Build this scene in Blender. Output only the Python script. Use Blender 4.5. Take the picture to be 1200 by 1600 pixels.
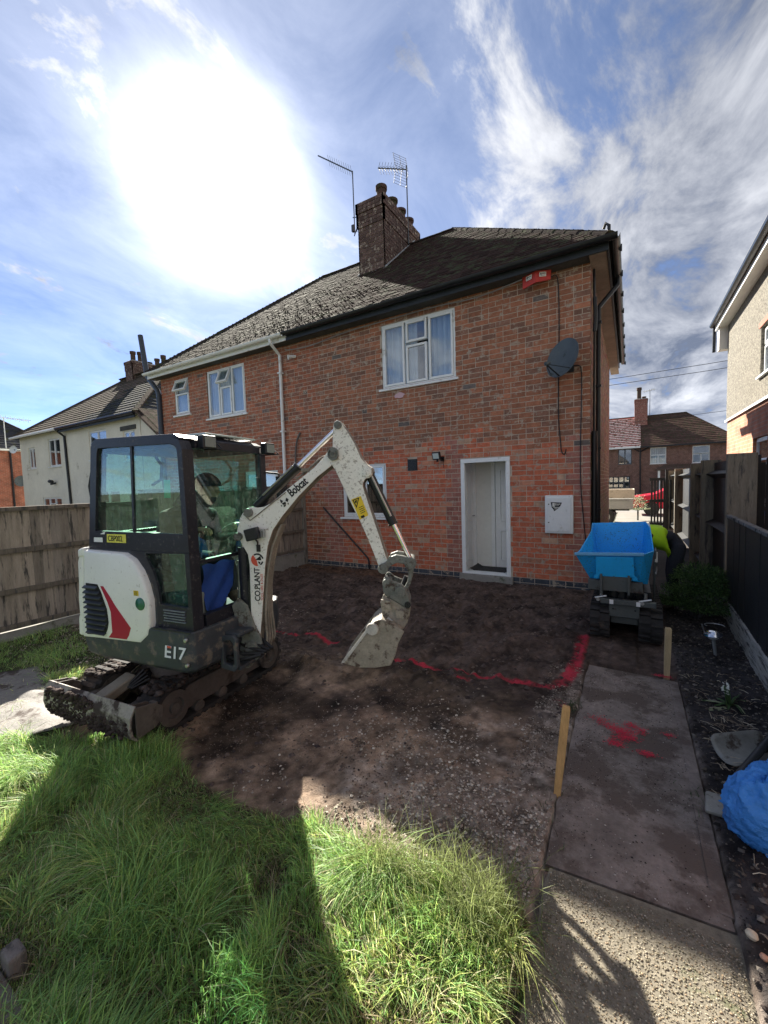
import bpy, bmesh, math, random
import numpy as np
from math import radians, sin, cos, pi
from mathutils import Vector, Matrix
random.seed(7); rng = np.random.default_rng(7)
sc = bpy.context.scene
for o in list(bpy.data.objects): bpy.data.objects.remove(o)
col = sc.collection

# ------------------------------------------------------------------ camera
cam_d = bpy.data.cameras.new('camera'); cam = bpy.data.objects.new('camera', cam_d); col.objects.link(cam); sc.camera = cam
Rc = Matrix(((0.85787353, 0.51294744, -0.03062577), (-0.00713551, 0.0714849, 0.99741616), (0.51381134, -0.85543839, 0.06498515)))
cam.matrix_world = Matrix.Translation((0, 0, 1.72)) @ Rc.transposed().to_4x4()
cam_d.sensor_fit = 'HORIZONTAL'; cam_d.sensor_width = 36; cam_d.lens = 36 * 640 / 1200
cam_d.clip_start = 0.05; cam_d.clip_end = 3000
# ------------------------------------------------------------------ light
SUN_EL, SUN_AZ = radians(33.2), radians(-50.5)      # azimuth from +Y towards +X
sun_dir = Vector((cos(SUN_EL) * sin(SUN_AZ), cos(SUN_EL) * cos(SUN_AZ), sin(SUN_EL)))
ld = bpy.data.lights.new('sun', 'SUN'); ld.energy = 3.1; ld.angle = radians(0.55); ld.color = (1.0, 0.93, 0.80)
lo = bpy.data.objects.new('sun', ld); col.objects.link(lo); lo.rotation_euler = sun_dir.to_track_quat('Z', 'Y').to_euler(); lo.location = (-20, 20, 30)
w = bpy.data.worlds.new('World'); sc.world = w; w.use_nodes = True
nt = w.node_tree; N = nt.nodes; L = nt.links
for n in list(N): N.remove(n)
def wn(t, **k):
    n = N.new(t)
    for a, b in k.items(): setattr(n, a, b)
    return n
def wm(op, a, b=None, c=None):
    n = wn('ShaderNodeMath', operation=op)
    for i, v in enumerate((a, b, c)):
        if v is None: continue
        if isinstance(v, (int, float)): n.inputs[i].default_value = v
        else: L.new(v, n.inputs[i])
    return n.outputs[0]
def wr(fac, lo_, hi_, a=0., b=1.):
    n = wn('ShaderNodeMapRange', interpolation_type='SMOOTHSTEP'); L.new(fac, n.inputs[0])
    for i, v in zip((1, 2, 3, 4), (lo_, hi_, a, b)): n.inputs[i].default_value = v
    return n.outputs[0]
out = wn('ShaderNodeOutputWorld')
sky = wn('ShaderNodeTexSky', sky_type='NISHITA'); sky.sun_disc = False
sky.sun_elevation = SUN_EL; sky.sun_rotation = SUN_AZ; sky.air_density = 0.5; sky.dust_density = 0.08; sky.ozone_density = 2.6; sky.altitude = 3000
bg = wn('ShaderNodeBackground'); bg.inputs[1].default_value = 0.05; L.new(sky.outputs[0], bg.inputs[0])
tc = wn('ShaderNodeTexCoord'); sep = wn('ShaderNodeSeparateXYZ'); L.new(tc.outputs['Generated'], sep.inputs[0])
zz = wm('ADD', wm('MAXIMUM', sep.outputs[2], 0.0), 0.22)
cmb = wn('ShaderNodeCombineXYZ'); L.new(wm('DIVIDE', sep.outputs[0], zz), cmb.inputs[0]); L.new(wm('DIVIDE', sep.outputs[1], zz), cmb.inputs[1])
def wnoise(scale, det, rough, dist, loc=(0, 0, 0), sc3=(1, 1, 1), rot=0):
    mp = wn('ShaderNodeMapping'); L.new(cmb.outputs[0], mp.inputs[0]); mp.inputs[1].default_value = loc; mp.inputs[3].default_value = sc3; mp.inputs[2].default_value = (0, 0, rot)
    n = wn('ShaderNodeTexNoise'); L.new(mp.outputs[0], n.inputs['Vector']); n.inputs['Scale'].default_value = scale
    n.inputs['Detail'].default_value = det; n.inputs['Roughness'].default_value = rough; n.inputs['Distortion'].default_value = dist
    return n.outputs['Fac']
n_fine = wnoise(3.6, 12, 0.64, 0.5, (3.1, 1.7, 0), (1.0, 0.6, 1), 0.55)
n_big = wnoise(0.75, 5, 0.5, 0.3, (0.4, 7.3, 0))
n_tone = wnoise(1.3, 6, 0.55, 0.4, (9.4, 2.3, 0))
# cover grows towards +X (the cloudier half of the sky) and lies low on the horizon there
cover = wm('ADD', wm('MULTIPLY_ADD', sep.outputs[0], 0.24, 0.045), wm('MULTIPLY', wm('MAXIMUM', wm('MULTIPLY', sep.outputs[1], -1.0), 0.0), 0.10))
low = wr(sep.outputs[2], 0.75, 0.2, 0.0, 0.10)
side = wr(sep.outputs[0], -0.35, 0.10, 0.0, 1.0)
dens = wm('ADD', wm('ADD', wm('MULTIPLY', n_fine, 0.74), wm('MULTIPLY', n_big, 0.26)), wm('ADD', cover, wm('MULTIPLY', low, side)))
puff = wr(wnoise(5.0, 10, 0.62, 0.4, (1.2, 4.4, 0), (1, .7, 1), 0.9), 0.54, 0.67)
mask = wm('MAXIMUM', wm('MAXIMUM', wr(dens, 0.45, 0.62), wm('MULTIPLY', puff, 0.9)), 0.24)
cr = wn('ShaderNodeValToRGB'); L.new(wm('ADD', wm('MULTIPLY', n_tone, 0.35), wm('MULTIPLY', n_fine, 0.65)), cr.inputs[0])
cr.color_ramp.elements[0].position = 0.40; cr.color_ramp.elements[0].color = (0.13, 0.15, 0.20, 1)
cr.color_ramp.elements[1].position = 0.66; cr.color_ramp.elements[1].color = (0.72, 0.73, 0.76, 1)
bgc = wn('ShaderNodeBackground'); L.new(cr.outputs[0], bgc.inputs[0]); bgc.inputs[1].default_value = 0.25
mix = wn('ShaderNodeMixShader'); L.new(wm('MULTIPLY', mask, 0.93), mix.inputs[0]); L.new(bg.outputs[0], mix.inputs[1]); L.new(bgc.outputs[0], mix.inputs[2])
# bright aureole of thin cloud lit from behind, all round the sun
vd = wn('ShaderNodeVectorMath', operation='DOT_PRODUCT'); nn = wn('ShaderNodeVectorMath', operation='NORMALIZE')
L.new(tc.outputs['Generated'], nn.inputs[0]); L.new(nn.outputs[0], vd.inputs[0]); vd.inputs[1].default_value = sun_dir
ang = wm('ARCCOSINE', wm('MINIMUM', vd.outputs['Value'], 1.0))
a1 = wm('MULTIPLY', wm('EXPONENT', wm('MULTIPLY', wm('POWER', wm('DIVIDE', ang, radians(5.1)), 2.0), -1.0)), 1.4)
a2 = wm('MULTIPLY', wm('EXPONENT', wm('MULTIPLY', wm('DIVIDE', ang, radians(10.0)), -1.0)), 0.20)
aur = wm('MULTIPLY', wm('ADD', a1, a2), wm('ADD', wm('MULTIPLY', n_fine, 1.2), 0.40))
bga = wn('ShaderNodeBackground'); bga.inputs[0].default_value = (1.0, 0.985, 0.95, 1); L.new(aur, bga.inputs[1])
add = wn('ShaderNodeAddShader'); L.new(mix.outputs[0], add.inputs[0]); L.new(bga.outputs[0], add.inputs[1]); L.new(add.outputs[0], out.inputs[0])
sc.view_settings.view_transform = 'Standard'; sc.view_settings.look = 'None'; sc.view_settings.gamma = 1; sc.view_settings.use_curve_mapping = False
sc.view_settings.exposure = 2.6
sc.render.engine = 'CYCLES'; sc.cycles.use_denoising = True; sc.cycles.max_bounces = 7; sc.cycles.transparent_max_bounces = 12
sc.cycles.sample_clamp_indirect = 4

# ------------------------------------------------------------------ materials
MATS = {}
def mat(name, c, rough=0.8, var=0.18, scale=6.0, bump=0.15, bscale=60.0, tint=False, metal=0.0, spec=0.4, dirt=None, coords='Object', stretch=None, translucent=0.0, bdist=0.01):
    """procedural surface: base colour (or the per-piece tint) broken up by noise, optional dirt = (colour, noise scale, amount, roughness)"""
    if name in MATS: return MATS[name]
    m = bpy.data.materials.new(name); m.use_nodes = True; t = m.node_tree; n = t.nodes; l = t.links
    p = n['Principled BSDF']; tcn = n.new('ShaderNodeTexCoord'); src = tcn.outputs[coords]
    if stretch:
        mp = n.new('ShaderNodeMapping'); mp.inputs[3].default_value = stretch; l.new(src, mp.inputs[0]); src = mp.outputs[0]
    def noise(s, d=5, r=0.6):
        q = n.new('ShaderNodeTexNoise'); q.inputs['Scale'].default_value = s; q.inputs['Detail'].default_value = d; q.inputs['Roughness'].default_value = r; l.new(src, q.inputs['Vector']); return q.outputs['Fac']
    def mixc(f, a, b, bt='MIX'):
        q = n.new('ShaderNodeMix'); q.data_type = 'RGBA'; q.blend_type = bt
        for i, v in ((0, f), (6, a), (7, b)):
            if isinstance(v, (int, float)): q.inputs[i].default_value = v
            elif isinstance(v, tuple): q.inputs[i].default_value = (*v[:3], 1)
            else: l.new(v, q.inputs[i])
        return q.outputs[2]
    def rng_(f, a, b, c0=0., c1=1.):
        q = n.new('ShaderNodeMapRange'); l.new(f, q.inputs[0])
        for i, v in zip((1, 2, 3, 4), (a, b, c0, c1)): q.inputs[i].default_value = v
        return q.outputs[0]
    if tint:
        at = n.new('ShaderNodeAttribute'); at.attribute_name = 'tint'; base = at.outputs['Color']
    else: base = c
    f1 = rng_(noise(scale), 0.3, 0.7, 1 - var, 1 + var)
    cc = n.new('ShaderNodeVectorMath'); cc.operation = 'SCALE'
    if tint: l.new(base, cc.inputs[0])
    else: cc.inputs[0].default_value = c[:3]
    l.new(f1, cc.inputs['Scale'])
    f2 = rng_(noise(scale * 7, 4, 0.7), 0.3, 0.7, 1 - var * 0.7, 1 + var * 0.7)
    c2 = n.new('ShaderNodeVectorMath'); c2.operation = 'SCALE'; l.new(cc.outputs[0], c2.inputs[0]); l.new(f2, c2.inputs['Scale'])
    colr = c2.outputs[0]; ro = None
    if dirt:
        dc, ds, da = dirt[:3]
        mk = rng_(noise(ds, 8, 0.68), 0.62 - da * 0.35, 0.70 - da * 0.35)
        colr = mixc(mk, colr, dc); ro = rng_(mk, 0, 1, rough, dirt[3] if len(dirt) > 3 else 0.9)
    l.new(colr, p.inputs['Base Color'])
    if ro: l.new(ro, p.inputs['Roughness'])
    else: l.new(rng_(noise(scale * 2), 0.3, 0.7, max(0.02, rough * 0.88), min(1, rough * 1.1)), p.inputs['Roughness'])
    p.inputs['Metallic'].default_value = metal; p.inputs['Specular IOR Level'].default_value = spec
    if bump:
        b = n.new('ShaderNodeBump'); b.inputs['Strength'].default_value = bump; b.inputs['Distance'].default_value = bdist; l.new(noise(bscale, 6, 0.65), b.inputs['Height']); l.new(b.outputs[0], p.inputs['Normal'])
    if translucent:
        tr = n.new('ShaderNodeBsdfTranslucent'); l.new(colr, tr.inputs[0]); ms = n.new('ShaderNodeMixShader'); ms.inputs[0].default_value = translucent
        l.new(p.outputs[0], ms.inputs[1]); l.new(tr.outputs[0], ms.inputs[2]); l.new(ms.outputs[0], n['Material Output'].inputs[0])
    MATS[name] = m; return m
def glass(name, tintc, refl=0.12, rough=0.02, dust=0.0):
    m = bpy.data.materials.new(name); m.use_nodes = True; t = m.node_tree; n = t.nodes; l = t.links; n.remove(n['Principled BSDF'])
    tr = n.new('ShaderNodeBsdfTransparent'); tr.inputs[0].default_value = (*tintc, 1)
    gl = n.new('ShaderNodeBsdfGlossy'); gl.inputs['Roughness'].default_value = rough; gl.inputs[0].default_value = (.95, .97, 1, 1)
    fr = n.new('ShaderNodeLayerWeight'); fr.inputs[0].default_value = .5; pw = n.new('ShaderNodeMath'); pw.operation = 'POWER'; l.new(fr.outputs['Facing'], pw.inputs[0]); pw.inputs[1].default_value = 4
    ad = n.new('ShaderNodeMath'); ad.operation = 'ADD'; ad.use_clamp = True; l.new(pw.outputs[0], ad.inputs[0]); ad.inputs[1].default_value = refl
    ms = n.new('ShaderNodeMixShader'); l.new(ad.outputs[0], ms.inputs[0]); l.new(tr.outputs[0], ms.inputs[1]); l.new(gl.outputs[0], ms.inputs[2]); last = ms
    if dust:
        df = n.new('ShaderNodeBsdfDiffuse'); df.inputs[0].default_value = (.5, .5, .47, 1)
        tcn = n.new('ShaderNodeTexCoord'); q = n.new('ShaderNodeTexNoise'); l.new(tcn.outputs['Object'], q.inputs[0]); q.inputs['Scale'].default_value = 22; q.inputs['Detail'].default_value = 10; q.inputs['Roughness'].default_value = .8
        mr = n.new('ShaderNodeMapRange'); l.new(q.outputs[0], mr.inputs[0]); mr.inputs[1].default_value = .5; mr.inputs[2].default_value = .72; mr.inputs[4].default_value = dust
        m2 = n.new('ShaderNodeMixShader'); l.new(mr.outputs[0], m2.inputs[0]); l.new(ms.outputs[0], m2.inputs[1]); l.new(df.outputs[0], m2.inputs[2]); last = m2
    l.new(last.outputs[0], n['Material Output'].inputs[0]); return m

m_brick = mat('brick', None, 0.88, 0.24, 11, 0.35, 90, tint=True, dirt=((.40, .33, .26), 9, 0.22))
m_mortar = mat('mortar', (.50, .42, .34), 0.95, 0.2, 4, 0.3, 120)
m_upvc = mat('upvc', (.80, .83, .83), 0.35, 0.04, 3, 0, dirt=((.55, .56, .52), 5, 0.10))
m_tile = mat('roof_tile', None, 1.0, 0.25, 4, 0.3, 70, tint=True, spec=0.05, dirt=((.06, .065, .035), 5, 0.3))
m_blackpl = mat('black_plastic', (.012, .014, .018), 0.35, 0.2, 4, 0.03, 30)
m_fascia = mat('dark_fascia', (.022, .028, .034), 0.5, 0.3, 3, 0.05, 30)
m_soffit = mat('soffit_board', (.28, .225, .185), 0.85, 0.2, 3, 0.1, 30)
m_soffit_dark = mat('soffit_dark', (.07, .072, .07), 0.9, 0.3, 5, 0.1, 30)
m_winglass = glass('window_glass', (.86, .90, .92), 0.13)
m_darkglass = glass('dark_window_glass', (.35, .4, .42), 0.30)
m_curtain = mat('curtain', (.62, .70, .78), 0.9, 0.06, 3, 0)
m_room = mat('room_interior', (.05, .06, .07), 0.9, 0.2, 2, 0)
m_white = mat('white_paint', (.86, .86, .84), 0.5, 0.04, 3, 0.03, 20)
m_concrete = mat('concrete', (.28, .27, .25), 0.92, 0.15, 4, 0.4, 80, dirt=((.12, .13, .09), 4, 0.15))
m_lead = mat('lead_flashing', (.42, .44, .46), 0.6, 0.15, 6, 0.1, 30)
m_steel = mat('galvanised', (.42, .43, .44), 0.38, 0.1, 10, 0.02, 40, metal=0.9)
m_chrome = mat('chrome_rod', (.75, .76, .78), 0.14, 0.05, 10, 0, metal=1.0)

# ------------------------------------------------------------------ mesh builder
class MB:
    def __init__(s): s.v = []; s.f = []; s.t = []; s.mi = []; s.tint = None; s.m = 0
    def add(s, vs, fs, tint=None, mi=None):
        b = len(s.v); s.v += [tuple(p) for p in vs]; s.f += [tuple(i + b for i in f) for f in fs]
        s.t += [tint if tint else (s.tint or (.5, .5, .5))] * len(fs); s.mi += [s.m if mi is None else mi] * len(fs); return s
    def obb(s, c, ax, ay, az, tint=None, mi=None, nobottom=False):
        c, ax, ay, az = map(Vector, (c, ax, ay, az)); vs = [c + a * ax + b * ay + d * az for d in (-1, 1) for b in (-1, 1) for a in (-1, 1)]
        fs = [(4, 5, 7, 6), (0, 1, 5, 4), (1, 3, 7, 5), (3, 2, 6, 7), (2, 0, 4, 6)]
        if not nobottom: fs.append((0, 2, 3, 1))
        return s.add(vs, fs, tint, mi)
    def box(s, x0, x1, y0, y1, z0, z1, tint=None, mi=None):
        return s.obb(((x0 + x1) / 2, (y0 + y1) / 2, (z0 + z1) / 2), ((x1 - x0) / 2, 0, 0), (0, (y1 - y0) / 2, 0), (0, 0, (z1 - z0) / 2), tint, mi)
    def bar(s, p, q, wd, ht, up=(0, 0, 1), tint=None, mi=None):
        p, q, up = Vector(p), Vector(q), Vector(up); d = q - p; sd = d.cross(up)
        if sd.length < 1e-6: sd = d.cross(Vector((1, 0, 0)))
        sd.normalize(); u = sd.cross(d).normalized(); return s.obb((p + q) / 2, d / 2, sd * wd / 2, u * ht / 2, tint, mi)
    def tube(s, pts, r, n=8, cap=True, mi=None, tint=None):
        pts = [Vector(p) for p in pts]; rs = r if isinstance(r, (list, tuple)) else [r] * len(pts); vs = []; fs = []; prev = None
        for i, p in enumerate(pts):
            d = (pts[min(i + 1, len(pts) - 1)] - pts[max(i - 1, 0)]).normalized()
            if prev is None:
                a = d.cross(Vector((0, 0, 1)));  a = a if a.length > 1e-3 else d.cross(Vector((0, 1, 0)))
            else: a = prev - d * prev.dot(d)
            a.normalize(); prev = a; b = d.cross(a)
            vs += [p + rs[i] * (cos(2 * pi * k / n) * a + sin(2 * pi * k / n) * b) for k in range(n)]
        for i in range(len(pts) - 1):
            for k in range(n): fs.append((i * n + k, i * n + (k + 1) % n, (i + 1) * n + (k + 1) % n, (i + 1) * n + k))
        if cap: fs.append(tuple(range(n))[::-1]); fs.append(tuple((len(pts) - 1) * n + k for k in range(n)))
        return s.add(vs, fs, tint, mi)
    def lathe(s, o, prof, n=16, axis=(0, 0, 1), mi=None, tint=None):
        o, ax = Vector(o), Vector(axis).normalized(); a = ax.cross(Vector((0, 1, 0)));  a = a if a.length > 1e-2 else ax.cross(Vector((1, 0, 0))); a.normalize(); b = ax.cross(a); vs = []; fs = []
        for r, z in prof: vs += [o + ax * z + r * (cos(2 * pi * k / n) * a + sin(2 * pi * k / n) * b) for k in range(n)]
        for i in range(len(prof) - 1):
            for k in range(n): fs.append((i * n + k, i * n + (k + 1) % n, (i + 1) * n + (k + 1) % n, (i + 1) * n + k))
        return s.add(vs, fs, tint, mi)
    def prism(s, pts, fn, t0, t1, mi=None, side=None, tint=None):
        """2D outline -> fn(a,b,t) in space, between t0 and t1"""
        n = len(pts); vs = [fn(a, b, t0) for a, b in pts] + [fn(a, b, t1) for a, b in pts]
        s.add(vs, [tuple(range(n)), tuple(range(n, 2 * n))[::-1]], tint, mi)
        b0 = len(s.v) - 2 * n
        for i in range(n):
            s.f.append((b0 + i, b0 + (i + 1) % n, b0 + n + (i + 1) % n, b0 + n + i)); s.t.append(tint or s.tint or (.5, .5, .5)); s.mi.append(side if side is not None else (s.m if mi is None else mi))
        return s
    def ring(s, outer, inner, fn, t0, t1, mi=None):
        n = len(outer); vs = [fn(a, b, t0) for a, b in outer] + [fn(a, b, t0) for a, b in inner] + [fn(a, b, t1) for a, b in outer] + [fn(a, b, t1) for a, b in inner]; fs = []
        for i in range(n):
            j = (i + 1) % n; fs += [(i, j, n + j, n + i), (2 * n + i, 3 * n + i, 3 * n + j, 2 * n + j), (i, 2 * n + i, 2 * n + j, j), (n + i, n + j, 3 * n + j, 3 * n + i)]
        return s.add(vs, fs, None, mi)
    def build(s, name, m, parent=None, kind=None, smooth=False, bevel=0, label=None, cat=None, group=None, loc=None):
        me = bpy.data.meshes.new(name); me.from_pydata(s.v, [], s.f)
        ms = m if isinstance(m, (list, tuple)) else [m]
        for q in ms: me.materials.append(q)
        me.polygons.foreach_set('material_index', s.mi)
        a = me.attributes.new('tint', 'FLOAT_COLOR', 'CORNER'); arr = []
        for f, t in zip(s.f, s.t): arr += [t[0], t[1], t[2], 1.0] * len(f)
        a.data.foreach_set('color', arr)
        bm = bmesh.new(); bm.from_mesh(me); bmesh.ops.recalc_face_normals(bm, faces=bm.faces); bm.to_mesh(me); bm.free()
        if smooth: me.polygons.foreach_set('use_smooth', [True] * len(me.polygons))
        o = bpy.data.objects.new(name, me); col.objects.link(o)
        if smooth:
            me.set_sharp_from_angle(angle=radians(40))
        attach(o, parent)
        if parent is None and loc is not None:
            me.transform(Matrix.Translation(-Vector(loc))); o.location = loc
        if bevel:
            b = o.modifiers.new('Bevel', 'BEVEL'); b.width = bevel; b.segments = 2; b.limit_method = 'ANGLE'; b.angle_limit = radians(30)
        if kind: o['kind'] = kind
        if label: o['label'] = label
        if cat: o['category'] = cat
        if group: o['group'] = group
        return o
def attach(o, parent):
    if parent is not None:
        o.parent = parent
        if parent.parent is None: o.location = -parent.location      # mesh data is kept in world metres
def thing(name, loc, label, cat, group=None):
    o = bpy.data.objects.new(name, None); col.objects.link(o); o.location = loc; o.empty_display_size = 0.2; o['label'] = label; o['category'] = cat
    if group: o['group'] = group
    return o
def copy_tree(o, dloc, label=None, parent=None):
    c = o.copy(); col.objects.link(c)
    if parent is None: c.location = Vector(o.location) + Vector(dloc)
    else: c.parent = parent
    if label: c['label'] = label
    for ch in [x for x in bpy.data.objects if x.parent == o]: copy_tree(ch, None, None, c)
    return c
def text(name, s, o, right, up, size, m, parent, sx=1.0, off=0.0, ext=0.0008):
    cu = bpy.data.curves.new(name, 'FONT'); cu.body = s; cu.size = 1; cu.offset = off; cu.extrude = 0; cu.resolution_u = 3; cu.space_character = 0.95
    ob = bpy.data.objects.new('tmp', cu); col.objects.link(ob); dg = bpy.context.evaluated_depsgraph_get(); me = bpy.data.meshes.new_from_object(ob.evaluated_get(dg)); bpy.data.objects.remove(ob)
    r, u = Vector(right).normalized(), Vector(up).normalized(); n = r.cross(u); o = Vector(o)
    for v in me.vertices: v.co = o + r * v.co.x * size * sx + u * v.co.y * size + n * ext
    me.materials.clear(); me.materials.append(m); me.name = name
    q = bpy.data.objects.new(name, me); col.objects.link(q); attach(q, parent); return q
def flat(c, name=None, rough=0.7):
    return mat(name or 'flat_%02x%02x%02x' % tuple(int(x * 255) for x in c), c, rough, 0.05, 4, 0)

# value noise in numpy
_T = rng.random((256, 256))
def vnoise(x, y):
    xi = np.floor(x).astype(int); yi = np.floor(y).astype(int); fx = x - xi; fy = y - yi; fx = fx * fx * (3 - 2 * fx); fy = fy * fy * (3 - 2 * fy)
    g = lambda a, b: _T[a & 255, b & 255]
    return (g(xi, yi) * (1 - fx) + g(xi + 1, yi) * fx) * (1 - fy) + (g(xi, yi + 1) * (1 - fx) + g(xi + 1, yi + 1) * fx) * fy - 0.5
def fbm(x, y, o=4, g=0.5):
    s = 0; a = 1
    for i in range(o): s = s + a * vnoise(x * 2 ** i + 17.3 * i, y * 2 ** i + 9.1 * i); a *= g
    return s
def np_mesh(name, verts, faces4=None, faces3=None, m=None, parent=None, tint=None, kind=None, smooth=True):
    """verts (n,3); faces as int arrays; tint per vertex"""
    me = bpy.data.meshes.new(name); me.vertices.add(len(verts)); me.vertices.foreach_set('co', np.asarray(verts, np.float32).ravel())
    f4 = np.zeros((0, 4), int) if faces4 is None else faces4; f3 = np.zeros((0, 3), int) if faces3 is None else faces3
    idx = np.concatenate([f4.ravel(), f3.ravel()]); me.loops.add(len(idx)); me.loops.foreach_set('vertex_index', idx.astype(np.int32))
    st = np.concatenate([np.arange(len(f4)) * 4, len(f4) * 4 + np.arange(len(f3)) * 3]); me.polygons.add(len(st)); me.polygons.foreach_set('loop_start', st.astype(np.int32))
    if tint is not None:
        a = me.attributes.new('tint', 'FLOAT_COLOR', 'POINT'); a.data.foreach_set('color', np.concatenate([tint, np.ones((len(tint), 1))], 1).astype(np.float32).ravel())
    me.update(calc_edges=True); me.validate()
    me.polygons.foreach_set('use_smooth', np.full(len(me.polygons), smooth))
    me.materials.append(m); o = bpy.data.objects.new(name, me); col.objects.link(o); attach(o, parent)
    if kind: o['kind'] = kind
    return o

# ================================================================== GROUND
def slope_ground(): pass
g = MB(); g.add([(-900, -900, -.09), (900, -900, -.09), (900, 1400, -.09), (-900, 1400, -.09)], [(0, 1, 2, 3)])
g.build('ground', mat('far_ground', (.07, .075, .045), 0.95, 0.3, 0.4, 0.2, 4), kind='structure')
def road(name, x0, x1, y0, y1, z, m): MB().box(x0, x1, y0, y1, z - .05, z).build(name, m, kind='structure')
m_paving = mat('pale_paving', (.22, .205, .18), 0.9, 0.12, 1.5, 0.2, 30)
road('driveway', -.5, 4.5, 15.8, 24.0, -.02, m_paving)
road('road', -60, 60, 28.0, 36.0, -.045, mat('asphalt', (.10, .10, .105), 0.85, 0.15, 1, 0.2, 60))
road('pavement', -60, 60, 24.0, 28.0, -.03, mat('pavement_slabs', (.20, .19, .175), 0.9, 0.12, 1, 0.2, 30))
road('far_pavement', -60, 60, 36.0, 38.5, -.03, mat('pavement_slabs', None))

STEP = 0.016
xs = np.arange(-6.35, 1.25, STEP); ys = np.arange(-1.2, 7.02, STEP); GX, GY = np.meshgrid(xs, ys)
def sstep(a, b, x): t = np.clip((x - a) / (b - a), 0, 1); return t * t * (3 - 2 * t)
GB_X = [-6.4, -4.6, -4.0, -3.45, -3.0, -2.6, -2.2, -1.84, -1.4, -.94, -.6, -.3]
GB_Y = [2.45, 2.05, .98, 1.05, 1.40, 1.46, 1.36, 1.34, 1.46, 1.52, 1.55, 1.55]
def grass_edge(x): return np.interp(x, GB_X, GB_Y)
def height(x, y):
    wob = 0.05 * fbm(x * 2.2, y * 2.2, 3)
    grass = (1 - sstep(-.04, .06, y + wob - grass_edge(x))) * (1 - sstep(-.34, -.30, x))
    dug = sstep(3.15, 3.5, y + wob) * (1 - sstep(-.45, -.38, x))
    bed = sstep(.34, .40, x)
    h = 0.010 * fbm(x * 3, y * 3, 3) + 0.008 * fbm(x * 25, y * 25, 3)
    h += (1 - grass) * (1 - bed) * (0.022 * fbm(x * 9, y * 9, 4))
    h += dug * (0.075 * fbm(x * 4.5, y * 4.5, 5) + 0.055 * np.abs(fbm(x * 11, y * 11, 4)) - .022)
    h += bed * (0.03 * fbm(x * 7, y * 7, 4) + 0.03 * np.abs(fbm(x * 22, y * 22, 3)) + .02)
    berm = np.exp(-((y - 3.05 - .12 * np.sin(x * 3)) / .16) ** 2) * sstep(-3.4, -2.6, x) * (1 - sstep(-1.6, -1.0, x))
    h += berm * (.04 + .10 * np.abs(fbm(x * 8, y * 8, 4)))
    prt = (((x > -.38) & (x < -.15)) | ((x > .07) & (x < .32))) & (y > 4.22) & (y < 5.0)
    h += np.where(prt, -.014 - .012 * (np.sin(y * 62 + 1.5 * np.sin(x * 30)) > .1), 0)
    rut = np.exp(-((x + 2.62 + .10 * (y - 2)) / .09) ** 2) * sstep(1.55, 1.8, y) * (1 - sstep(2.7, 3.0, y)); h += rut * (-.02 - .014 * (np.sin(y * 75) > 0))
    h += grass * .02
    # clods against the blade and tracks
    h += .06 * np.exp(-(((x + 3.2) / .45) ** 2 + ((y - 1.42) / .12) ** 2)) * (1 + .8 * fbm(x * 14, y * 14, 3))
    h += .05 * np.exp(-((x + 3.75) / .25) ** 2) * sstep(1.6, 2.0, y) * (1 - sstep(2.8, 3.2, y)) * (1 + fbm(x * 10, y * 10, 4))
    h = np.where((x > -.33) & (x < .36) & (y < 4.2), -.045, h)
    h = h * (1 - .7 * sstep(6.7, 7.0, y))
    return h, grass, dug, bed, berm
H, gr, dg_, bd, bm_ = height(GX, GY)
# colours
soil = np.array([.084, .060, .050]); brown = np.array([.29, .205, .145]); gravel = np.array([.27, .225, .19]); bedc = np.array([.042, .037, .037]); turf = np.array([.045, .055, .022])
n1 = fbm(GX * 1.6 + 5, GY * 1.6, 5); n2 = fbm(GX * 6, GY * 6 + 3, 5); n3 = fbm(GX * 30, GY * 30, 3)
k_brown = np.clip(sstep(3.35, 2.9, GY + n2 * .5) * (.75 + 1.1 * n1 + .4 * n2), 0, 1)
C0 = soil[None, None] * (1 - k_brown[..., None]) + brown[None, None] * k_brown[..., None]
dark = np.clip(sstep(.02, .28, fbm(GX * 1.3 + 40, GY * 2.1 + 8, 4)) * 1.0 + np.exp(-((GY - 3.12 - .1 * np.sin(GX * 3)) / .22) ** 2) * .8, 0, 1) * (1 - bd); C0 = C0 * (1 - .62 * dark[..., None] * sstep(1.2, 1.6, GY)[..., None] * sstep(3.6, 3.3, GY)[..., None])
k_g = np.clip(sstep(2.7, 1.9, GY + n2 * .8) * sstep(-1.9, -.7, GX + n1 * .6) * .9 + sstep(.0, .35, n1 + .5 * n2 - .15) * sstep(3.3, 2.7, GY) * .5 + sstep(-.62, -.42, GX + n2 * .08) * sstep(4.0, 3.4, GY) * .8, 0, 1) * (.7 + n3)
k_l = np.clip(sstep(-3.8, -4.4, GX + n2 * .5) * sstep(3.9, 3.0, GY + n1 * .6) * .9, 0, 1); k_g = np.clip(np.maximum(k_g, k_l * (.8 + n3)), 0, 1)
C0 = C0 * (1 - k_g[..., None]) + gravel * k_g[..., None]
wallbrown = sstep(6.3, 6.7, GY + .4 * n2) * sstep(-3.2, -4.2, GX) * .7
C0 = C0 * (1 - wallbrown[..., None]) + np.array([.10, .055, .032]) * wallbrown[..., None]
C0 = C0 * (1 - bd[..., None]) + bedc * bd[..., None]
C0 = C0 * (1 - gr[..., None]) + turf * gr[..., None]
C0 = C0 * np.clip(1 + 1.0 * n2 + .7 * n3, .35, 2.2)[..., None]
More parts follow.
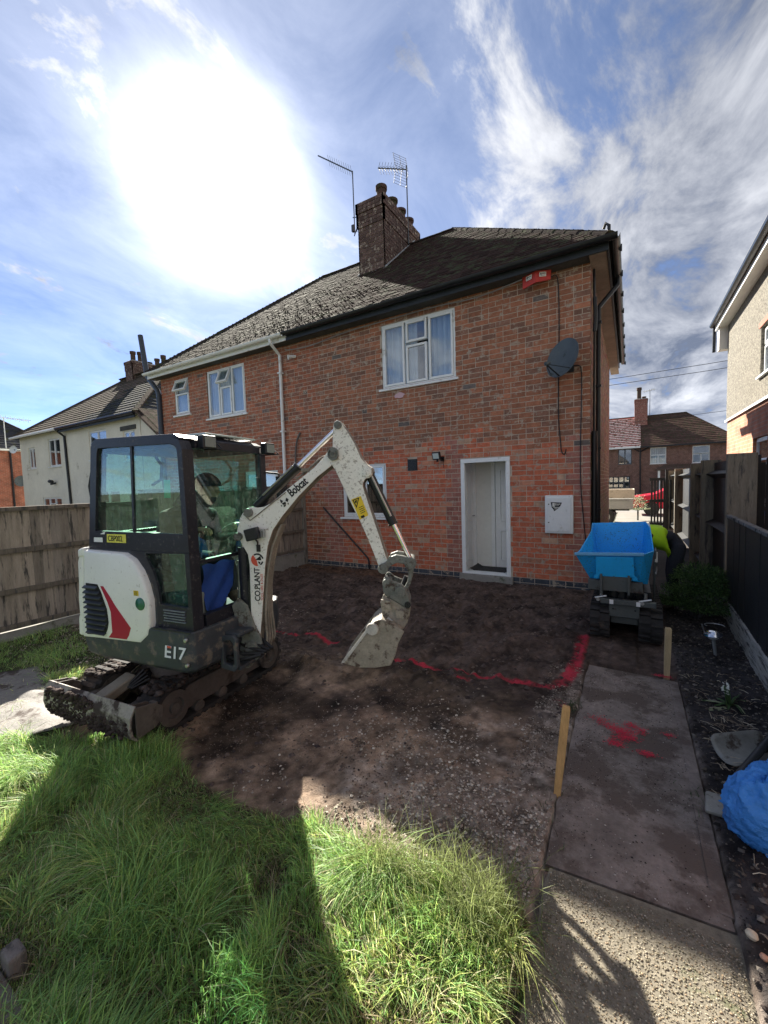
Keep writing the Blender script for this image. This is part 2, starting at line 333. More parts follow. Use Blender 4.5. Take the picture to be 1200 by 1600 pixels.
# red marking spray
def seg_d(px, py, a, b):
    a, b = np.array(a), np.array(b); d = b - a; t = np.clip(((px - a[0]) * d[0] + (py - a[1]) * d[1]) / (d @ d), 0, 1); return np.hypot(px - a[0] - t * d[0], py - a[1] - t * d[1])
red = np.zeros_like(GX)
for a, b, wd, st in [((-3.75, 3.52), (-2.75, 3.55), .028, .9), ((-1.98, 3.43), (-1.5, 3.45), .035, 1), ((-1.5, 3.45), (-.95, 3.52), .035, 1), ((-.95, 3.52), (-.5, 3.58), .035, 1.), ((-.5, 3.58), (-.42, 3.95), .055, 1.1), ((-.42, 3.95), (-.42, 4.9), .05, 1.1), ((-2.15, 3.2), (-1.95, 3.22), .03, .8), ((-1.3, 3.32), (-1.2, 3.33), .03, .9), ((-.47, 3.35), (-.40, 3.25), .035, .7)]:
    red = np.maximum(red, st * np.clip(1.35 - seg_d(GX, GY, a, b) / wd, 0, 1))
red = np.clip(red * 1.25 * (.75 + 1.1 * n3 + .9 * n2 + .35 * (rng.random(red.shape) - .5)), 0, .85)
C0 = C0 * (1 - red[..., None]) + np.array([.50, .03, .06]) * red[..., None]
ny, nx = GX.shape; ii = (np.arange(ny - 1)[:, None] * nx + np.arange(nx - 1)[None]).ravel()
m_soil = mat('garden_soil', None, 0.92, 0.3, 12, 0.9, 130, tint=True, bdist=0.012, spec=0.25)
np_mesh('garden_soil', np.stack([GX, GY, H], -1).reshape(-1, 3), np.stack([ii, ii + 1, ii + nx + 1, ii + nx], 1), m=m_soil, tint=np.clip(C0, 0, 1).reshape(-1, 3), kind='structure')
def hz(x, y): return height(np.array([float(x)]), np.array([float(y)]))[0][0]
MB().box(-.5, 1.9, 7.0, 15.8, -.08, -.015).build('side_passage', mat('passage_earth', (.06, .052, .046), .92, .3, 4, .6, 40), kind='structure')

# loose clods and gravel
def lumps(name, P, R, colr, m, flat_=0.6, sub=0):
    """scatter small uneven stones (octahedra cut once) as one mesh"""
    base = np.array([[1, 0, 0], [-1, 0, 0], [0, 1, 0], [0, -1, 0], [0, 0, 1], [0, 0, -1]], float); tri = np.array([[0, 2, 4], [2, 1, 4], [1, 3, 4], [3, 0, 4], [2, 0, 5], [1, 2, 5], [3, 1, 5], [0, 3, 5]])
    # one subdivision -> 18 verts 32 tris
    vs = list(base); cache = {}; nf = []
    def mid(a, b):
        k = (min(a, b), max(a, b))
        if k not in cache: v = (vs[a] + vs[b]); cache[k] = len(vs); vs.append(v / np.linalg.norm(v))
        return cache[k]
    if sub:
        for a, b, c in tri:
            d, e, f = mid(a, b), mid(b, c), mid(c, a); nf += [[a, d, f], [d, b, e], [f, e, c], [d, e, f]]
        tri = np.array(nf)
    B = np.array(vs); n = len(P); nv = len(B)
    th = rng.random(n) * 2 * pi; S = rng.uniform(.6, 1.25, (n, 3)) * np.array([1, 1, flat_]); V = B[None] * S[:, None] * R[:, None, None] * rng.uniform(.72, 1.2, (n, nv, 1))
    c, s_ = np.cos(th), np.sin(th); X = V[..., 0] * c[:, None] - V[..., 1] * s_[:, None]; Y = V[..., 0] * s_[:, None] + V[..., 1] * c[:, None]
    V = np.stack([X, Y, V[..., 2]], -1) + P[:, None]; F = (tri[None] + (np.arange(n) * nv)[:, None, None]).reshape(-1, 3)
    o = np_mesh(name, V.reshape(-1, 3), None, F, m=m, tint=np.repeat(colr, nv, 0), kind='stuff', smooth=bool(sub)); return o
m_stone = mat('stones', None, 0.9, 0.2, 40, 0.3, 200, tint=True, spec=0.15)
def scatter(n, x0, x1, y0, y1, keep, rmin, rmax, cfun, name, label, power=2.5, sub=0, lift=0.3):
    x = rng.uniform(x0, x1, n); y = rng.uniform(y0, y1, n); k = keep(x, y) > rng.random(n); k &= ~((x > -.34) & (x < .37) & (y < 4.2)) if name != 'path_grit' else True
    x, y = x[k], y[k]; r = rmin + (rmax - rmin) * rng.random(len(x)) ** power
    z = (height(x, y)[0] if name != 'path_grit' else np.full(len(x), .004)) + r * lift
    o = lumps(name, np.stack([x, y, z], 1), r, cfun(len(x)), m_stone, sub=sub); o['label'] = label; o['category'] = name.split('_')[-1]; return o
def pal(*cs):
    A = np.array(cs)
    def f(n): return A[rng.integers(0, len(A), n)] * rng.uniform(.7, 1.3, (n, 1))
    return f
gpal = pal((.22, .18, .15), (.15, .12, .10), (.28, .24, .20), (.11, .085, .07), (.18, .14, .115), (.36, .32, .27))
scatter(26000, -2.2, -.33, 1.45, 3.2, lambda x, y: np.clip((1.15 - np.abs(y - 1.85) * .95) * np.clip((x + 2.1) / 1.5, 0, 1) * (.8 + 2.2 * fbm(x * 2.6, y * 2.6)), 0, 1), .003, .013, pal((.34, .29, .24), (.22, .18, .15), (.44, .39, .33), (.16, .125, .10), (.27, .22, .17), (.52, .47, .40)), 'pale_gravel', 'pale gravel trodden into the soil between the lawn and the path')
scatter(9000, -.62, -.34, 1.5, 4.0, lambda x, y: np.clip(.35 + 1.2 * fbm(x * 6, y * 4), 0, 1), .003, .010, gpal, 'edging_gravel', 'strip of pale gravel along the left edge of the concrete path')
scatter(15000, -6.2, -3.75, 1.5, 4.2, lambda x, y: np.clip(.9 - .35 * np.abs(y - 2.8) + fbm(x * 3, y * 3), 0, 1), .005, .018, gpal, 'fence_gravel', 'loose grey gravel between the fence and the digger')
scatter(7000, -3.2, -.9, 1.5, 3.0, lambda x, y: np.clip(.6 + 1.4 * fbm(x * 2.5 + 4, y * 2.5), 0, 1), .003, .009, pal((.12, .085, .068), (.16, .12, .095), (.20, .165, .14)), 'brown_gravel', 'brown grit scattered over the scraped soil in front of the digger')
spal = pal((.080, .061, .057), (.105, .081, .072), (.058, .046, .044), (.15, .118, .10))
scatter(9000, -6.2, -.42, 3.0, 6.98, lambda x, y: np.clip(.6 + fbm(x * 3, y * 3), 0, 1), .006, .034, spal, 'soil_clods', 'dark crumbly clods over the dug area below the house wall', 3.0, 0, .0)
scatter(3500, -4.3, -1.2, 1.4, 3.4, lambda x, y: np.clip(.4 + 1.4 * fbm(x * 3, y * 3), 0, 1), .005, .030, spal, 'track_clods', 'dark clods churned up round the digger tracks and bucket', 3.0, 0, .0)
scatter(12000, .37, 1.0, .9, 7, lambda x, y: np.full(len(x), .8), .003, .018, pal((.03, .026, .024), (.05, .04, .036), (.09, .075, .06), (.16, .14, .12)), 'border_clods', 'black crumbly soil and chippings of the border beside the fence', 3, 0, .2)
def litter(n, x0, x1, y0, y1, cols, name, label, L0=.02, L1=.07):
    mb = MB()
    for _ in range(n):
        x, y = random.uniform(x0, x1), random.uniform(y0, y1); a = random.uniform(0, 2 * pi); l_ = random.uniform(L0, L1); z = hz(x, y) + .012
        p = Vector((x, y, z)); d = Vector((cos(a), sin(a), random.uniform(-.1, .35))); c = random.choice(cols); k = random.uniform(.6, 1.3)
        mb.tube([p, p + d * l_ * .5 + Vector((0, 0, .006)), p + d * l_], [.0022, .0018, .001], 4, tint=tuple(v * k for v in c))
    o = mb.build(name, m_stone, kind='stuff'); o['label'] = label; o['category'] = 'twigs'; return o
straw = [(.40, .33, .23), (.28, .22, .16), (.5, .44, .33), (.2, .15, .11)]
litter(230, .42, .95, 1.6, 4.4, straw, 'dead_stalks', 'dead stalks and twigs littering the dark border')
litter(110, .48, .72, 2.95, 3.55, straw, 'dead_clump', 'heap of dead brown leaves behind the shovel blade', .03, .10)

# ------------------------------------------------------------------ concrete path (two slabs)
m_agg = mat('exposed_aggregate', (.17, .15, .115), 0.85, 0.30, 28, 0.5, 110, dirt=((.09, .10, .05), 3.5, 0.10), bdist=0.006)
m_path = mat('muddy_concrete', (.205, .17, .15), 0.88, 0.30, 4, 0.8, 90, dirt=((.11, .084, .070), 2.6, 0.42), bdist=0.006)
def slab(name, y0, y1, x0, x1, m, y0r=None, y1r=None):
    y0r = y0 if y0r is None else y0r; y1r = y1 if y1r is None else y1r
    mb = MB(); nxs, nys = 12, max(6, int((y1 - y0) / .1)); 
    top = []
    for j in range(nys + 1):
        for i in range(nxs + 1):
            u, v = i / nxs, j / nys; ya = y0 + (y0r - y0) * u; yb = y1 + (y1r - y1) * u; x = x0 + (x1 - x0) * u; y = ya + (yb - ya) * v
            e = .006 * (random.random() - .5) if 0 < i < nxs and 0 < j < nys else 0
            jx = .008 * random.uniform(-1, 1) if i in (0, nxs) else 0
            top.append((x + jx, y, (-.012 if i in (0, nxs) or j in (0, nys) else 0) + .003 + e * .3))
    W = nxs + 1; fs = [(j * W + i, j * W + i + 1, (j + 1) * W + i + 1, (j + 1) * W + i) for j in range(nys) for i in range(nxs)]
    bd_ = [i for i in range(W)] + [j * W + nxs for j in range(1, nys + 1)] + [nys * W + i for i in range(nxs - 1, -1, -1)] + [j * W for j in range(nys - 1, 0, -1)]
    k = len(top); vs = top + [(top[i][0], top[i][1], -.07) for i in bd_]
    for a in range(len(bd_)): fs.append((bd_[a], bd_[(a + 1) % len(bd_)], k + (a + 1) % len(bd_), k + a))
    mb.add(vs, fs); return mb.build(name, m, kind='structure', smooth=True)
slab('path_slab', 1.845, 4.15, -.32, .355, m_path, 1.895, 4.12)
slab('path_slab', -1.2, 1.834, -.30, .365, m_agg, -1.2, 1.884)
scatter(15000, -.29, .355, 1.0, 1.82, lambda x, y: np.full(len(x), .75), .0012, .0040, pal((.28, .25, .20), (.23, .20, .14), (.36, .32, .25), (.15, .13, .09), (.24, .18, .12)), 'path_grit', 'small rounded stones exposed in the surface of the near path slab', 1.5, 1, .1)
slab('path_kerb', 1.95, 4.10, .292, .362, m_path).location.z = .004
# grit on path and red cross
scatter(5000, -.31, .35, 1.87, 4.12, lambda x, y: np.clip(.45 + fbm(x * 4, y * 4) + .5 * np.abs(x - .02) * 3, 0, 1), .0012, .0055, pal((.06, .05, .045), (.4, .37, .33), (.09, .075, .065), (.03, .025, .024)), 'path_grit', 'crumbs of soil and white grit lying on the muddy path', 3)
mb = MB()
for cx_, cy_, r_, k_ in [(-.17, 3.18, .05, 60), (-.11, 3.13, .04, 60), (-.04, 3.09, .04, 130), (0.0, 3.04, .035, 110), (.02, 3.12, .05, 50), (-.07, 2.93, .035, 100), (.02, 3.2, .03, 60), (.10, 2.90, .03, 80), (.24, 3.19, .025, 30), (-.03, 3.0, .04, 50), (.08, 3.16, .03, 40), (.22, 4.14, .02, 40), (.28, 4.15, .03, 70)]:
    for _ in range(k_ * 3):
        x = random.gauss(cx_, r_ * .8); y = random.gauss(cy_, r_ * .6); q = random.uniform(.0012, .0052); n_ = 6; z = .0095 + random.uniform(0, .0015)
        a0 = random.random() * 6
        mb.add([(x + q * random.uniform(.5, 1.4) * cos(a0 + k * pi / 3), y + q * random.uniform(.4, 1.) * sin(a0 + k * pi / 3), z) for k in range(n_)], [tuple(range(n_))])
mb.build('spray_mark', mat('red_spray', (.55, .03, .06), .8, .1, 30, 0), kind='stuff', label='red sprayed cross of marking paint on the muddy path', cat='paint mark')
# thin slab/geotextile left of blade
mb = MB(); nxs, nys = 26, 14; P_ = []
for j in range(nys + 1):
    for i in range(nxs + 1):
        x = -5.3 + 1.62 * i / nxs + .25 * j / nys; y = .86 + .62 * j / nys + .12 * (1 - i / nxs); P_.append((x, y, .035 + .03 * float(fbm(np.array([x * 5.]), np.array([y * 9.]), 3)[0]) + .004 * random.random()))
W = nxs + 1; mb.add(P_, [(j * W + i, j * W + i + 1, (j + 1) * W + i + 1, (j + 1) * W + i) for j in range(nys) for i in range(nxs)])
o = mb.build('membrane_sheet', mat('membrane', (.19, .18, .17), .75, .25, 5, .5, 40, dirt=((.07, .055, .05), 5, .3)), smooth=True, label='crumpled grey ground sheet lying by the blade of the digger', cat='ground sheet')
md = o.modifiers.new('Solidify', 'SOLIDIFY'); md.thickness = .004

# ------------------------------------------------------------------ grass
def blades(name, x, y, h, wd, lean, ldir, tint, z=None, m=None):
    n = len(x); z = height(x, y)[0] - .01 if z is None else z; fa = rng.random(n) * 2 * pi
    sx, sy = np.cos(fa) * wd * .5, np.sin(fa) * wd * .5; dx, dy = np.cos(ldir), np.sin(ldir); V = np.zeros((n, 7, 3)); 
    for k, (t, wk) in enumerate([(0, 1), (.4, .9), (.75, .6)]):
        off = lean * h * t ** 1.7; zz = z + h * t * (1 - .35 * lean * t)
        for s_, c_ in ((0, -1), (1, 1)): V[:, 2 * k + s_] = np.stack([x + dx * off + c_ * sx * wk, y + dy * off + c_ * sy * wk, zz], 1)
    V[:, 6] = np.stack([x + dx * lean * h * 1.05, y + dy * lean * h * 1.05, z + h * (1 - .45 * lean)], 1)
    b = (np.arange(n) * 7)[:, None]; F4 = np.concatenate([b + [0, 1, 3, 2], b + [2, 3, 5, 4]]); F3 = b + [4, 5, 6]
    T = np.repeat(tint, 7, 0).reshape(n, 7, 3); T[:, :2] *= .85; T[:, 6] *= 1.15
    return np_mesh(name, V.reshape(-1, 3), F4, F3, m=m, tint=T.reshape(-1, 3), kind='stuff', smooth=False)
m_grass = mat('grass', None, 0.5, 0.15, 8, 0, tint=True, translucent=0.5, spec=0.35)
def lawn(name, n, x0, x1, y0, y1, keep, hs, label):
    x = rng.uniform(x0, x1, n); y = rng.uniform(y0, y1, n); k = keep(x, y) > rng.random(n); x, y = x[k], y[k]; n = len(x)
    c1 = fbm(x * 2.3, y * 2.3, 3); c2 = fbm(x * 7 + 3, y * 7, 3); c3 = fbm(x * 1.5 + 11, y * 1.5 + 5, 3)
    h = hs * np.clip(.72 + 1.2 * c1 + 1.1 * c2, .25, 1.8) * rng.uniform(.55, 1.2, n)
    ldir = 2.0 + 6 * fbm(x * 1.6 + 31, y * 1.6, 2) + 3.0 * c2 + rng.normal(0, 1.0, n); lean = np.clip(.68 + 1.3 * c2 + rng.normal(0, .34, n), .05, 1.35)
    wd = rng.uniform(.0024, .0062, n)
    g0 = np.array([.17, .33, .12]); g1 = np.array([.32, .46, .12]); g2 = np.array([.36, .40, .13]); g3 = np.array([.52, .48, .29])
    a = rng.random(n)[:, None]; T = g0 * (1 - a) + g1 * a
    dry = np.clip(.10 + .9 * np.clip(c3 + .06, 0, 1) + .55 * sstep(-1.25, -.5, x) * sstep(1.35, .7, y) + .4 * sstep(-.6, -.35, x), 0, .9); pick = rng.random(n) < dry * .75
    T[pick] = (g2 * rng.uniform(.7, 1.3, (n, 1)))[pick]; pk = rng.random(n) < .03 + dry * .18; T[pk] = (g3 * rng.uniform(.7, 1.3, (n, 1)))[pk]
    T *= rng.uniform(.6, 1.75, (n, 1)); o = blades(name, x, y, h, wd, lean, ldir, T, m=m_grass); o['label'] = label; o['category'] = 'grass'; return o
def keep_lawn(x, y):
    wob = .10 * fbm(x * 3, y * 3, 3); e = grass_edge(x); k = 1 - sstep(-.10, .05, y + wob - e); k = k * (1 - sstep(-.33, -.29, x + .04 * fbm(x * 9, y * 9, 2)))
    k = k * (1 - .97 * ((x > -5.2) & (x < -3.8) & (y > .95) & (y < 1.5)))
    k = k * (1 - .92 * np.exp(-(((x + 3.55) / .28) ** 2 + ((y - .92) / .10) ** 2)))
    return np.where(x < -4.6, k * .35, k)
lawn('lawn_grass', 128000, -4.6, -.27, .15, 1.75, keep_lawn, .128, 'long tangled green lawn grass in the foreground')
def thatch(n):
    x = rng.uniform(-4.6, -.25, n); y = rng.uniform(.15, 1.75, n); k = keep_lawn(x, y) > rng.random(n) * .8; x, y = x[k], y[k]; n = len(x); c = np.array([[.30, .24, .14], [.40, .34, .22], [.20, .19, .09], [.16, .11, .07]])[rng.integers(0, 4, n)] * rng.uniform(.6, 1.3, (n, 1))
    o = blades('lawn_thatch', x, y, rng.uniform(.03, .11, n), rng.uniform(.0015, .0045, n), rng.uniform(.5, 1.7, n), rng.random(n) * 2 * pi, c, m=m_grass); o['label'] = 'dead straw and moss caught between the lawn blades'; o['category'] = 'thatch'
thatch(34000)
lawn('rough_grass', 30000, -6.25, -4.0, -1.2, 2.7, lambda x, y: np.where(y < .9, .8, keep_lawn(x, y) * 2.2), .10, 'thin grass beside the timber fence')
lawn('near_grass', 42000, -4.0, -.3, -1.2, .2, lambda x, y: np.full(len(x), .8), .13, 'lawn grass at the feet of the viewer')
# taller tufts at the lawn edge
tx = np.concatenate([rng.normal(cx_, .07, 260) for cx_ in (-.62, -.5, -.8, -.95, -.45)]); ty = np.concatenate([rng.normal(cy_, .05, 260) for cy_ in (1.50, 1.38, 1.45, 1.4, 1.5)])
o = blades('tall_tuft', tx, ty, rng.uniform(.14, .30, len(tx)), rng.uniform(.002, .004, len(tx)), rng.uniform(.1, 1.0, len(tx)), rng.random(len(tx)) * 2 * pi, np.array([.20, .24, .09]) * rng.uniform(.5, 1.6, (len(tx), 1)), m=m_grass)
o['label'] = 'taller pale tufts of grass on the edge of the lawn'; o['category'] = 'grass'
tx = np.concatenate([rng.normal(-.37, .03, 120), rng.normal(-.37, .04, 60), rng.normal(.33, .05, 60)]); ty = np.concatenate([rng.normal(3.25, .05, 120), rng.uniform(1.6, 2.3, 60), rng.normal(2.6, .06, 60)])
o = blades('path_weeds', tx, ty, rng.uniform(.02, .07, len(tx)), rng.uniform(.002, .004, len(tx)), rng.uniform(.2, 1.1, len(tx)), rng.random(len(tx)) * 2 * pi, np.array([.08, .12, .06]) * rng.uniform(.5, 1.6, (len(tx), 1)), z=np.zeros(len(tx)), m=m_grass)
o['label'] = 'small weeds sprouting along the edges of the path'; o['category'] = 'weeds'

# ================================================================== HOUSE
def cut(u0, u1, z0, z1, holes):
    """rectangles covering a wall face minus its openings"""
    holes = [(max(h[0], u0), min(h[1], u1), max(h[2], z0), min(h[3], z1)) for h in holes if h[1] > u0 and h[0] < u1 and h[3] > z0 and h[2] < z1]; us = sorted({u0, u1, *[h[0] for h in holes], *[h[1] for h in holes]}); zs = sorted({z0, z1, *[h[2] for h in holes], *[h[3] for h in holes]})
    for a, b in zip(us, us[1:]):
        run = None
        for c, d in zip(zs, zs[1:]):
            inside = any(h[0] - 1e-6 <= a and b <= h[1] + 1e-6 and h[2] - 1e-6 <= c and d <= h[3] + 1e-6 for h in holes)
            if inside:
                if run: yield (a, b, *run); run = None
            else: run = (run[0], d) if run else (c, d)
        if run: yield (a, b, *run)
def brick_rows(u0, u1, z0, z1, holes, tintf, course=.0852, length=.2365, joint=.011):
    rows = []; k = 0; z = z0
    while z < z1 - .02:
        zt = min(z + course - joint, z1); spans = [(u0, u1)]
        for h in holes:
            if h[3] > z + .03 and h[2] < zt - .03:
                ns = []
                for a, b in spans:
                    if h[1] <= a or h[0] >= b: ns.append((a, b))
                    else:
                        if h[0] - a > .03: ns.append((a, h[0]))
                        if b - h[1] > .03: ns.append((h[1], b))
                spans = ns
        for a, b in spans:
            pat = k % 4; off = (0 if k % 2 else length / 2)
            u = u0 - off
            while u < b:
                l_ = length if not (pat == 3) else (length if int(round((u - u0) / .12)) % 3 else length / 2)
                l_ = length / 2 if (pat == 2 and random.random() < .25) else l_
                s0, s1 = max(u, a), min(u + l_ - joint, b)
                if s1 - s0 > .02: rows.append((s0, s1, z, zt, tintf((s0 + s1) / 2, z)))
                u += l_
        z += course; k += 1
    return rows
HX0, HX1, HY0, HY1 = -11.5, -.52, 7.0, 13.6
WINS = [(-4.15, -2.64, 3.58, 4.79), (-9.46, -8.03, 3.59, 4.81), (-10.88, -10.24, 3.83, 4.81), (-5.20, -4.13, 1.08, 2.16), (-8.20, -7.07, 1.25, 2.16)]
DOOR = (-2.585, -1.715, .10, 2.14); VENT = (-3.645, -3.435, 1.98, 2.20)
holes = WINS + [DOOR, VENT]
def tint_main(u, z):
    k = random.uniform(.86, 1.13) * 1.18
    if z < .10: return tuple(v * k for v in (.050, .060, .075))
    zb = 2.42 + .12 * sin(u * 1.7) + random.uniform(-.15, .15)
    lower = z < zb and u > -5.7
    if lower:
        r = random.random()
        if r < .06: c = (.44, .28, .19)
        elif r < .26: c = (.41, .18, .110)
        else: c = (.43, .125, .066)
        if -.85 < u or (-5.7 < u < -5.2) or (-2.85 < u < -2.585): c = (.30, .125, .095)
        return tuple(v * k for v in c)
    r = random.random()
    c = (.20, .102, .070) if r < .28 else ((.32, .132, .075) if r < .5 else (.28, .118, .068))
    if r > .985: c = (.13, .11, .10)
    if u < -5.8: c = tuple(a * b for a, b in zip(c, (1.1, .95, .95)))
    return tuple(v * k for v in c)
house = thing('brick_house', ((HX0 + HX1) / 2, 10.3, 0), 'red brick semi-detached pair with tiled hipped roof behind the digger and the dug garden', 'house')
mb = MB()
for a, b, c, d in cut(HX0, HX1, -.15, 5.0, holes): mb.box(a, b, HY0, HY0 + .22, c, d)
mb.box(HX1 - .22, HX1, HY0 + .22, HY1, -.15, 5.0); mb.box(HX0, HX0 + .22, HY0 + .22, HY1, -.15, 5.0); mb.box(HX0 + .22, HX1 - .22, HY1 - .22, HY1, -.15, 5.0)
mb.build('mortar_wall', m_mortar, house)
# bricks of the garden wall: the largest-looking 300 singly, the rest as one piece
rows = brick_rows(HX0, HX1, -.145, 5.0, holes, tint_main)
rows.sort(key=lambda r: (r[0] ** 2 * .9 + (7) ** 2) ** .5 / max(.12, r[1] - r[0]) * .23 if 0.1 < r[2] < 4.9 else 99)
def brick_mb(rs, bulk):
    q = MB() if bulk else None
    for r in rs:
        pr = random.uniform(.002, .006); t = MB() if not bulk else q
        t.obb(((r[0] + r[1]) / 2, HY0 - pr / 2 + .01, (r[2] + r[3]) / 2), ((r[1] - r[0]) / 2, 0, 0), (0, 0, (r[3] - r[2]) / 2), (0, -(pr / 2 + .01), 0), tint=r[4], nobottom=True)
        if not bulk: t.build('brick', m_brick, house)
    return q
brick_mb(rows[:300], False)
brick_mb(rows[300:], True).build('wall_bricks', m_brick, house, kind='stuff')
# side wall bricks (seen at a grazing angle), dark stack joints
q = MB()
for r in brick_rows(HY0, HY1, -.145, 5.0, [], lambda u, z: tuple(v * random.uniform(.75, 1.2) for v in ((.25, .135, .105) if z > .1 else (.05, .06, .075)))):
    pr = random.uniform(.004, .009); q.obb((HX1 + pr / 2 - .01, (r[0] + r[1]) / 2, (r[2] + r[3]) / 2), (0, (r[1] - r[0]) / 2, 0), (0, 0, (r[3] - r[2]) / 2), (pr / 2 + .01, 0, 0), tint=r[4], nobottom=True)
q.build('side_wall_bricks', m_brick, house, kind='stuff')
# threshold under the door
MB().box(-2.62, -1.68, 6.93, 7.2, -.08, .095).build('door_threshold', m_concrete, house, bevel=.006)

def window(par, x0, x1, z0, z1, Y, lights, m_f=m_upvc, m_g=m_winglass, curtain=True, axis='x', sill=True, open_idx=None, depth=.07, sgn=1, rec=.015, room=True):
    """lights: list of (fx0,fx1,fz0,fz1) in fractions of the opening; each becomes a sash with its pane"""
    def B(mb, a0, a1, d0, d1, c0, c1):
        if axis == 'x': mb.box(a0, a1, Y + sgn * d0, Y + sgn * d1, c0, c1) if sgn > 0 else mb.box(a0, a1, Y + sgn * d1, Y + sgn * d0, c0, c1)
        else:
            mb.box(Y + sgn * d0, Y + sgn * d1, a0, a1, c0, c1) if sgn > 0 else mb.box(Y + sgn * d1, Y + sgn * d0, a0, a1, c0, c1)
    mb = MB(); t = .04; e = .002
    B(mb, x0 + e, x1 - e, rec, rec + depth, z0 + e, z0 + t); B(mb, x0 + e, x1 - e, rec, rec + depth, z1 - t, z1 - e); B(mb, x0 + e, x0 + t, rec, rec + depth, z0 + t, z1 - t); B(mb, x1 - t, x1 - e, rec, rec + depth, z0 + t, z1 - t)
    fr = mb.build('window', m_f, par, bevel=.004)
    W_, Hh = x1 - x0, z1 - z0
    for i, (a, b, c, d) in enumerate(lights):
        u0, u1, v0, v1 = x0 + t + (W_ - 2 * t) * a, x0 + t + (W_ - 2 * t) * b, z0 + t + (Hh - 2 * t) * c, z0 + t + (Hh - 2 * t) * d
        s = min(.045, (u1 - u0) * .16); mb = MB(); g_ = .004; r0 = rec - .012
        B(mb, u0 + g_, u1 - g_, r0, r0 + .06, v0 + g_, v0 + s); B(mb, u0 + g_, u1 - g_, r0, r0 + .06, v1 - s, v1 - g_); B(mb, u0 + g_, u0 + s, r0, r0 + .06, v0 + s, v1 - s); B(mb, u1 - s, u1 - g_, r0, r0 + .06, v0 + s, v1 - s)
        sash = mb.build('sash', m_f, fr if par.parent is None else par, bevel=.004)
        pm = MB(); B(pm, u0 + s, u1 - s, r0 + .02, r0 + .035, v0 + s, v1 - s); pane = pm.build('pane', m_g, fr if par.parent is None else par)
        if open_idx == i and axis == 'x':      # top light tilted open about its head
            for o in (sash, pane):
                me = o.data; me.transform(Matrix.Translation((0, -Y, -v1))); me.transform(Matrix.Rotation(radians(-24), 4, 'X')); me.transform(Matrix.Translation((0, Y, v1)))
    if sill:
        mb = MB(); B(mb, x0 - .06, x1 + .06, -.055, rec + .02, z0 - .045, z0 - .004); mb.build('sill', m_f, fr, bevel=.006)
    if curtain:
        mb = MB(); n = 150; pts = []
        for i in range(n + 1):
            f = i / n; u = x0 + W_ * f; pts.append((u, .15 + .040 * sin(f * 70 + 3 * sin(f * 9)) + .010 * sin(f * 190)))
        vs = []; 
        for u, d in pts:
            for z in (z0 + .02, z1 - .02): vs.append((u, Y + sgn * d, z) if axis == 'x' else (Y + sgn * d, u, z))
        fs = [(2 * i, 2 * i + 2, 2 * i + 3, 2 * i + 1) for i in range(n) if not (curtain == 'split' and .47 < i / n < .60)]
        mb.add(vs, fs); mb.build('curtain', m_curtain, fr, smooth=True)
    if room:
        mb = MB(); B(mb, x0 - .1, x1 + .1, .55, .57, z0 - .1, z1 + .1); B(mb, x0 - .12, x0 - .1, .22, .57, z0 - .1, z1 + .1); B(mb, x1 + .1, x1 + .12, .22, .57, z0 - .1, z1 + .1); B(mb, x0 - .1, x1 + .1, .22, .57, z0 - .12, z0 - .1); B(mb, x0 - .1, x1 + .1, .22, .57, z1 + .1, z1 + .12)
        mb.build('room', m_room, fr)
    return fr
three = [(0, .32, 0, 1), (.34, .645, 0, .62), (.34, .645, .66, 1), (.665, 1, 0, 1)]
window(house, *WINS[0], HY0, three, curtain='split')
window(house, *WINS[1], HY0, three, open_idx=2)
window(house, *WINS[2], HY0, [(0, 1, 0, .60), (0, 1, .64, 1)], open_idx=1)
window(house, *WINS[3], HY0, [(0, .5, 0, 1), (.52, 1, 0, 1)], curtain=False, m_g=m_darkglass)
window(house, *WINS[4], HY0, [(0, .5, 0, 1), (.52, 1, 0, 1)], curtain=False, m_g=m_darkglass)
# doorway: outer frame, hall, inner doors, mat
mb = MB(); x0, x1, z0, z1 = DOOR; e = .003
mb.box(x0 + e, x0 + .075, 6.985, 7.10, z0 + .03, z1 - .075); mb.box(x1 - .075, x1 - e, 6.985, 7.10, z0 + .03, z1 - .075); mb.box(x0 + e, x1 - e, 6.985, 7.10, z1 - .075, z1 - e); mb.box(x0 + e, x1 - e, 6.985, 7.14, z0 - .003, z0 + .03)
frd = mb.build('door_frame', m_upvc, house, bevel=.006)
mb = MB(); mb.box(x0 - .1, x0 - .05, 7.22, 8.1, 0.05, 2.35); mb.box(x1 + .05, x1 + .1, 7.22, 8.1, .05, 2.35); mb.box(x0 - .1, x1 + .1, 7.70, 7.75, .05, 2.35); mb.box(x0 - .1, x1 + .1, 7.22, 8.15, 2.35, 2.4); mb.box(x0 - .1, x1 + .1, 7.10, 8.15, .02, .09)
mb.build('hallway', mat('hall_paint', (.80, .79, .74), .7, .05, 2, 0), house)
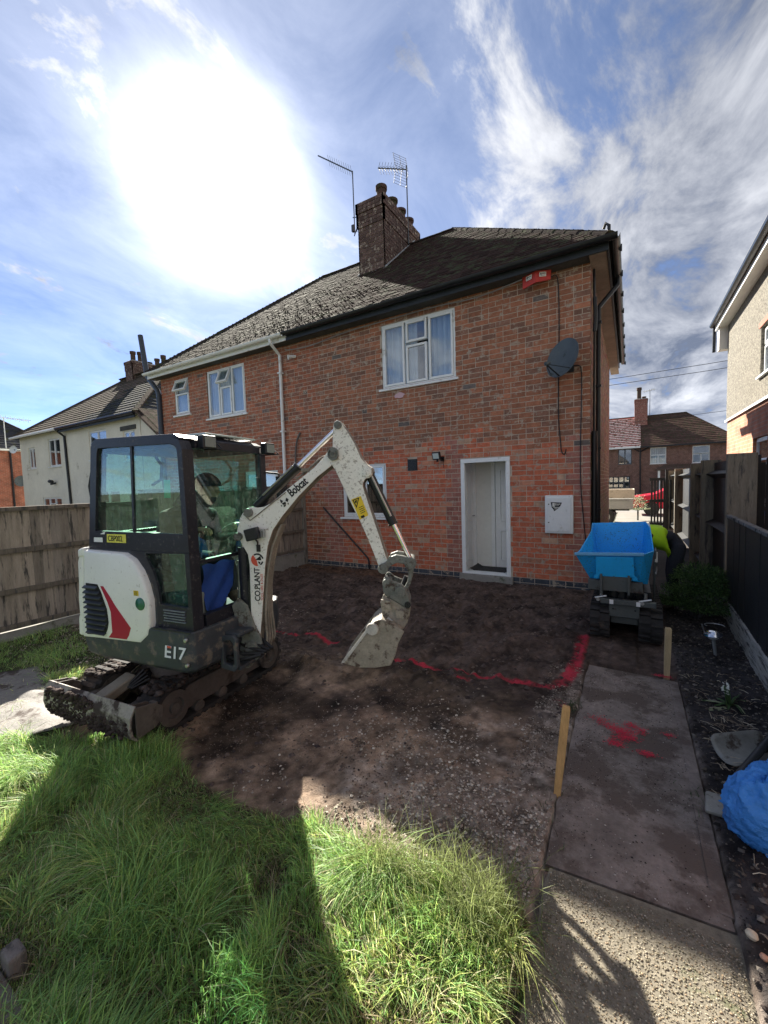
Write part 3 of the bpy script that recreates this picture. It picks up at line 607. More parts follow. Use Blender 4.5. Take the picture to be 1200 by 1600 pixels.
def panel_door(name, o, r, W_, Hh, parent, flip=1, m=m_white):
    """panelled door leaf: o lower corner, r unit vector along its width; normal = r x z"""
    o, r = Vector(o), Vector(r).normalized(); up = Vector((0, 0, 1)); n = r.cross(up) * flip; t = .02; mb = MB()
    mb.obb(o + r * W_ / 2 + up * Hh / 2, r * W_ / 2, up * Hh / 2, n * t)
    dr = mb.build(name, m, parent, bevel=.003); mb = MB()
    for (a, b, c, d) in [(.14, .86, .08, .36), (.14, .86, .45, .93)]:
        u0, u1, v0, v1 = a * W_, b * W_, c * Hh, d * Hh
        for (p, q2) in [((u0, v0), (u1, v0)), ((u1, v0), (u1, v1)), ((u1, v1), (u0, v1)), ((u0, v1), (u0, v0))]:
            mb.bar(o + r * p[0] + up * p[1] + n * (t + .006), o + r * q2[0] + up * q2[1] + n * (t + .012), .026, .030, up=n)
        mb.obb(o + r * (u0 + u1) / 2 + up * (v0 + v1) / 2 + n * (t + .008), r * ((u1 - u0) / 2 - .05), up * ((v1 - v0) / 2 - .05), n * .016)
    mb.build('door_moulding', m, dr, bevel=.002)
    mb = MB(); hp = o + r * (W_ * .92) + up * (Hh * .5) + n * t; mb.obb(hp + n * .003, r * .018, up * .09, n * .004); mb.tube([hp, hp + n * .05, hp + n * .05 - r * .11], .010, 8); mb.build('handle', m_steel, dr)
    return dr
panel_door('inner_door', (-2.15, 7.665, .10), (1, 0, 0), .62, 1.98, house)
panel_door('side_door', (x0 - .03, 7.20, .10), (0, 1, 0), .44, 1.98, house)
mb = MB()
for (a, b) in [(-2.23, -2.16), (-2.60, -2.53)]: mb.box(a, b, 7.64, 7.70, .09, 2.12)
mb.box(-2.23, -1.6, 7.64, 7.70, 2.10, 2.17); mb.build('architrave', m_white, house, bevel=.003)
mb = MB(); n = 24; vs = []
for j in range(9):
    for i in range(n + 1):
        u = i / n; x = x0 + .09 + (x1 - x0 - .18) * u; y = 7.16 + .44 * j / 8; z = .115 + .05 * max(0, abs(u - .5) * 2 - .72) / .28 * (1 if j > 0 else .8) + (.012 if j % 8 == 0 else 0); vs.append((x, y, z))
mb.add(vs, [(j * (n + 1) + i, j * (n + 1) + i + 1, (j + 1) * (n + 1) + i + 1, (j + 1) * (n + 1) + i) for j in range(8) for i in range(n)])
o = mb.build('door_mat', mat('rubber_mat', (.035, .035, .036), .75, .2, 10, .3, 90), smooth=True, label='dark curled rubber mat just inside the open back doorway', cat='doormat'); md = o.modifiers.new('Solidify', 'SOLIDIFY'); md.thickness = .012; md.offset = 1
MB().box(-3.64, -3.44, 6.99, 7.05, 1.985, 2.195).build('air_vent', m_blackpl, house, bevel=.004)
mb = MB()
for k in range(7): mb.box(-3.625, -3.455, 6.978, 6.992, 2.0 + k * .027, 2.012 + k * .027)
mb.build('vent_louvre', m_blackpl, house)

# ---- roof
EZ = 5.06; OV = .27; PITCH = .850; RX0, RX1, RY0, RY1 = HX0 - .2, HX1 + OV, HY0 - .3, HY1 + .3; RUN = (RY1 - RY0) / 2; RZ = EZ + RUN * PITCH
A_, B_, Cc, D_ = (RX0, RY0, EZ), (RX1, RY0, EZ), (RX1, RY1, EZ), (RX0, RY1, EZ); R0, R1 = (RX0 + RUN, RY0 + RUN, RZ), (RX1 - RUN, RY0 + RUN, RZ)
mb = MB(); mb.add([A_, B_, Cc, D_, R0, R1], [(0, 1, 5, 4), (1, 2, 5), (2, 3, 4, 5), (3, 0, 4)]); mb.add([(a, b, EZ - .03) for a, b, c in (A_, B_, Cc, D_)], [(0, 1, 2, 3)]); mb.tint = (.06, .045, .04)
mb.build('roof', mat('roof_underlay', (.05, .04, .036), .95, .2, 3, .2, 30), house)
def tiles(o, U, S, n_, rows_, span, gauge, wd, tf, bulk, singles, pick=None, tl=.235):
    """lay staggered tiles on a slope: o origin, U along, S up-slope (unit), span(v)->(u0,u1)"""
    o, U, S, n_ = map(Vector, (o, U, S, n_))
    for k in range(rows_):
        v = k * gauge; u0, u1 = span(v + gauge * .5); u = u0 - (wd / 2 if k % 2 else 0)
        while u < u1:
            a, b = max(u, u0), min(u + wd - .004, u1)
            if b - a > .02:
                c = o + U * ((a + b) / 2 + random.uniform(-.002, .002)) + S * (v + tl / 2 + random.uniform(-.004, .004)) + n_ * (.020 + random.uniform(-.002, .004))
                s_ = (S - n_ * .055).normalized(); nn_ = U.cross(s_).normalized(); t = tf(a, v)
                dst = MB() if (singles is not None and pick and pick(a, v)) else bulk
                dst.obb(c, U * (b - a) / 2, s_ * tl / 2, nn_ * (.0065 if nn_.dot(n_) > 0 else -.0065), tint=t, nobottom=True)
                if dst is not bulk: singles.append(dst)
            u += wd
SL = math.hypot(1, PITCH); Sf = Vector((0, 1, PITCH)) / SL; Nf = Vector((0, -PITCH, 1)) / SL; slen = RUN * SL
def tf_main(u, v):
    k = random.uniform(.65, 1.25); x = RX0 + u
    c = (.050, .031, .025) if x > -6.4 else (.050, .040, .032)
    return tuple(q * k for q in c)
bulk = MB(); singles = []
budget = [0]
def pick_main(u, v):
    x = RX0 + u
    if v < .62 and x > -6.9 and budget[0] < 240: budget[0] += 1; return True
    return False
tiles((RX0, RY0 - .04, EZ - .03), (1, 0, 0), Sf, Nf, int(slen / .1) + 1, lambda v: (min(v / SL, RUN) , RX1 - RX0 - min(v / SL, RUN)), .1, .168, tf_main, bulk, singles, pick_main)
for s in singles: s.build('roof_tile', m_tile, house)
Sr = Vector((-1, 0, PITCH)) / SL; Nr = Vector((PITCH, 0, 1)) / SL
tiles((RX1 + .03, RY0, EZ - .03), (0, 1, 0), Sr, Nr, int(slen / .1) + 1, lambda v: (min(v / SL, RUN), RY1 - RY0 - min(v / SL, RUN)), .1, .168, tf_main, bulk, None)
Slf = Vector((1, 0, PITCH)) / SL; Nl = Vector((-PITCH, 0, 1)) / SL
tiles((RX0 - .03, RY0, EZ - .03), (0, 1, 0), Slf, Nl, int(slen / .1) + 1, lambda v: (min(v / SL, RUN), RY1 - RY0 - min(v / SL, RUN)), .1, .168, tf_main, bulk, None)
bulk.build('roof_tiles', m_tile, house, kind='stuff')
def ridge(p, q, r=.095, seg=.32, parent=None, m=m_tile, c=(.04, .03, .028), nm='ridge_tile', bonnet=False):
    p, q = Vector(p), Vector(q); d = (q - p); n = max(1, int(d.length / seg)); u = d / n; dn = d.normalized(); sd = dn.cross(Vector((0, 0, 1))).normalized(); up = sd.cross(dn)
    for i in range(n):
        a = p + u * i; b = p + u * (i + 1) - dn * .006; mb = MB(); vs = []; K = 7; k_ = random.uniform(.7, 1.3); lift = random.uniform(0, .008)
        for e_, rr in ((a, r * 1.06), (b, r)):
            for j in range(K): an = pi * j / (K - 1); vs.append(e_ + sd * rr * cos(an) + up * (rr * .75 * sin(an) - .02 + lift))
        fs = [(j, j + 1, K + j + 1, K + j) for j in range(K - 1)] + [tuple(range(K)), tuple(range(K, 2 * K))]
        mb.add(vs, fs, tint=tuple(v * k_ for v in c)); mb.build(nm, m, parent)
ridge(R0, R1, parent=house); ridge(B_, R1, parent=house); ridge(A_, R0, parent=house)
# moss cushions
mo = []; 
for _ in range(850):
    u = random.gauss(-6.6, 1.5); v = abs(random.gauss(0, 1.5)) + .1
    if not (RX0 + v / SL + .1 < u < RX1 - v / SL - .2) or v > slen - .3 or u > -4.2 - v * .1: continue
    mo.append((Vector((u, RY0 - .04, EZ)) + Sf * v + Nf * .03))
P = np.array([list(p) for p in mo]); o = lumps('roof_moss', P, rng.uniform(.006, .022, len(P)), np.array([.13, .125, .09]) * rng.uniform(.5, 1.7, (len(P), 1)), m_stone, .35, 1); o['kind'] = 'stuff'; o.parent = house; o.location = -house.location
# fascia, soffit, gutters
MB().box(RX0 + .02, -6.38, RY0 + .02, RY0 + .045, EZ - .16, EZ - .035).build('white_fascia', m_upvc, house)
MB().box(-6.372, RX1 - .02, RY0 + .02, RY0 + .045, EZ - .17, EZ - .035).build('dark_fascia', m_fascia, house)
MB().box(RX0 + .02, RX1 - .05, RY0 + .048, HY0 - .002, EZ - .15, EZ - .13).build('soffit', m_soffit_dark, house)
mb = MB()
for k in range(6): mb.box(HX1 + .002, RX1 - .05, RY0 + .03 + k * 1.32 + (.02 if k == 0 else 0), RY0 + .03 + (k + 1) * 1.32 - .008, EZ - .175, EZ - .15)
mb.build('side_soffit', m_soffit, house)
MB().box(RX1 - .045, RX1 - .02, RY0 + .05, RY1, EZ - .18, EZ - .035).build('side_fascia', m_fascia, house)
def gutter(name, p, q, m, r=.06):
    p, q = Vector(p), Vector(q); d = (q - p).normalized(); sd = d.cross(Vector((0, 0, 1))); mb = MB(); K = 9; vs = []
    for e_ in (p, q):
        for rr in (r, r - .006):
            for j in range(K): an = pi + pi * j / (K - 1); vs.append(e_ + sd * rr * cos(an) + Vector((0, 0, rr * sin(an))))
    for j in range(K - 1): mb_f = [(j, j + 1, 2 * K + j + 1, 2 * K + j), (K + j, 3 * K + j, 3 * K + j + 1, K + j + 1), (j, K + j, K + j + 1, j + 1), (2 * K + j, 2 * K + j + 1, 3 * K + j + 1, 3 * K + j)]; mb.add(vs, mb_f) if j == 0 else mb.f.extend(mb_f) or mb.t.extend([(.5, .5, .5)] * 4) or mb.mi.extend([0] * 4)
    g_ = mb.build(name, m, house, smooth=True)
    L_ = (q - p).length; k = int(L_ / 1.0); mb = MB()
    for i in range(k + 1):
        c = p + d * (L_ * (i + .3) / (k + 1)); mb.tube([c - d * .02, c + d * .02], r + .006, 12)
    return g_
gutter('white_gutter', (RX0, RY0 - .06, EZ - .03), (-6.40, RY0 - .06, EZ - .03), m_upvc)
gutter('black_gutter', (-6.37, RY0 - .06, EZ - .03), (RX1 + .09, RY0 - .06, EZ - .03), m_blackpl, .066)
gutter('side_gutter', (RX1 + .06, RY0 - .06, EZ - .03), (RX1 + .06, RY1, EZ - .03), m_blackpl)
mb = MB()
for k in range(9): mb.box(RX1 + .10, RX1 + .135, RY0 + .3 + k * .86, RY0 + .33 + k * .86, EZ - .10, EZ - .01)
mb.build('gutter_bracket', m_blackpl, house)
# downpipes
mb = MB(); mb.tube([(-6.76, RY0 - .06, EZ - .08), (-6.76, RY0 - .06, EZ - .16), (-6.77, 6.93, EZ - .36), (-6.78, 6.93, 2.2), (-6.79, 6.93, 0.0)], .036, 12); mb.build('white_downpipe', m_upvc, house, smooth=True)
for z in (4.3, 3.0, 1.9): MB().box(-6.83, -6.73, 6.88, 6.99, z, z + .03).build('pipe_clip', m_upvc, house)
mb = MB(); mb.tube([(RX1 + .06, 7.92, EZ - .08), (RX1 + .06, 7.92, EZ - .2), (HX1 + .075, 7.62, 4.46), (HX1 + .075, 7.60, 4.38), (HX1 + .075, 7.60, .0)], .036, 12); mb.build('side_downpipe', m_blackpl, house, smooth=True)
for z in (4.2, 3.2, 2.2, 1.2): MB().box(HX1 + .002, HX1 + .12, 7.55, 7.65, z, z + .03).build('pipe_clip', m_blackpl, house)
mb = MB(); mb.tube([(HX1 + .04, 7.14, 4.86), (HX1 + .045, 7.14, 4.4), (HX1 + .05, 7.14, 3.9), (HX1 + .045, 7.14, 2.4)], .018, 8); mb.tube([(HX1 + .05, 7.14, 4.45), (HX1 + .06, 7.16, 4.2), (HX1 + .05, 7.14, 3.95)], .03, 8); mb.tube([(HX1 + .05, 7.14, 2.45), (HX1 + .05, 7.14, 0.0)], .042, 10); mb.build('corner_pipe', m_blackpl, house, smooth=True)
# corner finial
mb = MB(); mb.tube([(RX1 - .02, RY0 + .05, EZ + .02), (RX1 - .02, RY0 + .04, EZ + .16), (RX1 - .06, RY0 + .06, EZ + .21), (RX1 - .09, RY0 + .08, EZ + .15)], .022, 8); mb.build('hip_iron', m_fascia, house, smooth=True)

# ---- chimney
def stack(par, x0, x1, y0, y1, z0, z1, c=(.13, .08, .065), detail=True, pots=(), overs=3, nm='chimney', flash=True):
    mb = MB(); mb.box(x0 + .012, x1 - .012, y0 + .012, y1 - .012, z0, z1); ch = mb.build(nm, m_mortar, par)
    q = MB(); z = z0; k = 0
    while z < z1 - .01:
        e = 0
        if z > z1 - .58: e = .018
        if z > z1 - .20: e = .04
        zt = z + .074
        for (a0, a1, fixed, ax, sg) in ((x0, x1, y0, 'x', -1), (y0, y1, x1, 'y', 1), (y0, y1, x0, 'y', -1), (x0, x1, y1, 'x', 1)):
            u = a0 - e - (0 if k % 2 else .118)
            while u < a1 + e:
                s0, s1 = max(u, a0 - e), min(u + .225, a1 + e); kk = random.uniform(.7, 1.2); t = tuple(v * kk for v in c)
                if s1 - s0 > .02:
                    th = .015 + e / 2
                    if ax == 'x': q.obb(((s0 + s1) / 2, fixed + sg * (e - th + .0), (z + zt) / 2), ((s1 - s0) / 2, 0, 0), (0, 0, .037), (0, sg * th, 0), tint=t)
                    else: q.obb((fixed + sg * (e - th), (s0 + s1) / 2, (z + zt) / 2), (0, (s1 - s0) / 2, 0), (0, 0, .037), (sg * th, 0, 0), tint=t)
                u += .236
        z += .085; k += 1
    q.build('stack_bricks', m_brick, ch if par.parent is None else par, kind='stuff')
    mb = MB(); mb.add([(x0 - .03, y0 - .03, z1 - .02), (x1 + .03, y0 - .03, z1 - .02), (x1 + .03, y1 + .03, z1 - .02), (x0 - .03, y1 + .03, z1 - .02), (x0 + .1, y0 + .1, z1 + .09), (x1 - .1, y0 + .1, z1 + .09), (x1 - .1, y1 - .1, z1 + .09), (x0 + .1, y1 - .1, z1 + .09)], [(0, 1, 5, 4), (1, 2, 6, 5), (2, 3, 7, 6), (3, 0, 4, 7), (4, 5, 6, 7), (0, 3, 2, 1)]); mb.build('flaunching', m_concrete, ch)
    for (px, py, h_, r_) in pots:
        mb = MB(); mb.tint = (.10, .065, .055); mb.lathe((px, py, z1), [(r_ * 1.0, .0), (r_ * .95, h_ * .75), (r_ * 1.18, h_ * .78), (r_ * 1.2, h_), (r_ * .9, h_), (r_ * .8, h_ * .6)], 14); mb.build('chimney_pot', m_tile, ch, smooth=True)
    return ch
CX0, CX1, CY0, CY1, CZ1 = -5.88, -5.12, 8.95, 10.85, 8.66
ch = stack(house, CX0, CX1, CY0, CY1, 6.6, CZ1, pots=[(-5.29, 9.15, .38, .12), (-5.70, 9.2, .17, .10), (-5.24, 9.58, .28, .13), (-5.24, 10.03, .27, .13), (-5.24, 10.48, .26, .13), (-5.7, 10.0, .2, .12), (-5.7, 10.6, .2, .12)])
mb = MB(); mb.bar((CX0 - .03, CY0 - .02, 6.96), (CX1 + .03, CY0 - .02, 6.96), .03, .05); mb.bar((CX1 + .02, CY0 - .02, 6.98), (CX1 + .02, CY1 - .3, 6.98 + (CY1 - .3 - CY0) * PITCH), .03, .08); mb.bar((CX0 - .02, CY0 - .02, 6.98), (CX0 - .02, CY1 - .3, 6.98 + (CY1 - .3 - CY0) * PITCH), .03, .08); mb.build('flashing', m_lead, ch)
# aerials (hang on the chimney, lift away: things of their own)
m_al = mat('aerial_metal', (.10, .105, .11), .45, .1, 8, 0, metal=.6)
a = thing('television_aerial', (-6.08, 9.1, 8.3), 'long thin aerial on a bent pole clamped to the left side of the big chimney', 'aerial')
mb = MB(); mb.tube([(-6.08, 9.1, 8.15), (-6.09, 9.1, 9.70)], .014, 8); mb.build('pole', m_al, a)
mb = MB(); p0, p1 = Vector((-6.09, 9.1, 9.68)), Vector((-7.17, 9.1, 10.52)); mb.tube([p0, p1], .016, 8); mb.build('boom', m_al, a)
mb = MB()
for k in range(11): c = p0.lerp(p1, .03 + k * .065); mb.tube([c + Vector((.05, -.12, .05)), c - Vector((.05, -.12, .05))], .0035, 4)
mb.build('element', m_al, a, kind='stuff')
mb = MB(); mb.tube([(-5.92, 8.97, 8.45), (-6.12, 9.1, 8.58)], .014, 6); mb.tube([(-5.92, 8.97, 8.20), (-6.10, 9.1, 8.12)], .014, 6); mb.box(-6.15, -6.08, 9.05, 9.12, 8.22, 8.38); mb.tube([(-5.93, 8.97, 8.1), (-5.93, 8.97, 8.5)], .012, 6); mb.build('bracket', m_al, a)
a = thing('television_aerial', (-5.1, 10.15, 8.6), 'spiky grid aerial on a straight pole rising behind the big chimney', 'aerial')
mb = MB(); mb.tube([(-5.08, 10.15, 8.1), (-5.09, 10.15, 10.08)], .016, 8); mb.build('pole', m_al, a)
mb = MB(); p0, p1 = Vector((-5.05, 10.1, 9.93)), Vector((-5.72, 9.75, 10.02)); mb.tube([p0, p1], .014, 6)
for k in range(9):
    c = p0.lerp(p1, .18 + k * .1); 
    for sg in (-1, 1): mb.tube([c, c + Vector((.07, -.03, .11 * sg))], .005, 4); mb.tube([c, c + Vector((.02, .10, .11 * sg))], .005, 4)
mb.build('director_rod', m_al, a)
mb = MB(); gcen = Vector((-5.17, 10.05, 9.95)); gu = Vector((.42, .9, .05)).normalized(); 
for sg, tilt in ((1, .35), (-1, -.35)):
    gv = Vector((-.25 * abs(tilt) * 2, 0, sg)).normalized()
    for k in range(6): c = gcen + gv * (.05 + k * .065); mb.tube([c - gu * .22, c + gu * .22], .005, 4)
    for k in (-1, 0, 1): mb.tube([gcen + gu * .2 * k, gcen + gu * .2 * k + gv * .38], .006, 4)
mb.build('reflector_grid', m_al, a)

# ---- wall fittings
m_dish = mat('dish_grey', (.085, .105, .115), .5, .1, 8, .02, 30, dirt=((.05, .06, .06), 6, .15))
d = thing('satellite_dish', (-.85, 6.9, 3.5), 'grey satellite dish with arm on the wall near the right corner of the house', 'satellite dish')
ax = Vector((-.46, -.80, .25)).normalized(); c = Vector((-.86, 6.74, 3.52)); uu = Vector((0, 0, 1)); uu = (uu - ax * uu.dot(ax)).normalized(); rr = uu.cross(ax)
mb = MB(); vs = []; K, M_ = 28, 6
for s_ in (0, 1):
    for i in range(M_ + 1):
        q = i / M_; vs += [c + rr * q * .27 * cos(2 * pi * k / K) + uu * q * .30 * sin(2 * pi * k / K) + ax * (.06 * q * q - .03 - s_ * .008) for k in range(K)]
B0 = (M_ + 1) * K; fs = []
for s_ in (0, 1):
    for i in range(M_):
        for k in range(K): fs.append((s_ * B0 + i * K + k, s_ * B0 + i * K + (k + 1) % K, s_ * B0 + (i + 1) * K + (k + 1) % K, s_ * B0 + (i + 1) * K + k))
for k in range(K): fs.append((M_ * K + k, M_ * K + (k + 1) % K, B0 + M_ * K + (k + 1) % K, B0 + M_ * K + k))
mb.add(vs, fs); mb.build('reflector', m_dish, d, smooth=True)
mb = MB(); tip = c + ax * .34 - uu * .22; mb.tube([c - uu * .28 + ax * .0, tip], .011, 6); mb.tube([c - uu * .20 + rr * .18, tip], .006, 6); mb.tube([c - uu * .20 - rr * .18, tip], .006, 6); mb.build('arm', m_fascia, d)
mb = MB(); mb.tube([tip, tip + (c - tip).normalized() * .08], [.03, .026], 10); mb.build('receiver', m_dish, d, smooth=True)
mb = MB(); mb.tube([c - ax * .03, c - ax * .10, (-.80, 6.9, 3.44), (-.80, 6.99, 3.44)], .018, 8); mb.box(-.86, -.74, 6.975, 6.992, 3.36, 3.52); mb.build('mount', m_fascia, d)
f = thing('floodlight', (-2.96, 6.9, 2.2), 'small black floodlight with sensor on the wall left of the doorway', 'floodlight')
fn = Vector((-.25, -1, -.25)).normalized(); fr_ = fn.cross(Vector((0, 0, 1))).normalized(); fu = fr_.cross(fn); fc = Vector((-2.98, 6.85, 2.22))
mb = MB(); mb.obb(fc, fr_ * .085, fu * .068, fn * .022); mb.build('lamp_body', m_blackpl, f, bevel=.008)
mb = MB(); mb.obb(fc + fn * .024, fr_ * .066, fu * .05, fn * .003); mb.build('lens', mat('lamp_lens', (.55, .62, .58), .2, .05, 30, .2, 90), f, bevel=.003)
mb = MB(); mb.tube([fc - fn * .02, (-2.92, 6.93, 2.17), (-2.92, 6.99, 2.17)], .012, 6); mb.box(-2.95, -2.89, 6.96, 6.99, 2.13, 2.21); mb.build('bracket', m_blackpl, f)
mb = MB(); mb.tube([(-2.9, 6.93, 2.14), (-2.87, 6.9, 2.19)], [.016, .018], 8); mb.tube([fc - fu * .07, fc - fu * .11 - fn * .0], [.014, .02], 8); mb.tube([(-2.90, 6.97, 2.14), (-2.90, 6.985, 2.0)], .005, 5); mb.build('sensor', m_blackpl, f)
b = thing('meter_cabinet', (-.955, 6.95, .88), 'white meter cabinet with black triangular sticker low on the wall by the right corner', 'meter box')
mb = MB(); mb.box(-1.160, -.745, 6.93, 6.992, .875, 1.48); mb.build('cabinet_box', m_upvc, b, bevel=.01)
mb = MB(); mb.box(-1.125, -.78, 6.918, 6.931, .91, 1.445); drm = mb.build('cabinet_door', m_upvc, b, bevel=.005)
mb = MB()
for x in (-1.10, ):
    for z in (1.34, 1.05): mb.lathe((x, 6.912, z), [(.0, 0), (.009, 0), (.009, .01)], 10, axis=(0, 1, 0))
mb.build('lock', m_blackpl, drm)
mb = MB(); mb.prism([(-1.07, 1.375), (-.905, 1.365), (-.93, 1.31), (-.975, 1.26), (-1.02, 1.23), (-1.03, 1.26), (-1.055, 1.29)], lambda a_, b_, t: (a_, t, b_), 6.9155, 6.9175); mb.build('sticker', flat((.02, .02, .022)), drm)
mb = MB()
for (a0, b0, a1, b1) in [(-1.045, 1.36, -1.01, 1.30), (-1.00, 1.355, -.985, 1.32), (-.97, 1.35, -.955, 1.32), (-.945, 1.35, -.93, 1.335), (-1.03, 1.285, -.95, 1.295), (-1.015, 1.262, -.97, 1.272)]: mb.box(a0, a1, 6.9140, 6.9154, min(b0, b1), max(b0, b1))
mb.build('sticker_print', flat((.75, .74, .66)), drm)
b = thing('red_board', (-1.26, 6.9, 4.75), 'red folded board with two white labels fixed under the eaves at the right', 'sign board')
mb = MB(); mb.add([(-1.47, 6.90, 4.97), (-1.255, 6.80, 4.94), (-1.04, 6.90, 4.97), (-1.055, 6.86, 4.76), (-1.25, 6.77, 4.735), (-1.46, 6.86, 4.72), (-1.47, 6.92, 4.97), (-1.255, 6.82, 4.94), (-1.04, 6.92, 4.97), (-1.055, 6.88, 4.76), (-1.25, 6.79, 4.735), (-1.46, 6.88, 4.72)], [(0, 1, 4, 5), (1, 2, 3, 4), (11, 10, 7, 6), (10, 9, 8, 7), (0, 5, 11, 6), (5, 4, 10, 11), (4, 3, 9, 10), (3, 2, 8, 9), (2, 1, 7, 8), (1, 0, 6, 7)])
mb.build('board', mat('red_board', (.55, .06, .05), .6, .12, 8, .1, 30), b)
for sg in (-1, 1):
    cx_ = -1.255 + sg * .10; r_ = Vector((.215, -sg * -.1 * 1.0, .0)); r_ = Vector((.215, .1 * sg, .0)).normalized(); up_ = Vector((0, .17, 1)).normalized(); nn_ = r_.cross(up_); cc = Vector((cx_, 6.825 - .005, 4.845))
    lb = MB(); lb.obb(cc + nn_ * .004, r_ * .05, up_ * .036, nn_ * .003); lb = lb.build('white_label', flat((.78, .76, .68)), b)
    mb = MB(); mb.obb(cc + nn_ * .0085 - r_ * .028 + up_ * .006, r_ * .009, up_ * .014, nn_ * .0006)
    for k in range(3): mb.obb(cc + nn_ * .0085 + r_ * (-.003 + k * .017) + up_ * .010, r_ * .006, up_ * .009, nn_ * .0006)
    mb.obb(cc + nn_ * .0085 + up_ * -.02, r_ * .035, up_ * .003, nn_ * .0006)
    mb.build('label_print', flat((.05, .05, .06)), lb)
def cable(name, pts, r, label, m=m_blackpl):
    # smooth the polyline
    P = [Vector(p) for p in pts]
    for _ in range(2): P = [P[0]] + [x for a_, b_ in zip(P, P[1:]) for x in (a_ * .75 + b_ * .25, a_ * .25 + b_ * .75)] + [P[-1]]
    mb = MB(); mb.tube(P, r, 6); return mb.build(name, m, smooth=True, label=label, cat='cable')
cable('wall_cable', [(-1.06, 6.9, 4.80), (-.98, 6.95, 4.86), (-.955, 6.98, 4.72), (-.945, 6.98, 4.2), (-.955, 6.98, 3.4), (-.965, 6.98, 2.7), (-.93, 6.98, 2.3), (-.92, 6.98, 2.15), (-.87, 6.98, 2.10), (-.85, 6.97, 2.2)], .008, 'black cable dropping from the red board to a hook on the wall')
cable('wall_cable', [(-.80, 6.97, 3.44), (-.68, 6.97, 3.45), (-.63, 6.98, 3.40), (-.635, 6.98, 2.9), (-.655, 6.98, 2.0), (-.64, 6.98, 1.5), (-.60, 6.98, 1.05), (-.57, 6.98, .7)], .008, 'black cable running down from the dish beside the meter cabinet')
cable('eaves_cable', [(-1.47, 6.86, 4.87), (-2.2, 6.93, 4.80), (-3.0, 6.94, 4.86), (-4.0, 6.93, 4.84), (-5.0, 6.93, 4.83), (-6.0, 6.93, 4.72), (-6.6, 6.93, 4.79)], .010, 'thin cable slung under the eaves above the bedroom windows', mat('pale_cable', (.25, .25, .25), .6, .1, 4, 0))
cable('waste_pipe', [(-5.71, 6.95, 1.28), (-5.2, 6.95, .80), (-4.62, 6.95, .27), (-4.57, 6.95, .2), (-4.56, 6.95, .02)], .017, 'dark waste pipe slanting down the wall beside the digger arm')
cable('overflow_pipe', [(-6.3, 6.97, 2.95), (-6.42, 6.94, 2.72), (-6.46, 6.94, 2.1)], .02, 'short grey waste pipe beside the white downpipe', mat('grey_pipe', (.12, .11, .10), .6, .1, 4, 0))
mb = MB(); mb.tube([(-6.35, 6.99, 4.62), (-6.40, 6.9, 4.60), (-6.44, 6.84, 4.58)], [.03, .035, .05], 10); mb.build('security_camera', m_upvc, smooth=True, label='small pale lamp sticking out under the eaves right of the white downpipe', cat='lamp')
mb = MB(); pts = [(.13 * (.6 + .4 * random.random()) * cos(k * pi / 8), .06 * (.6 + .4 * random.random()) * sin(k * pi / 8)) for k in range(16)]; mb.prism([(-3.78 + a_, 3.42 + b_) for a_, b_ in pts], lambda a_, b_, t: (a_, t, b_), 6.986, 6.989); mb.build('paint_splash', flat((.62, .42, .46)), house)
# stink pipe at the left corner
mb = MB(); mb.tube([(-12.29, 6.95, 6.30), (-12.09, 6.95, 5.20), (-12.03, 6.95, 5.05), (-11.60, 6.95, 4.62), (-11.55, 6.95, 4.5), (-11.53, 6.95, 0)], .07, 12); mb.build('soil_pipe', mat('soil_pipe_grey', (.045, .055, .07), .4, .15, 5, .05, 20), house, smooth=True)

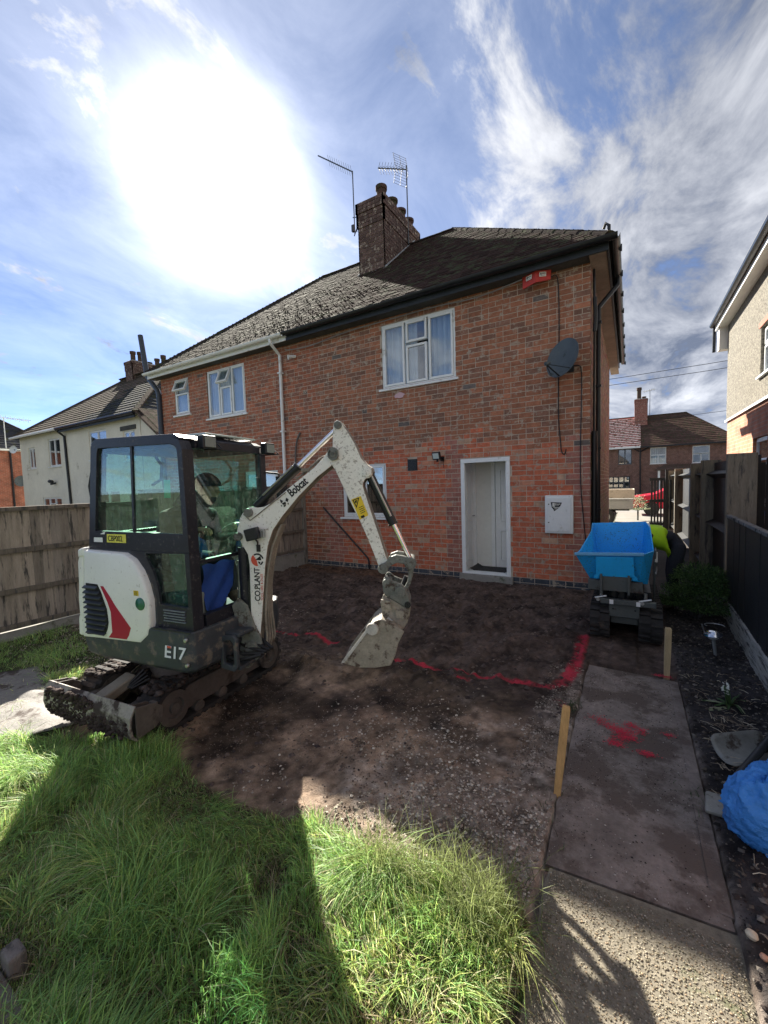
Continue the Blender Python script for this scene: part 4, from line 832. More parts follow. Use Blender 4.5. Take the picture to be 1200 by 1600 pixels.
# ================================================================== NEIGHBOURING HOUSES
def hip_roof(par, x0, x1, y0, y1, z, pitch, c, gauge=.3, rows_geo=True, along='x', c2=None, split=None, m=None):
    """hipped roof with proud tile courses; ridge along x or y"""
    m = m or m_tile; run = min(x1 - x0, y1 - y0) / 2; rz = z + run * pitch
    if along == 'x': r0, r1 = (x0 + run, (y0 + y1) / 2, rz), (x1 - run, (y0 + y1) / 2, rz)
    else: r0, r1 = ((x0 + x1) / 2, y0 + run, rz), ((x0 + x1) / 2, y1 - run, rz)
    a, b, c_, d = (x0, y0, z), (x1, y0, z), (x1, y1, z), (x0, y1, z); mb = MB(); mb.tint = tuple(v * .6 for v in c)
    if along == 'x': mb.add([a, b, c_, d, r0, r1], [(0, 1, 5, 4), (1, 2, 5), (2, 3, 4, 5), (3, 0, 4), (3, 2, 1, 0)])
    else: mb.add([a, b, c_, d, r0, r1], [(0, 1, 4), (1, 2, 5, 4), (2, 3, 5), (3, 0, 4, 5), (3, 2, 1, 0)])
    rf = mb.build('roof', m, par); q = MB(); L1 = math.hypot(1, pitch)
    faces = [((x0, y0, z), (1, 0, 0), (0, 1, pitch), x1 - x0), ((x1, y0, z), (0, 1, 0), (-1, 0, pitch), y1 - y0), ((x1, y1, z), (-1, 0, 0), (0, -1, pitch), x1 - x0), ((x0, y1, z), (0, -1, 0), (1, 0, pitch), y1 - y0)]
    for o, U, S, W_ in faces:
        o, U, S = Vector(o), Vector(U), Vector(S) / L1; n_ = U.cross(S)
        if n_.z < 0: n_ = -n_
        k = 0
        while k * gauge < run * L1 - .05:
            v = k * gauge; h = v / L1 + gauge * .4; u0, u1 = h, W_ - h; u = u0
            while u < u1 - .05:
                e = min(u + random.uniform(.9, 1.6), u1); kk = random.uniform(.75, 1.25); px = (o + U * (u + e) / 2).x
                cc = c2 if (c2 and split and px > split) else c; s_ = (S - n_ * .08).normalized()
                q.obb(o + U * (u + e) / 2 + S * (v + gauge * .55) + n_ * .02, U * (e - u) / 2, s_ * gauge * .56, n_ * .012, tint=tuple(w_ * kk for w_ in cc), nobottom=True); u = e
            k += 1
    q.build('tile_courses', m, rf if par.parent is None else par, kind='stuff')
    for p, s in ((r0, r1), (b, r1 if along == 'x' else r0), (a, r0), (c_, r1)): 
        if (Vector(p) - Vector(s)).length > .1: mb = MB(); mb.tint = tuple(v * .8 for v in c); mb.bar(Vector(p) + Vector((0, 0, .02)), Vector(s) + Vector((0, 0, .03)), .22, .07); mb.build('ridge', m, rf)
    return rf
m_render = mat('cream_render', (.74, .71, .60), .92, .07, 1.2, .35, 70, dirt=((.42, .39, .30), 1.3, .02))
m_pebble = mat('pebbledash', (.185, .170, .140), .95, .75, 30, 1.0, 45, bdist=.03)
def brickmat(name, c1, c2, mc=(.35, .29, .24)):
    m = bpy.data.materials.new(name); m.use_nodes = True; n = m.node_tree.nodes; l = m.node_tree.links; b = n.new('ShaderNodeTexBrick'); t = n.new('ShaderNodeTexCoord'); s = n.new('ShaderNodeSeparateXYZ'); c = n.new('ShaderNodeCombineXYZ'); ad = n.new('ShaderNodeMath')
    l.new(t.outputs['Object'], s.inputs[0]); l.new(s.outputs[0], ad.inputs[0]); l.new(s.outputs[1], ad.inputs[1]); l.new(ad.outputs[0], c.inputs[0]); l.new(s.outputs[2], c.inputs[1]); l.new(c.outputs[0], b.inputs['Vector'])
    b.inputs['Scale'].default_value = 1; b.inputs['Brick Width'].default_value = .236; b.inputs['Row Height'].default_value = .085; b.inputs['Mortar Size'].default_value = .006; b.inputs['Color1'].default_value = (*c1, 1); b.inputs['Color2'].default_value = (*c2, 1); b.inputs['Mortar'].default_value = (*mc, 1); b.inputs['Bias'].default_value = -.1
    nz = n.new('ShaderNodeTexNoise'); nz.inputs['Scale'].default_value = 3; nz.inputs['Detail'].default_value = 6; l.new(t.outputs['Object'], nz.inputs[0]); mr = n.new('ShaderNodeMapRange'); l.new(nz.outputs[0], mr.inputs[0]); mr.inputs[1].default_value = .3; mr.inputs[2].default_value = .7; mr.inputs[3].default_value = .7; mr.inputs[4].default_value = 1.3
    v = n.new('ShaderNodeVectorMath'); v.operation = 'SCALE'; l.new(b.outputs[0], v.inputs[0]); l.new(mr.outputs[0], v.inputs['Scale']); l.new(v.outputs[0], n['Principled BSDF'].inputs['Base Color']); n['Principled BSDF'].inputs['Roughness'].default_value = .9
    bp = n.new('ShaderNodeBump'); bp.inputs['Distance'].default_value = .01; l.new(b.outputs['Fac'], bp.inputs['Height']); bp.invert = True; l.new(bp.outputs[0], n['Principled BSDF'].inputs['Normal']); return m
m_farbrick = brickmat('far_red_brick', (.36, .12, .075), (.27, .095, .065)); m_streetbrick = brickmat('street_brick', (.20, .095, .070), (.15, .075, .058)); m_rightbrick = brickmat('orange_red_brick', (.46, .19, .105), (.40, .15, .085))

# cream rendered pair beyond the left fence
ch_ = thing('cream_house', (-23.4, 13, 0), 'cream rendered semi-detached house with dark tiled roof behind the left fence', 'house')
X0, X1, Y0, Y1 = -29.5, -17.25, 9.5, 17.0
mb = MB(); wn_ = [(-28.45, -27.6, 3.22, 4.35), (-25.95, -24.6, 3.2, 4.62), (-21.6, -20.0, 3.3, 4.62), (-18.6, -17.7, 3.1, 4.35), (-27.1, -24.9, .6, 1.62), (-21.2, -19.2, .8, 1.9)]
for a, b, c, d in cut(X0, X1, -.1, 4.98, wn_): mb.box(a, b, Y0, Y0 + .2, c, d)
mb.box(X1 - .2, X1, Y0 + .2, Y1, -.1, 4.98); mb.box(X0, X0 + .2, Y0 + .2, Y1, -.1, 4.98); mb.box(X0 + .2, X1 - .2, Y1 - .2, Y1, -.1, 4.98); mb.build('rendered_wall', m_render, ch_)
two = [(0, .49, 0, 1), (.51, 1, 0, 1)]
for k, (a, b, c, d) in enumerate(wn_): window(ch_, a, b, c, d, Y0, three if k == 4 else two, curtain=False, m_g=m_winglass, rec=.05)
hip_roof(ch_, X0 - .25, X1 + .25, Y0 - .3, Y1 + .3, 4.98, .80, (.115, .09, .075), c2=(.04, .044, .052), split=-21.6)
stack(ch_, -24.75, -24.0, 13.0, 15.3, 7.2, 9.15, pots=[(-24.4, 13.3, .62, .13), (-24.4, 13.7, .68, .13), (-24.4, 14.2, .22, .16), (-24.4, 14.7, .55, .13), (-24.4, 15.1, .85, .13)])
mb = MB(); mb.tube([(-24.0, Y0 - .3, 4.85), (-23.9, Y0 - .06, 4.6), (-23.7, Y0 - .06, 0)], .055, 10); mb.build('downpipe', m_blackpl, ch_)
mb = MB(); mb.tube([(X0 - .2, Y0 - .36, 4.95), (-24.1, Y0 - .36, 4.95)], .07, 8); mb.build('white_gutter', m_upvc, ch_); mb = MB(); mb.tube([(-24.0, Y0 - .36, 4.95), (X1 + .2, Y0 - .36, 4.95)], .075, 8); mb.build('black_gutter', m_blackpl, ch_)
MB().box(-24.0, X1 + .15, Y0 - .28, Y0 - .25, 4.78, 4.93).build('fascia', m_fascia, ch_)
MB().box(-18.75, -17.55, Y0 - .04, Y0 - .002, 4.38, 4.56).build('lintel', m_soffit_dark, ch_)
mb = MB(); mb.tube([(-25.4, Y0 - .01, 2.35), (-25.3, Y0 - .25, 2.3)], .05, 8); mb.tube([(-25.55, Y0 - .2, 2.45), (-25.25, Y0 - .22, 2.42)], .09, 8); mb.build('wall_lamp', m_fascia, ch_)
# lean-to roof between the houses
mb = MB(); mb.tint = (.13, .10, .085); mb.add([(-17.0, 9.2, 5.0), (-17.0, 16, 5.0), (-14.6, 16, 3.3), (-14.6, 9.2, 3.3), (-17.0, 9.2, 4.9), (-17.0, 16, 4.9), (-14.6, 16, 3.2), (-14.6, 9.2, 3.2)], [(0, 3, 2, 1), (4, 5, 6, 7), (0, 4, 7, 3), (3, 7, 6, 2), (1, 2, 6, 5), (0, 1, 5, 4)])
for k in range(9):
    for j in range(22):
        u = k / 9; p = Vector((-16.9 + 2.3 * u, 9.25 + j * .3, 5.02 - 1.64 * u)); kk = random.uniform(.6, 1.4); mb.obb(p + Vector((.13, .14, 0)), (.125, 0, -.095), (0, .145, 0), (.008, 0, .012), tint=(.14 * kk, .11 * kk, .09 * kk))
mb.build('side_roof', m_tile, ch_, kind='stuff')
mb = MB(); mb.box(-17.2, -14.8, 9.5, 9.7, 0, 3.2); mb.add([(-17.2, 9.5, 3.2), (-14.8, 9.5, 3.2), (-17.2, 9.5, 4.9), (-17.2, 9.7, 3.2), (-14.8, 9.7, 3.2), (-17.2, 9.7, 4.9)], [(0, 1, 2), (3, 5, 4), (0, 2, 5, 3), (1, 4, 5, 2)]); mb.build('side_wall', m_render, ch_)

# brick house far left
lh = thing('red_brick_house', (-40.5, 9, 0), 'red brick house with dark slate roof at the far left behind the cream house', 'house')
MB().box(-45, -36, 1, 14.0, -.1, 4.95).build('wall', m_farbrick, lh)
hip_roof(lh, -45.3, -35.7, .7, 14.3, 4.95, .78, (.05, .052, .062), along='y')
stack(lh, -41.2, -40.2, 7.2, 9.7, 7.5, 10.0, c=(.12, .07, .06), pots=[(-40.7, 7.5, .35, .15), (-40.7, 8.1, .35, .15), (-40.7, 8.7, .3, .15), (-40.7, 9.3, .95, .17)])
mb = MB(); mb.tube([(-35.9, 11.0, 4.8), (-35.93, 11.0, 0)], .06, 8); mb.build('downpipe', m_blackpl, lh)
MB().box(-35.98, -35.6, .8, 14.2, 4.80, 4.92).build('white_fascia', m_upvc, lh)
def aerial(loc, h, label, rot=0.3, n=8, L_=1.2, m=None):
    a = thing('television_aerial', loc, label, 'aerial'); x, y, z = loc; m = m or m_al; d = Vector((cos(rot), sin(rot), 0)); s = Vector((-sin(rot), cos(rot), 0)); t = Vector((x, y, z + h))
    mb = MB(); mb.tube([loc, t], .03, 6); mb.build('pole', m, a); mb = MB(); mb.tube([t - d * L_ * .4, t + d * L_ * .6], .022, 6); mb.build('boom', m, a); mb = MB()
    for k in range(n): c = t + d * L_ * (-.35 + k / n); mb.tube([c - s * .3, c + s * .3], .012, 4); mb.tube([c - Vector((0, 0, .16)), c + Vector((0, 0, .16))], .012, 4)
    mb.build('element', m, a, kind='stuff'); return a
aerial((-39.6, 9.9, 8.6), 3.0, 'branching aerial above the chimney of the far left brick house', .9)
aerial((-35.2, 10.6, 4.9), 2.0, 'pale fishbone aerial in front of the slate roof at the far left', 1.8, 10, 2.6, m_upvc)
d = thing('satellite_dish', (-35.6, 11.3, 2.6), 'round dark satellite dish on the far left brick house above the fence', 'satellite dish')
mb = MB(); mb.lathe((-35.5, 11.35, 2.75), [(0, 0), (.2, .02), (.36, .08), (.37, .1), (.2, .05), (0, .03)], 18, axis=(.8, -.6, .1)); mb.build('reflector', m_dish, d, smooth=True); mb = MB(); mb.tube([(-35.5, 11.35, 2.75), (-35.97, 11.35, 2.65)], .03, 6); mb.build('arm', m_dish, d)
d = thing('satellite_dish', (-29.7, 9.3, 4.3), 'small pale dish on the left corner of the cream house', 'satellite dish'); mb = MB(); mb.lathe((-29.75, 9.3, 4.35), [(0, 0), (.15, .02), (.22, .06)], 14, axis=(.5, -.8, .1)); mb.build('reflector', m_upvc, d); mb = MB(); mb.tube([(-29.75, 9.3, 4.35), (-29.52, 9.5, 4.3)], .03, 6); mb.build('arm', m_dish, d)

# house to the right: brick below, pebbledash above
rh = thing('pebbledash_house', (5.6, 8, 0), 'house with pebbledashed upper wall over orange brick at the right edge', 'house')
RX = 2.2; rw = [(9.7, 10.85, 3.62, 4.55), (10.3, 11.35, 1.15, 2.45)]
mb = MB()
for a, b, c, d in cut(1.5, 14.05, -.1, 3.13, rw): mb.box(RX, RX + .2, a, b, c, d)
mb.box(RX + .2, 9, 13.85, 14.05, -.1, 3.13); mb.box(RX + .2, 9, 1.5, 1.7, -.1, 3.13); mb.build('brick_wall', m_rightbrick, rh)
mb = MB()
for a, b, c, d in cut(1.5, 14.07, 3.13, 5.6, rw): mb.box(RX - .02, RX + .18, a, b, c, d)
mb.box(RX + .18, 9, 13.87, 14.07, 3.13, 5.6); mb.box(RX + .18, 9, 1.5, 1.7, 3.13, 5.6); mb.build('pebbledash_wall', m_pebble, rh)
MB().box(RX - .05, RX - .022, 1.5, 14.10, 3.10, 3.15).build('bell_cast', m_upvc, rh)
window(rh, *rw[0], RX - .02, [(0, 1, 0, .62), (0, 1, .65, 1)], axis='y', curtain=False, m_g=m_winglass, rec=.06, room=False)
window(rh, *rw[1], RX, [(0, 1, 0, .62), (0, 1, .65, 1)], axis='y', curtain=False, m_g=m_darkglass, rec=.06, room=False)
MB().box(RX - .035, RX - .0215, 9.6, 10.95, 4.56, 4.66).build('lintel', mat('terracotta', (.35, .12, .08), .8), rh)
mb = MB(); mb.box(RX - .22, RX - .02, 1.3, 14.2, 5.60, 5.62); mb.box(RX - .20, RX + .1, 14.10, 14.36, 5.02, 5.62); mb.build('soffit', m_white, rh)
MB().box(RX - .25, RX - .22, 1.3, 14.38, 5.58, 5.76).build('fascia', m_white, rh)
mb = MB(); mb.tube([(RX - .31, 1.3, 5.75), (RX - .31, 14.4, 5.75)], .07, 10); mb.tube([(RX - .26, 14.42, 5.74), (RX - .26, 14.44, 5.05)], .04, 8); mb.build('gutter', m_blackpl, rh)
hip_roof(rh, RX - .3, 9.6, 1.2, 14.4, 5.76, .8, (.07, .05, .045), along='y')

# house across the street
sh = thing('street_house', (3, 59, 0), 'brown brick house across the street with half striped red roof and white windows', 'house')
SX0, SX1, SY = -8.5, 9.6, 55.0
sw = [(-1.15, .20, 3.28, 5.02), (1.95, 3.45, 3.18, 5.0), (5.75, 7.25, 3.10, 4.92), (-2.2, .05, .55, 1.9)]
mb = MB()
for a, b, c, d in cut(SX0, SX1, -.3, 5.2, sw): mb.box(a, b, SY, SY + .3, c, d)
mb.box(SX1 - .3, SX1, SY + .3, 63, -.3, 5.2); mb.box(SX0, SX0 + .3, SY + .3, 63, -.3, 5.2); mb.build('brick_wall', m_streetbrick, sh)
m_greyframe = mat('grey_frame', (.10, .11, .12), .5, .05, 3, 0)
window(sh, *sw[0], SY, two, m_f=m_greyframe, m_g=m_winglass, curtain=False, rec=.1)
for k in (1, 2): window(sh, *sw[k], SY, [(0, 1, .55, 1), (0, .5, 0, .52), (.52, 1, 0, .52)], m_g=m_winglass, curtain=True if k == 1 else False, rec=.1)
window(sh, *sw[3], SY, [(i / 4, (i + 1) / 4 - .02, j / 2, (j + 1) / 2 - .02) for i in range(4) for j in range(2)], m_f=m_greyframe, m_g=m_winglass, curtain=False, rec=.1)
# roof: new striped tiles left, old brown right
hip_roof(sh, SX0 - .3, SX1 + .3, SY - .4, 63.4, 5.15, .88, (.10, .062, .05), gauge=.33)
q = MB(); S_ = Vector((0, 1, .88)).normalized(); n_ = Vector((0, -.88, 1)).normalized()
for k in range(17):
    v = k * .335; h = v / 1.332; xl = SX0 - .3 + h
    if v > 5.7: break
    o = Vector((xl, SY - .42, 5.17)) + S_ * v; W_ = 1.05 - xl
    kk = random.uniform(.9, 1.1); q.obb(o + Vector((W_ / 2, 0, 0)) + S_ * .17 + n_ * .06, (W_ / 2, 0, 0), S_ * .165, n_ * .02, tint=(.30 * kk, .10 * kk, .085 * kk)); q.obb(o + Vector((W_ / 2, 0, 0)) + S_ * .03 + n_ * .09, (W_ / 2, 0, 0), S_ * .045, n_ * .02, tint=(.66, .58, .56))
q.build('striped_tiles', m_tile, sh, kind='stuff')
stack(sh, .45, 1.75, 57.6, 59.4, 7.0, 10.9, c=(.26, .10, .08), pots=[(.9, 58, 1.4, .22), (1.4, 58.6, .4, .2)])
mb = MB(); mb.tube([(1.0, SY - .1, 5.0), (1.05, SY - .1, -.2)], .07, 8); mb.tube([(.3, SY - .3, 5.05), (1.0, SY - .1, 4.6), (1.8, SY - .3, 5.05)], .07, 8); mb.build('downpipe', m_blackpl, sh)
mb = MB(); mb.box(SX0 - .3, 1.0, SY - .5, SY - .4, 5.05, 5.22); mb.build('white_gutter', m_upvc, sh); mb = MB(); mb.box(1.05, SX1 + .3, SY - .5, SY - .4, 5.03, 5.2); mb.build('black_gutter', m_blackpl, sh)
mb = MB(); mb.tint = (.12, .075, .06); mb.add([(2.3, SY - 2.2, 2.5), (8, SY - 2.2, 2.5), (8, SY, 3.05), (2.3 + 1.0, SY, 3.05), (2.3, SY - 2.2, 2.4), (8, SY - 2.2, 2.4), (8, SY, 2.95), (3.3, SY, 2.95)], [(0, 1, 2, 3), (7, 6, 5, 4), (0, 4, 5, 1), (3, 7, 4, 0), (1, 5, 6, 2)]); mb.build('porch_roof', m_tile, sh)
mb = MB(); mb.box(2.6, 2.8, SY - 2.0, SY - 1.8, -.2, 2.45); mb.build('porch_post', m_white, sh)
aerial((2.0, 58.8, 8.4), 3.6, 'thin aerial beside the chimney of the house across the street', 2.4, 5, 1.6)
# more houses further along the street behind the right fence
oh = thing('end_house', (18, 58, 0), 'pale house end glimpsed between the fence posts and the right-hand house', 'house'); MB().box(11.2, 20, 54, 62, -.2, 4.9).build('wall', m_render, oh); hip_roof(oh, 10.9, 20.3, 53.7, 62.3, 4.9, .8, (.09, .07, .06))
# overhead wires
for k, (za, zb, ya) in enumerate([(9.6, 9.8, 38), (9.15, 9.25, 38), (7.4, 8.2, 52)]):
    cable('overhead_wire', [(-40, ya, za + 1.0), (-12, ya, za - .1), (6, ya, za + .0 + (zb - za) * .5), (40, ya + 2, zb + 1.6)], .02, ['upper of two overhead wires crossing the sky beyond the street', 'lower of two parallel overhead wires crossing the sky', 'single overhead wire sloping above the roof across the street'][k])

# ================================================================== FENCES
m_wood = mat('weathered_fence_wood', None, .9, .22, 4, .5, 30, tint=True, stretch=(6, 6, .7), dirt=((.07, .065, .06), 3, .25))
m_blackwood = mat('black_stained_wood', (.018, .019, .021), .6, .3, 5, .3, 30, stretch=(6, 6, .6), dirt=((.20, .19, .17), 7, -.28))
lf = thing('timber_fence', (-6.3, 3, 0), 'weathered grey-brown closeboard fence with concrete base boards on the left side', 'fence')
FXL = -6.3; posts = [7.0 - .06, 5.14, 3.32, 1.50, -.32, -2.1]
for i, (ya, yb) in enumerate(zip(posts[1:], posts)):
    top = 1.77 if i < 2 else 1.60; bz = .30 if i < 2 else .13; gz = -.12
    n = 17; bw = (yb - ya - .10) / n
    for k in range(n):
        kk = random.uniform(.75, 1.2); c = random.choice([(.29, .245, .205), (.25, .215, .185), (.33, .275, .225)]); y = ya + .05 + bw * (k + .5)
        MB().obb((FXL + .012 + random.uniform(0, .004), y, (top - .04 + bz + .02) / 2), (.006, .004, 0), (-.004, bw * .53, 0), (0, 0, (top - .04 - bz - .02) / 2), tint=tuple(v * kk for v in c)).build('board', m_wood, lf)
    for z in (top - .52, top - 1.0, bz + .05):
        MB().box(FXL + .022, FXL + .062, ya + .05, yb - .05, z - .03, z + .03, tint=(.15, .125, .10)).build('rail', m_wood, lf, bevel=.006)
    MB().box(FXL - .02, FXL + .068, ya + .05, yb - .05, top - .05, top, tint=(.17, .14, .115)).build('cap_rail', m_wood, lf, bevel=.006)
    MB().box(FXL - .02, FXL + .03, ya + .05, yb - .05, gz - .05, bz).build('gravel_board', m_concrete, lf, bevel=.004)
for i, y in enumerate(posts): mb = MB(); mb.tint = (.25, .23, .2); mb.box(FXL - .05, FXL + .06, y - .05, y + .05, -.1, 1.80 if i < 2 else 1.62); mb.build('post', m_wood if i == 0 else m_concrete, lf, bevel=.006)
# back-left low fence returning in front of the neighbour wall is the same run; neighbour garden fence beyond
nf = thing('back_fence', (-14, 7.6, 0), 'plain timber fence glimpsed through the cab window beyond the left fence', 'fence')
for k in range(34): x = -15.9 + k * .13; kk = random.uniform(.7, 1.2); MB().box(x, x + .127, 8.2 + random.uniform(0, .004), 8.215, 0, 1.65, tint=(.19 * kk, .155 * kk, .13 * kk)).build('board', m_wood, nf)
# right: black painted panel and the tall fence with deep posts
bf = thing('black_fence', (.95, 4.5, 0), 'low black painted fence with pale flaking base along the right border', 'fence')
A2, B2 = Vector((1.005, 6.20, 0)), Vector((.90, 2.2, 0)); dv = (B2 - A2); nn = 27; u_ = dv.normalized(); s2 = Vector((u_.y, -u_.x, 0))
for k in range(nn):
    c = A2 + dv * (k + .5) / nn; MB().obb(c + Vector((0, 0, .74)) + s2 * random.uniform(0, .006), u_ * dv.length / nn * .5, s2 * .008, (0, 0, .48 + random.uniform(-.006, .006))).build('board', m_blackwood, bf)
mb = MB(); mb.bar(A2 + Vector((0, 0, 1.235)), B2 + Vector((0, 0, 1.235)), .05, .035); mb.build('cap_rail', mat('flaking_cap', (.16, .16, .155), .85, .3, 10, .3, 40, dirt=((.02, .022, .024), 9, .3)), bf, bevel=.006)
mb = MB(); mb.bar(A2 + Vector((-.012, 0, .12)), B2 + Vector((-.012, 0, .12)), .035, .30); mb.build('base_board', mat('flaking_white_board', (.42, .40, .35), .95, .25, 8, .8, 40, stretch=(1, .6, 6), dirt=((.07, .065, .06), 6, .30)), bf)
tf = thing('tall_fence', (1.1, 10, 0), 'tall dark fence with deep pale timber posts running down the side passage', 'fence')
pp = [(1.00, 6.38, 1.97, .28), (1.02, 8.62, 1.97, .27), (1.04, 10.15, 1.95, .25), (1.05, 13.6, 1.92, .24), (1.06, 16.3, 1.90, .22)]
for (x, y, h, wd) in pp: kk = random.uniform(.85, 1.15); mb = MB(); mb.tint = (.22 * kk, .19 * kk, .145 * kk); mb.box(x, x + wd, y - .04, y + .04, -.05, h); mb.build('post', m_wood, tf, bevel=.006)
for (xa, ya, ha, wa), (xb, yb, hb, wb) in zip([(1.0, 2.0, 1.97, .28)] + pp, pp):
    if ya < 3: continue
    n = int((yb - ya) / .14); 
    for k in range(n):
        y = ya + .05 + (yb - ya - .1) * (k + .5) / n; MB().box(xb + .17, xb + .185, y - (yb - ya - .1) / n * .49, y + (yb - ya - .1) / n * .49, .02, ha - .05).build('board', m_blackwood, tf)
    for z in (1.74, .95, .18): 
        mb = MB(); mb.prism([(xb + .168, z - .07), (xb + .168, z + .05), (xb + .06, z - .0)], lambda a_, b_, t: (a_, t, b_), ya + .045, yb - .045); mb.build('rail', m_blackwood, tf)
nb = thing('neighbour_fence', (1.9, 6.5, 0), 'black fence section beside the nearest tall post towards the right house', 'fence')
for k in range(6): x = 1.30 + k * .135; MB().box(x, x + .13, 6.72, 6.735, 0, 1.86 + .05 * (k % 2)).build('board', m_blackwood, nb) if k < 2 else None
MB().box(1.285, 1.36, 6.60, 6.68, 0, 1.95).build('post', m_blackwood, nb)
gt = thing('slatted_gate', (.85, 16.9, 0), 'dark slatted gate at the end of the side passage', 'gate')
for k in range(7): x = .60 + k * .085; MB().box(x, x + .05, 16.0, 16.03, .05, 1.62).build('slat', m_blackwood, gt)
for z in (1.60, .9, .15): MB().box(.56, 1.05, 16.03, 16.07, z, z + .09).build('gate_rail', m_blackwood, gt)
MB().box(.985, 1.06, 15.9, 15.99, 0, 1.95).build('gate_post', m_blackwood, gt)

# wheelie bins behind the fence
def bin_(x, y, c, lid, label):
    t = thing('wheelie_bin', (x, y, 0), label, 'bin', 'wheelie bins behind the right fence'); mb = MB()
    vs = [(x - .2, y - .24, .05), (x + .2, y - .24, .05), (x + .2, y + .2, .05), (x - .2, y + .2, .05), (x - .28, y - .34, 1.0), (x + .28, y - .34, 1.0), (x + .28, y + .34, 1.0), (x - .28, y + .34, 1.0)]
    mb.add(vs, [(0, 1, 5, 4), (1, 2, 6, 5), (2, 3, 7, 6), (3, 0, 4, 7), (3, 2, 1, 0)]); mb.build('bin_body', mat('bin_' + label[:5].strip(), c, .5, .05, 4, 0), t, bevel=.02)
    mb = MB(); mb.obb((x, y - .02, 1.05), (.31, 0, 0), (0, .38, .02), (0, -.001, .035)); mb.build('lid', mat('lid_' + label[:5].strip(), lid, .4, .05, 4, 0), t, bevel=.02)
    mb = MB(); mb.tube([(x - .25, y + .36, .98), (x + .25, y + .36, .98)], .018, 8); mb.build('handle', m_blackpl, t)
    for sg in (-1, 1): mb = MB(); mb.lathe((x + sg * .24 - .02, y + .22, .1), [(.0, 0), (.1, 0), (.1, .045), (0, .045)], 14, axis=(1, 0, 0)); mb.build('wheel', m_blackpl, t)
bin_(1.75, 7.6, (.16, .075, .05), (.10, .05, .04), 'brown wheelie bin just behind the black fence'); bin_(1.80, 8.6, (.03, .10, .30), (.04, .13, .42), 'blue lidded wheelie bin behind the brown one')

# ================================================================== STREET VEHICLES
tk = thing('flatbed_truck', (-1.2, 18, 0), 'pale dropside truck parked on the forecourt, only its bed and rear wheel in view', 'truck')
m_bed = mat('truck_bed', (.50, .44, .36), .6, .1, 3, .05, 20, dirt=((.3, .26, .2), 4, .15)); m_body = mat('truck_grey', (.36, .37, .36), .5, .08, 3, .02, 20)
MB().box(-3.2, .16, 17.2, 17.25, .98, 1.30).build('dropside', m_bed, tk, bevel=.01); MB().box(-3.2, .16, 18.9, 18.95, .98, 1.3).build('dropside', m_bed, tk, bevel=.01); MB().box(.11, .16, 17.26, 18.89, .98, 1.3).build('tailgate', m_bed, tk, bevel=.01)
MB().box(-3.2, .14, 17.22, 18.93, .90, .97).build('deck', m_body, tk); MB().box(-3.2, .12, 17.24, 17.32, .58, .89).build('skirt', m_body, tk, bevel=.02); MB().box(-3.3, 0, 17.7, 18.4, .5, .85).build('chassis', m_blackpl, tk)
mb = MB(); mb.box(-5.3, -3.35, 17.2, 18.95, .5, 1.35); mb.prism([(-4.9, 1.35), (-3.4, 1.35), (-3.4, 2.1), (-4.5, 2.1)], lambda a_, b_, t: (a_, t, b_), 17.25, 18.9); mb.build('cab', m_body, tk, bevel=.04)
for x in (-.78, -4.6):
    for y in (17.24, 18.72):
        mb = MB(); mb.lathe((x, y, .30), [(.0, .02), (.17, .0), (.19, -.01), (.32, 0.0), (.335, .04), (.335, .16), (.32, .2), (.0, .2)], 22, axis=(0, 1, 0)); mb.build('wheel', m_blackpl, tk, smooth=True); mb = MB(); mb.lathe((x, y - .013, .30), [(0, 0), (.17, .0), (.17, .02)], 18, axis=(0, 1, 0)); mb.build('rim', m_body, tk)
cr_ = thing('red_car', (1.4, 22.6, 0), 'red car parked on the street beyond the gate', 'car'); m_red = mat('red_paint', (.60, .02, .05), .18, .03, 3, 0, spec=.6)
prof = [(-.9, .28), (-.95, .62), (-.8, .86), (.0, .98), (.7, 1.36), (1.9, 1.42), (2.7, 1.0), (3.1, .92), (3.15, .3)]
mb = MB(); mb.prism([(1.0 + a_, b_) for a_, b_ in prof], lambda a_, b_, t: (a_, t, b_), 22.0, 23.6); mb.build('car_body', m_red, cr_, bevel=.08)
mb = MB(); mb.prism([(1.25, 1.02), (1.72, 1.31), (2.75, 1.34), (3.3, 1.02)], lambda a_, b_, t: (a_, t, b_), 21.985, 23.615); mb.build('car_windows', m_darkglass, cr_)
mb = MB(); mb.obb((1.3, 21.99, .72), (.9, 0, .1), (0, .012, 0), (0, 0, .025)); mb.build('side_trim', m_blackpl, cr_)
for x in (.85, 3.35):
    for y in (21.96, 23.45): mb = MB(); mb.lathe((x, y, .30), [(0, .01), (.18, 0), (.3, 0), (.31, .04), (.31, .16), (0, .2)], 20, axis=(0, 1, 0)); mb.build('wheel', m_blackpl, cr_, smooth=True)
hg = thing('front_shrub', (.28, 19.5, 0), 'small variegated shrub by the front boundary beyond the truck', 'shrub')
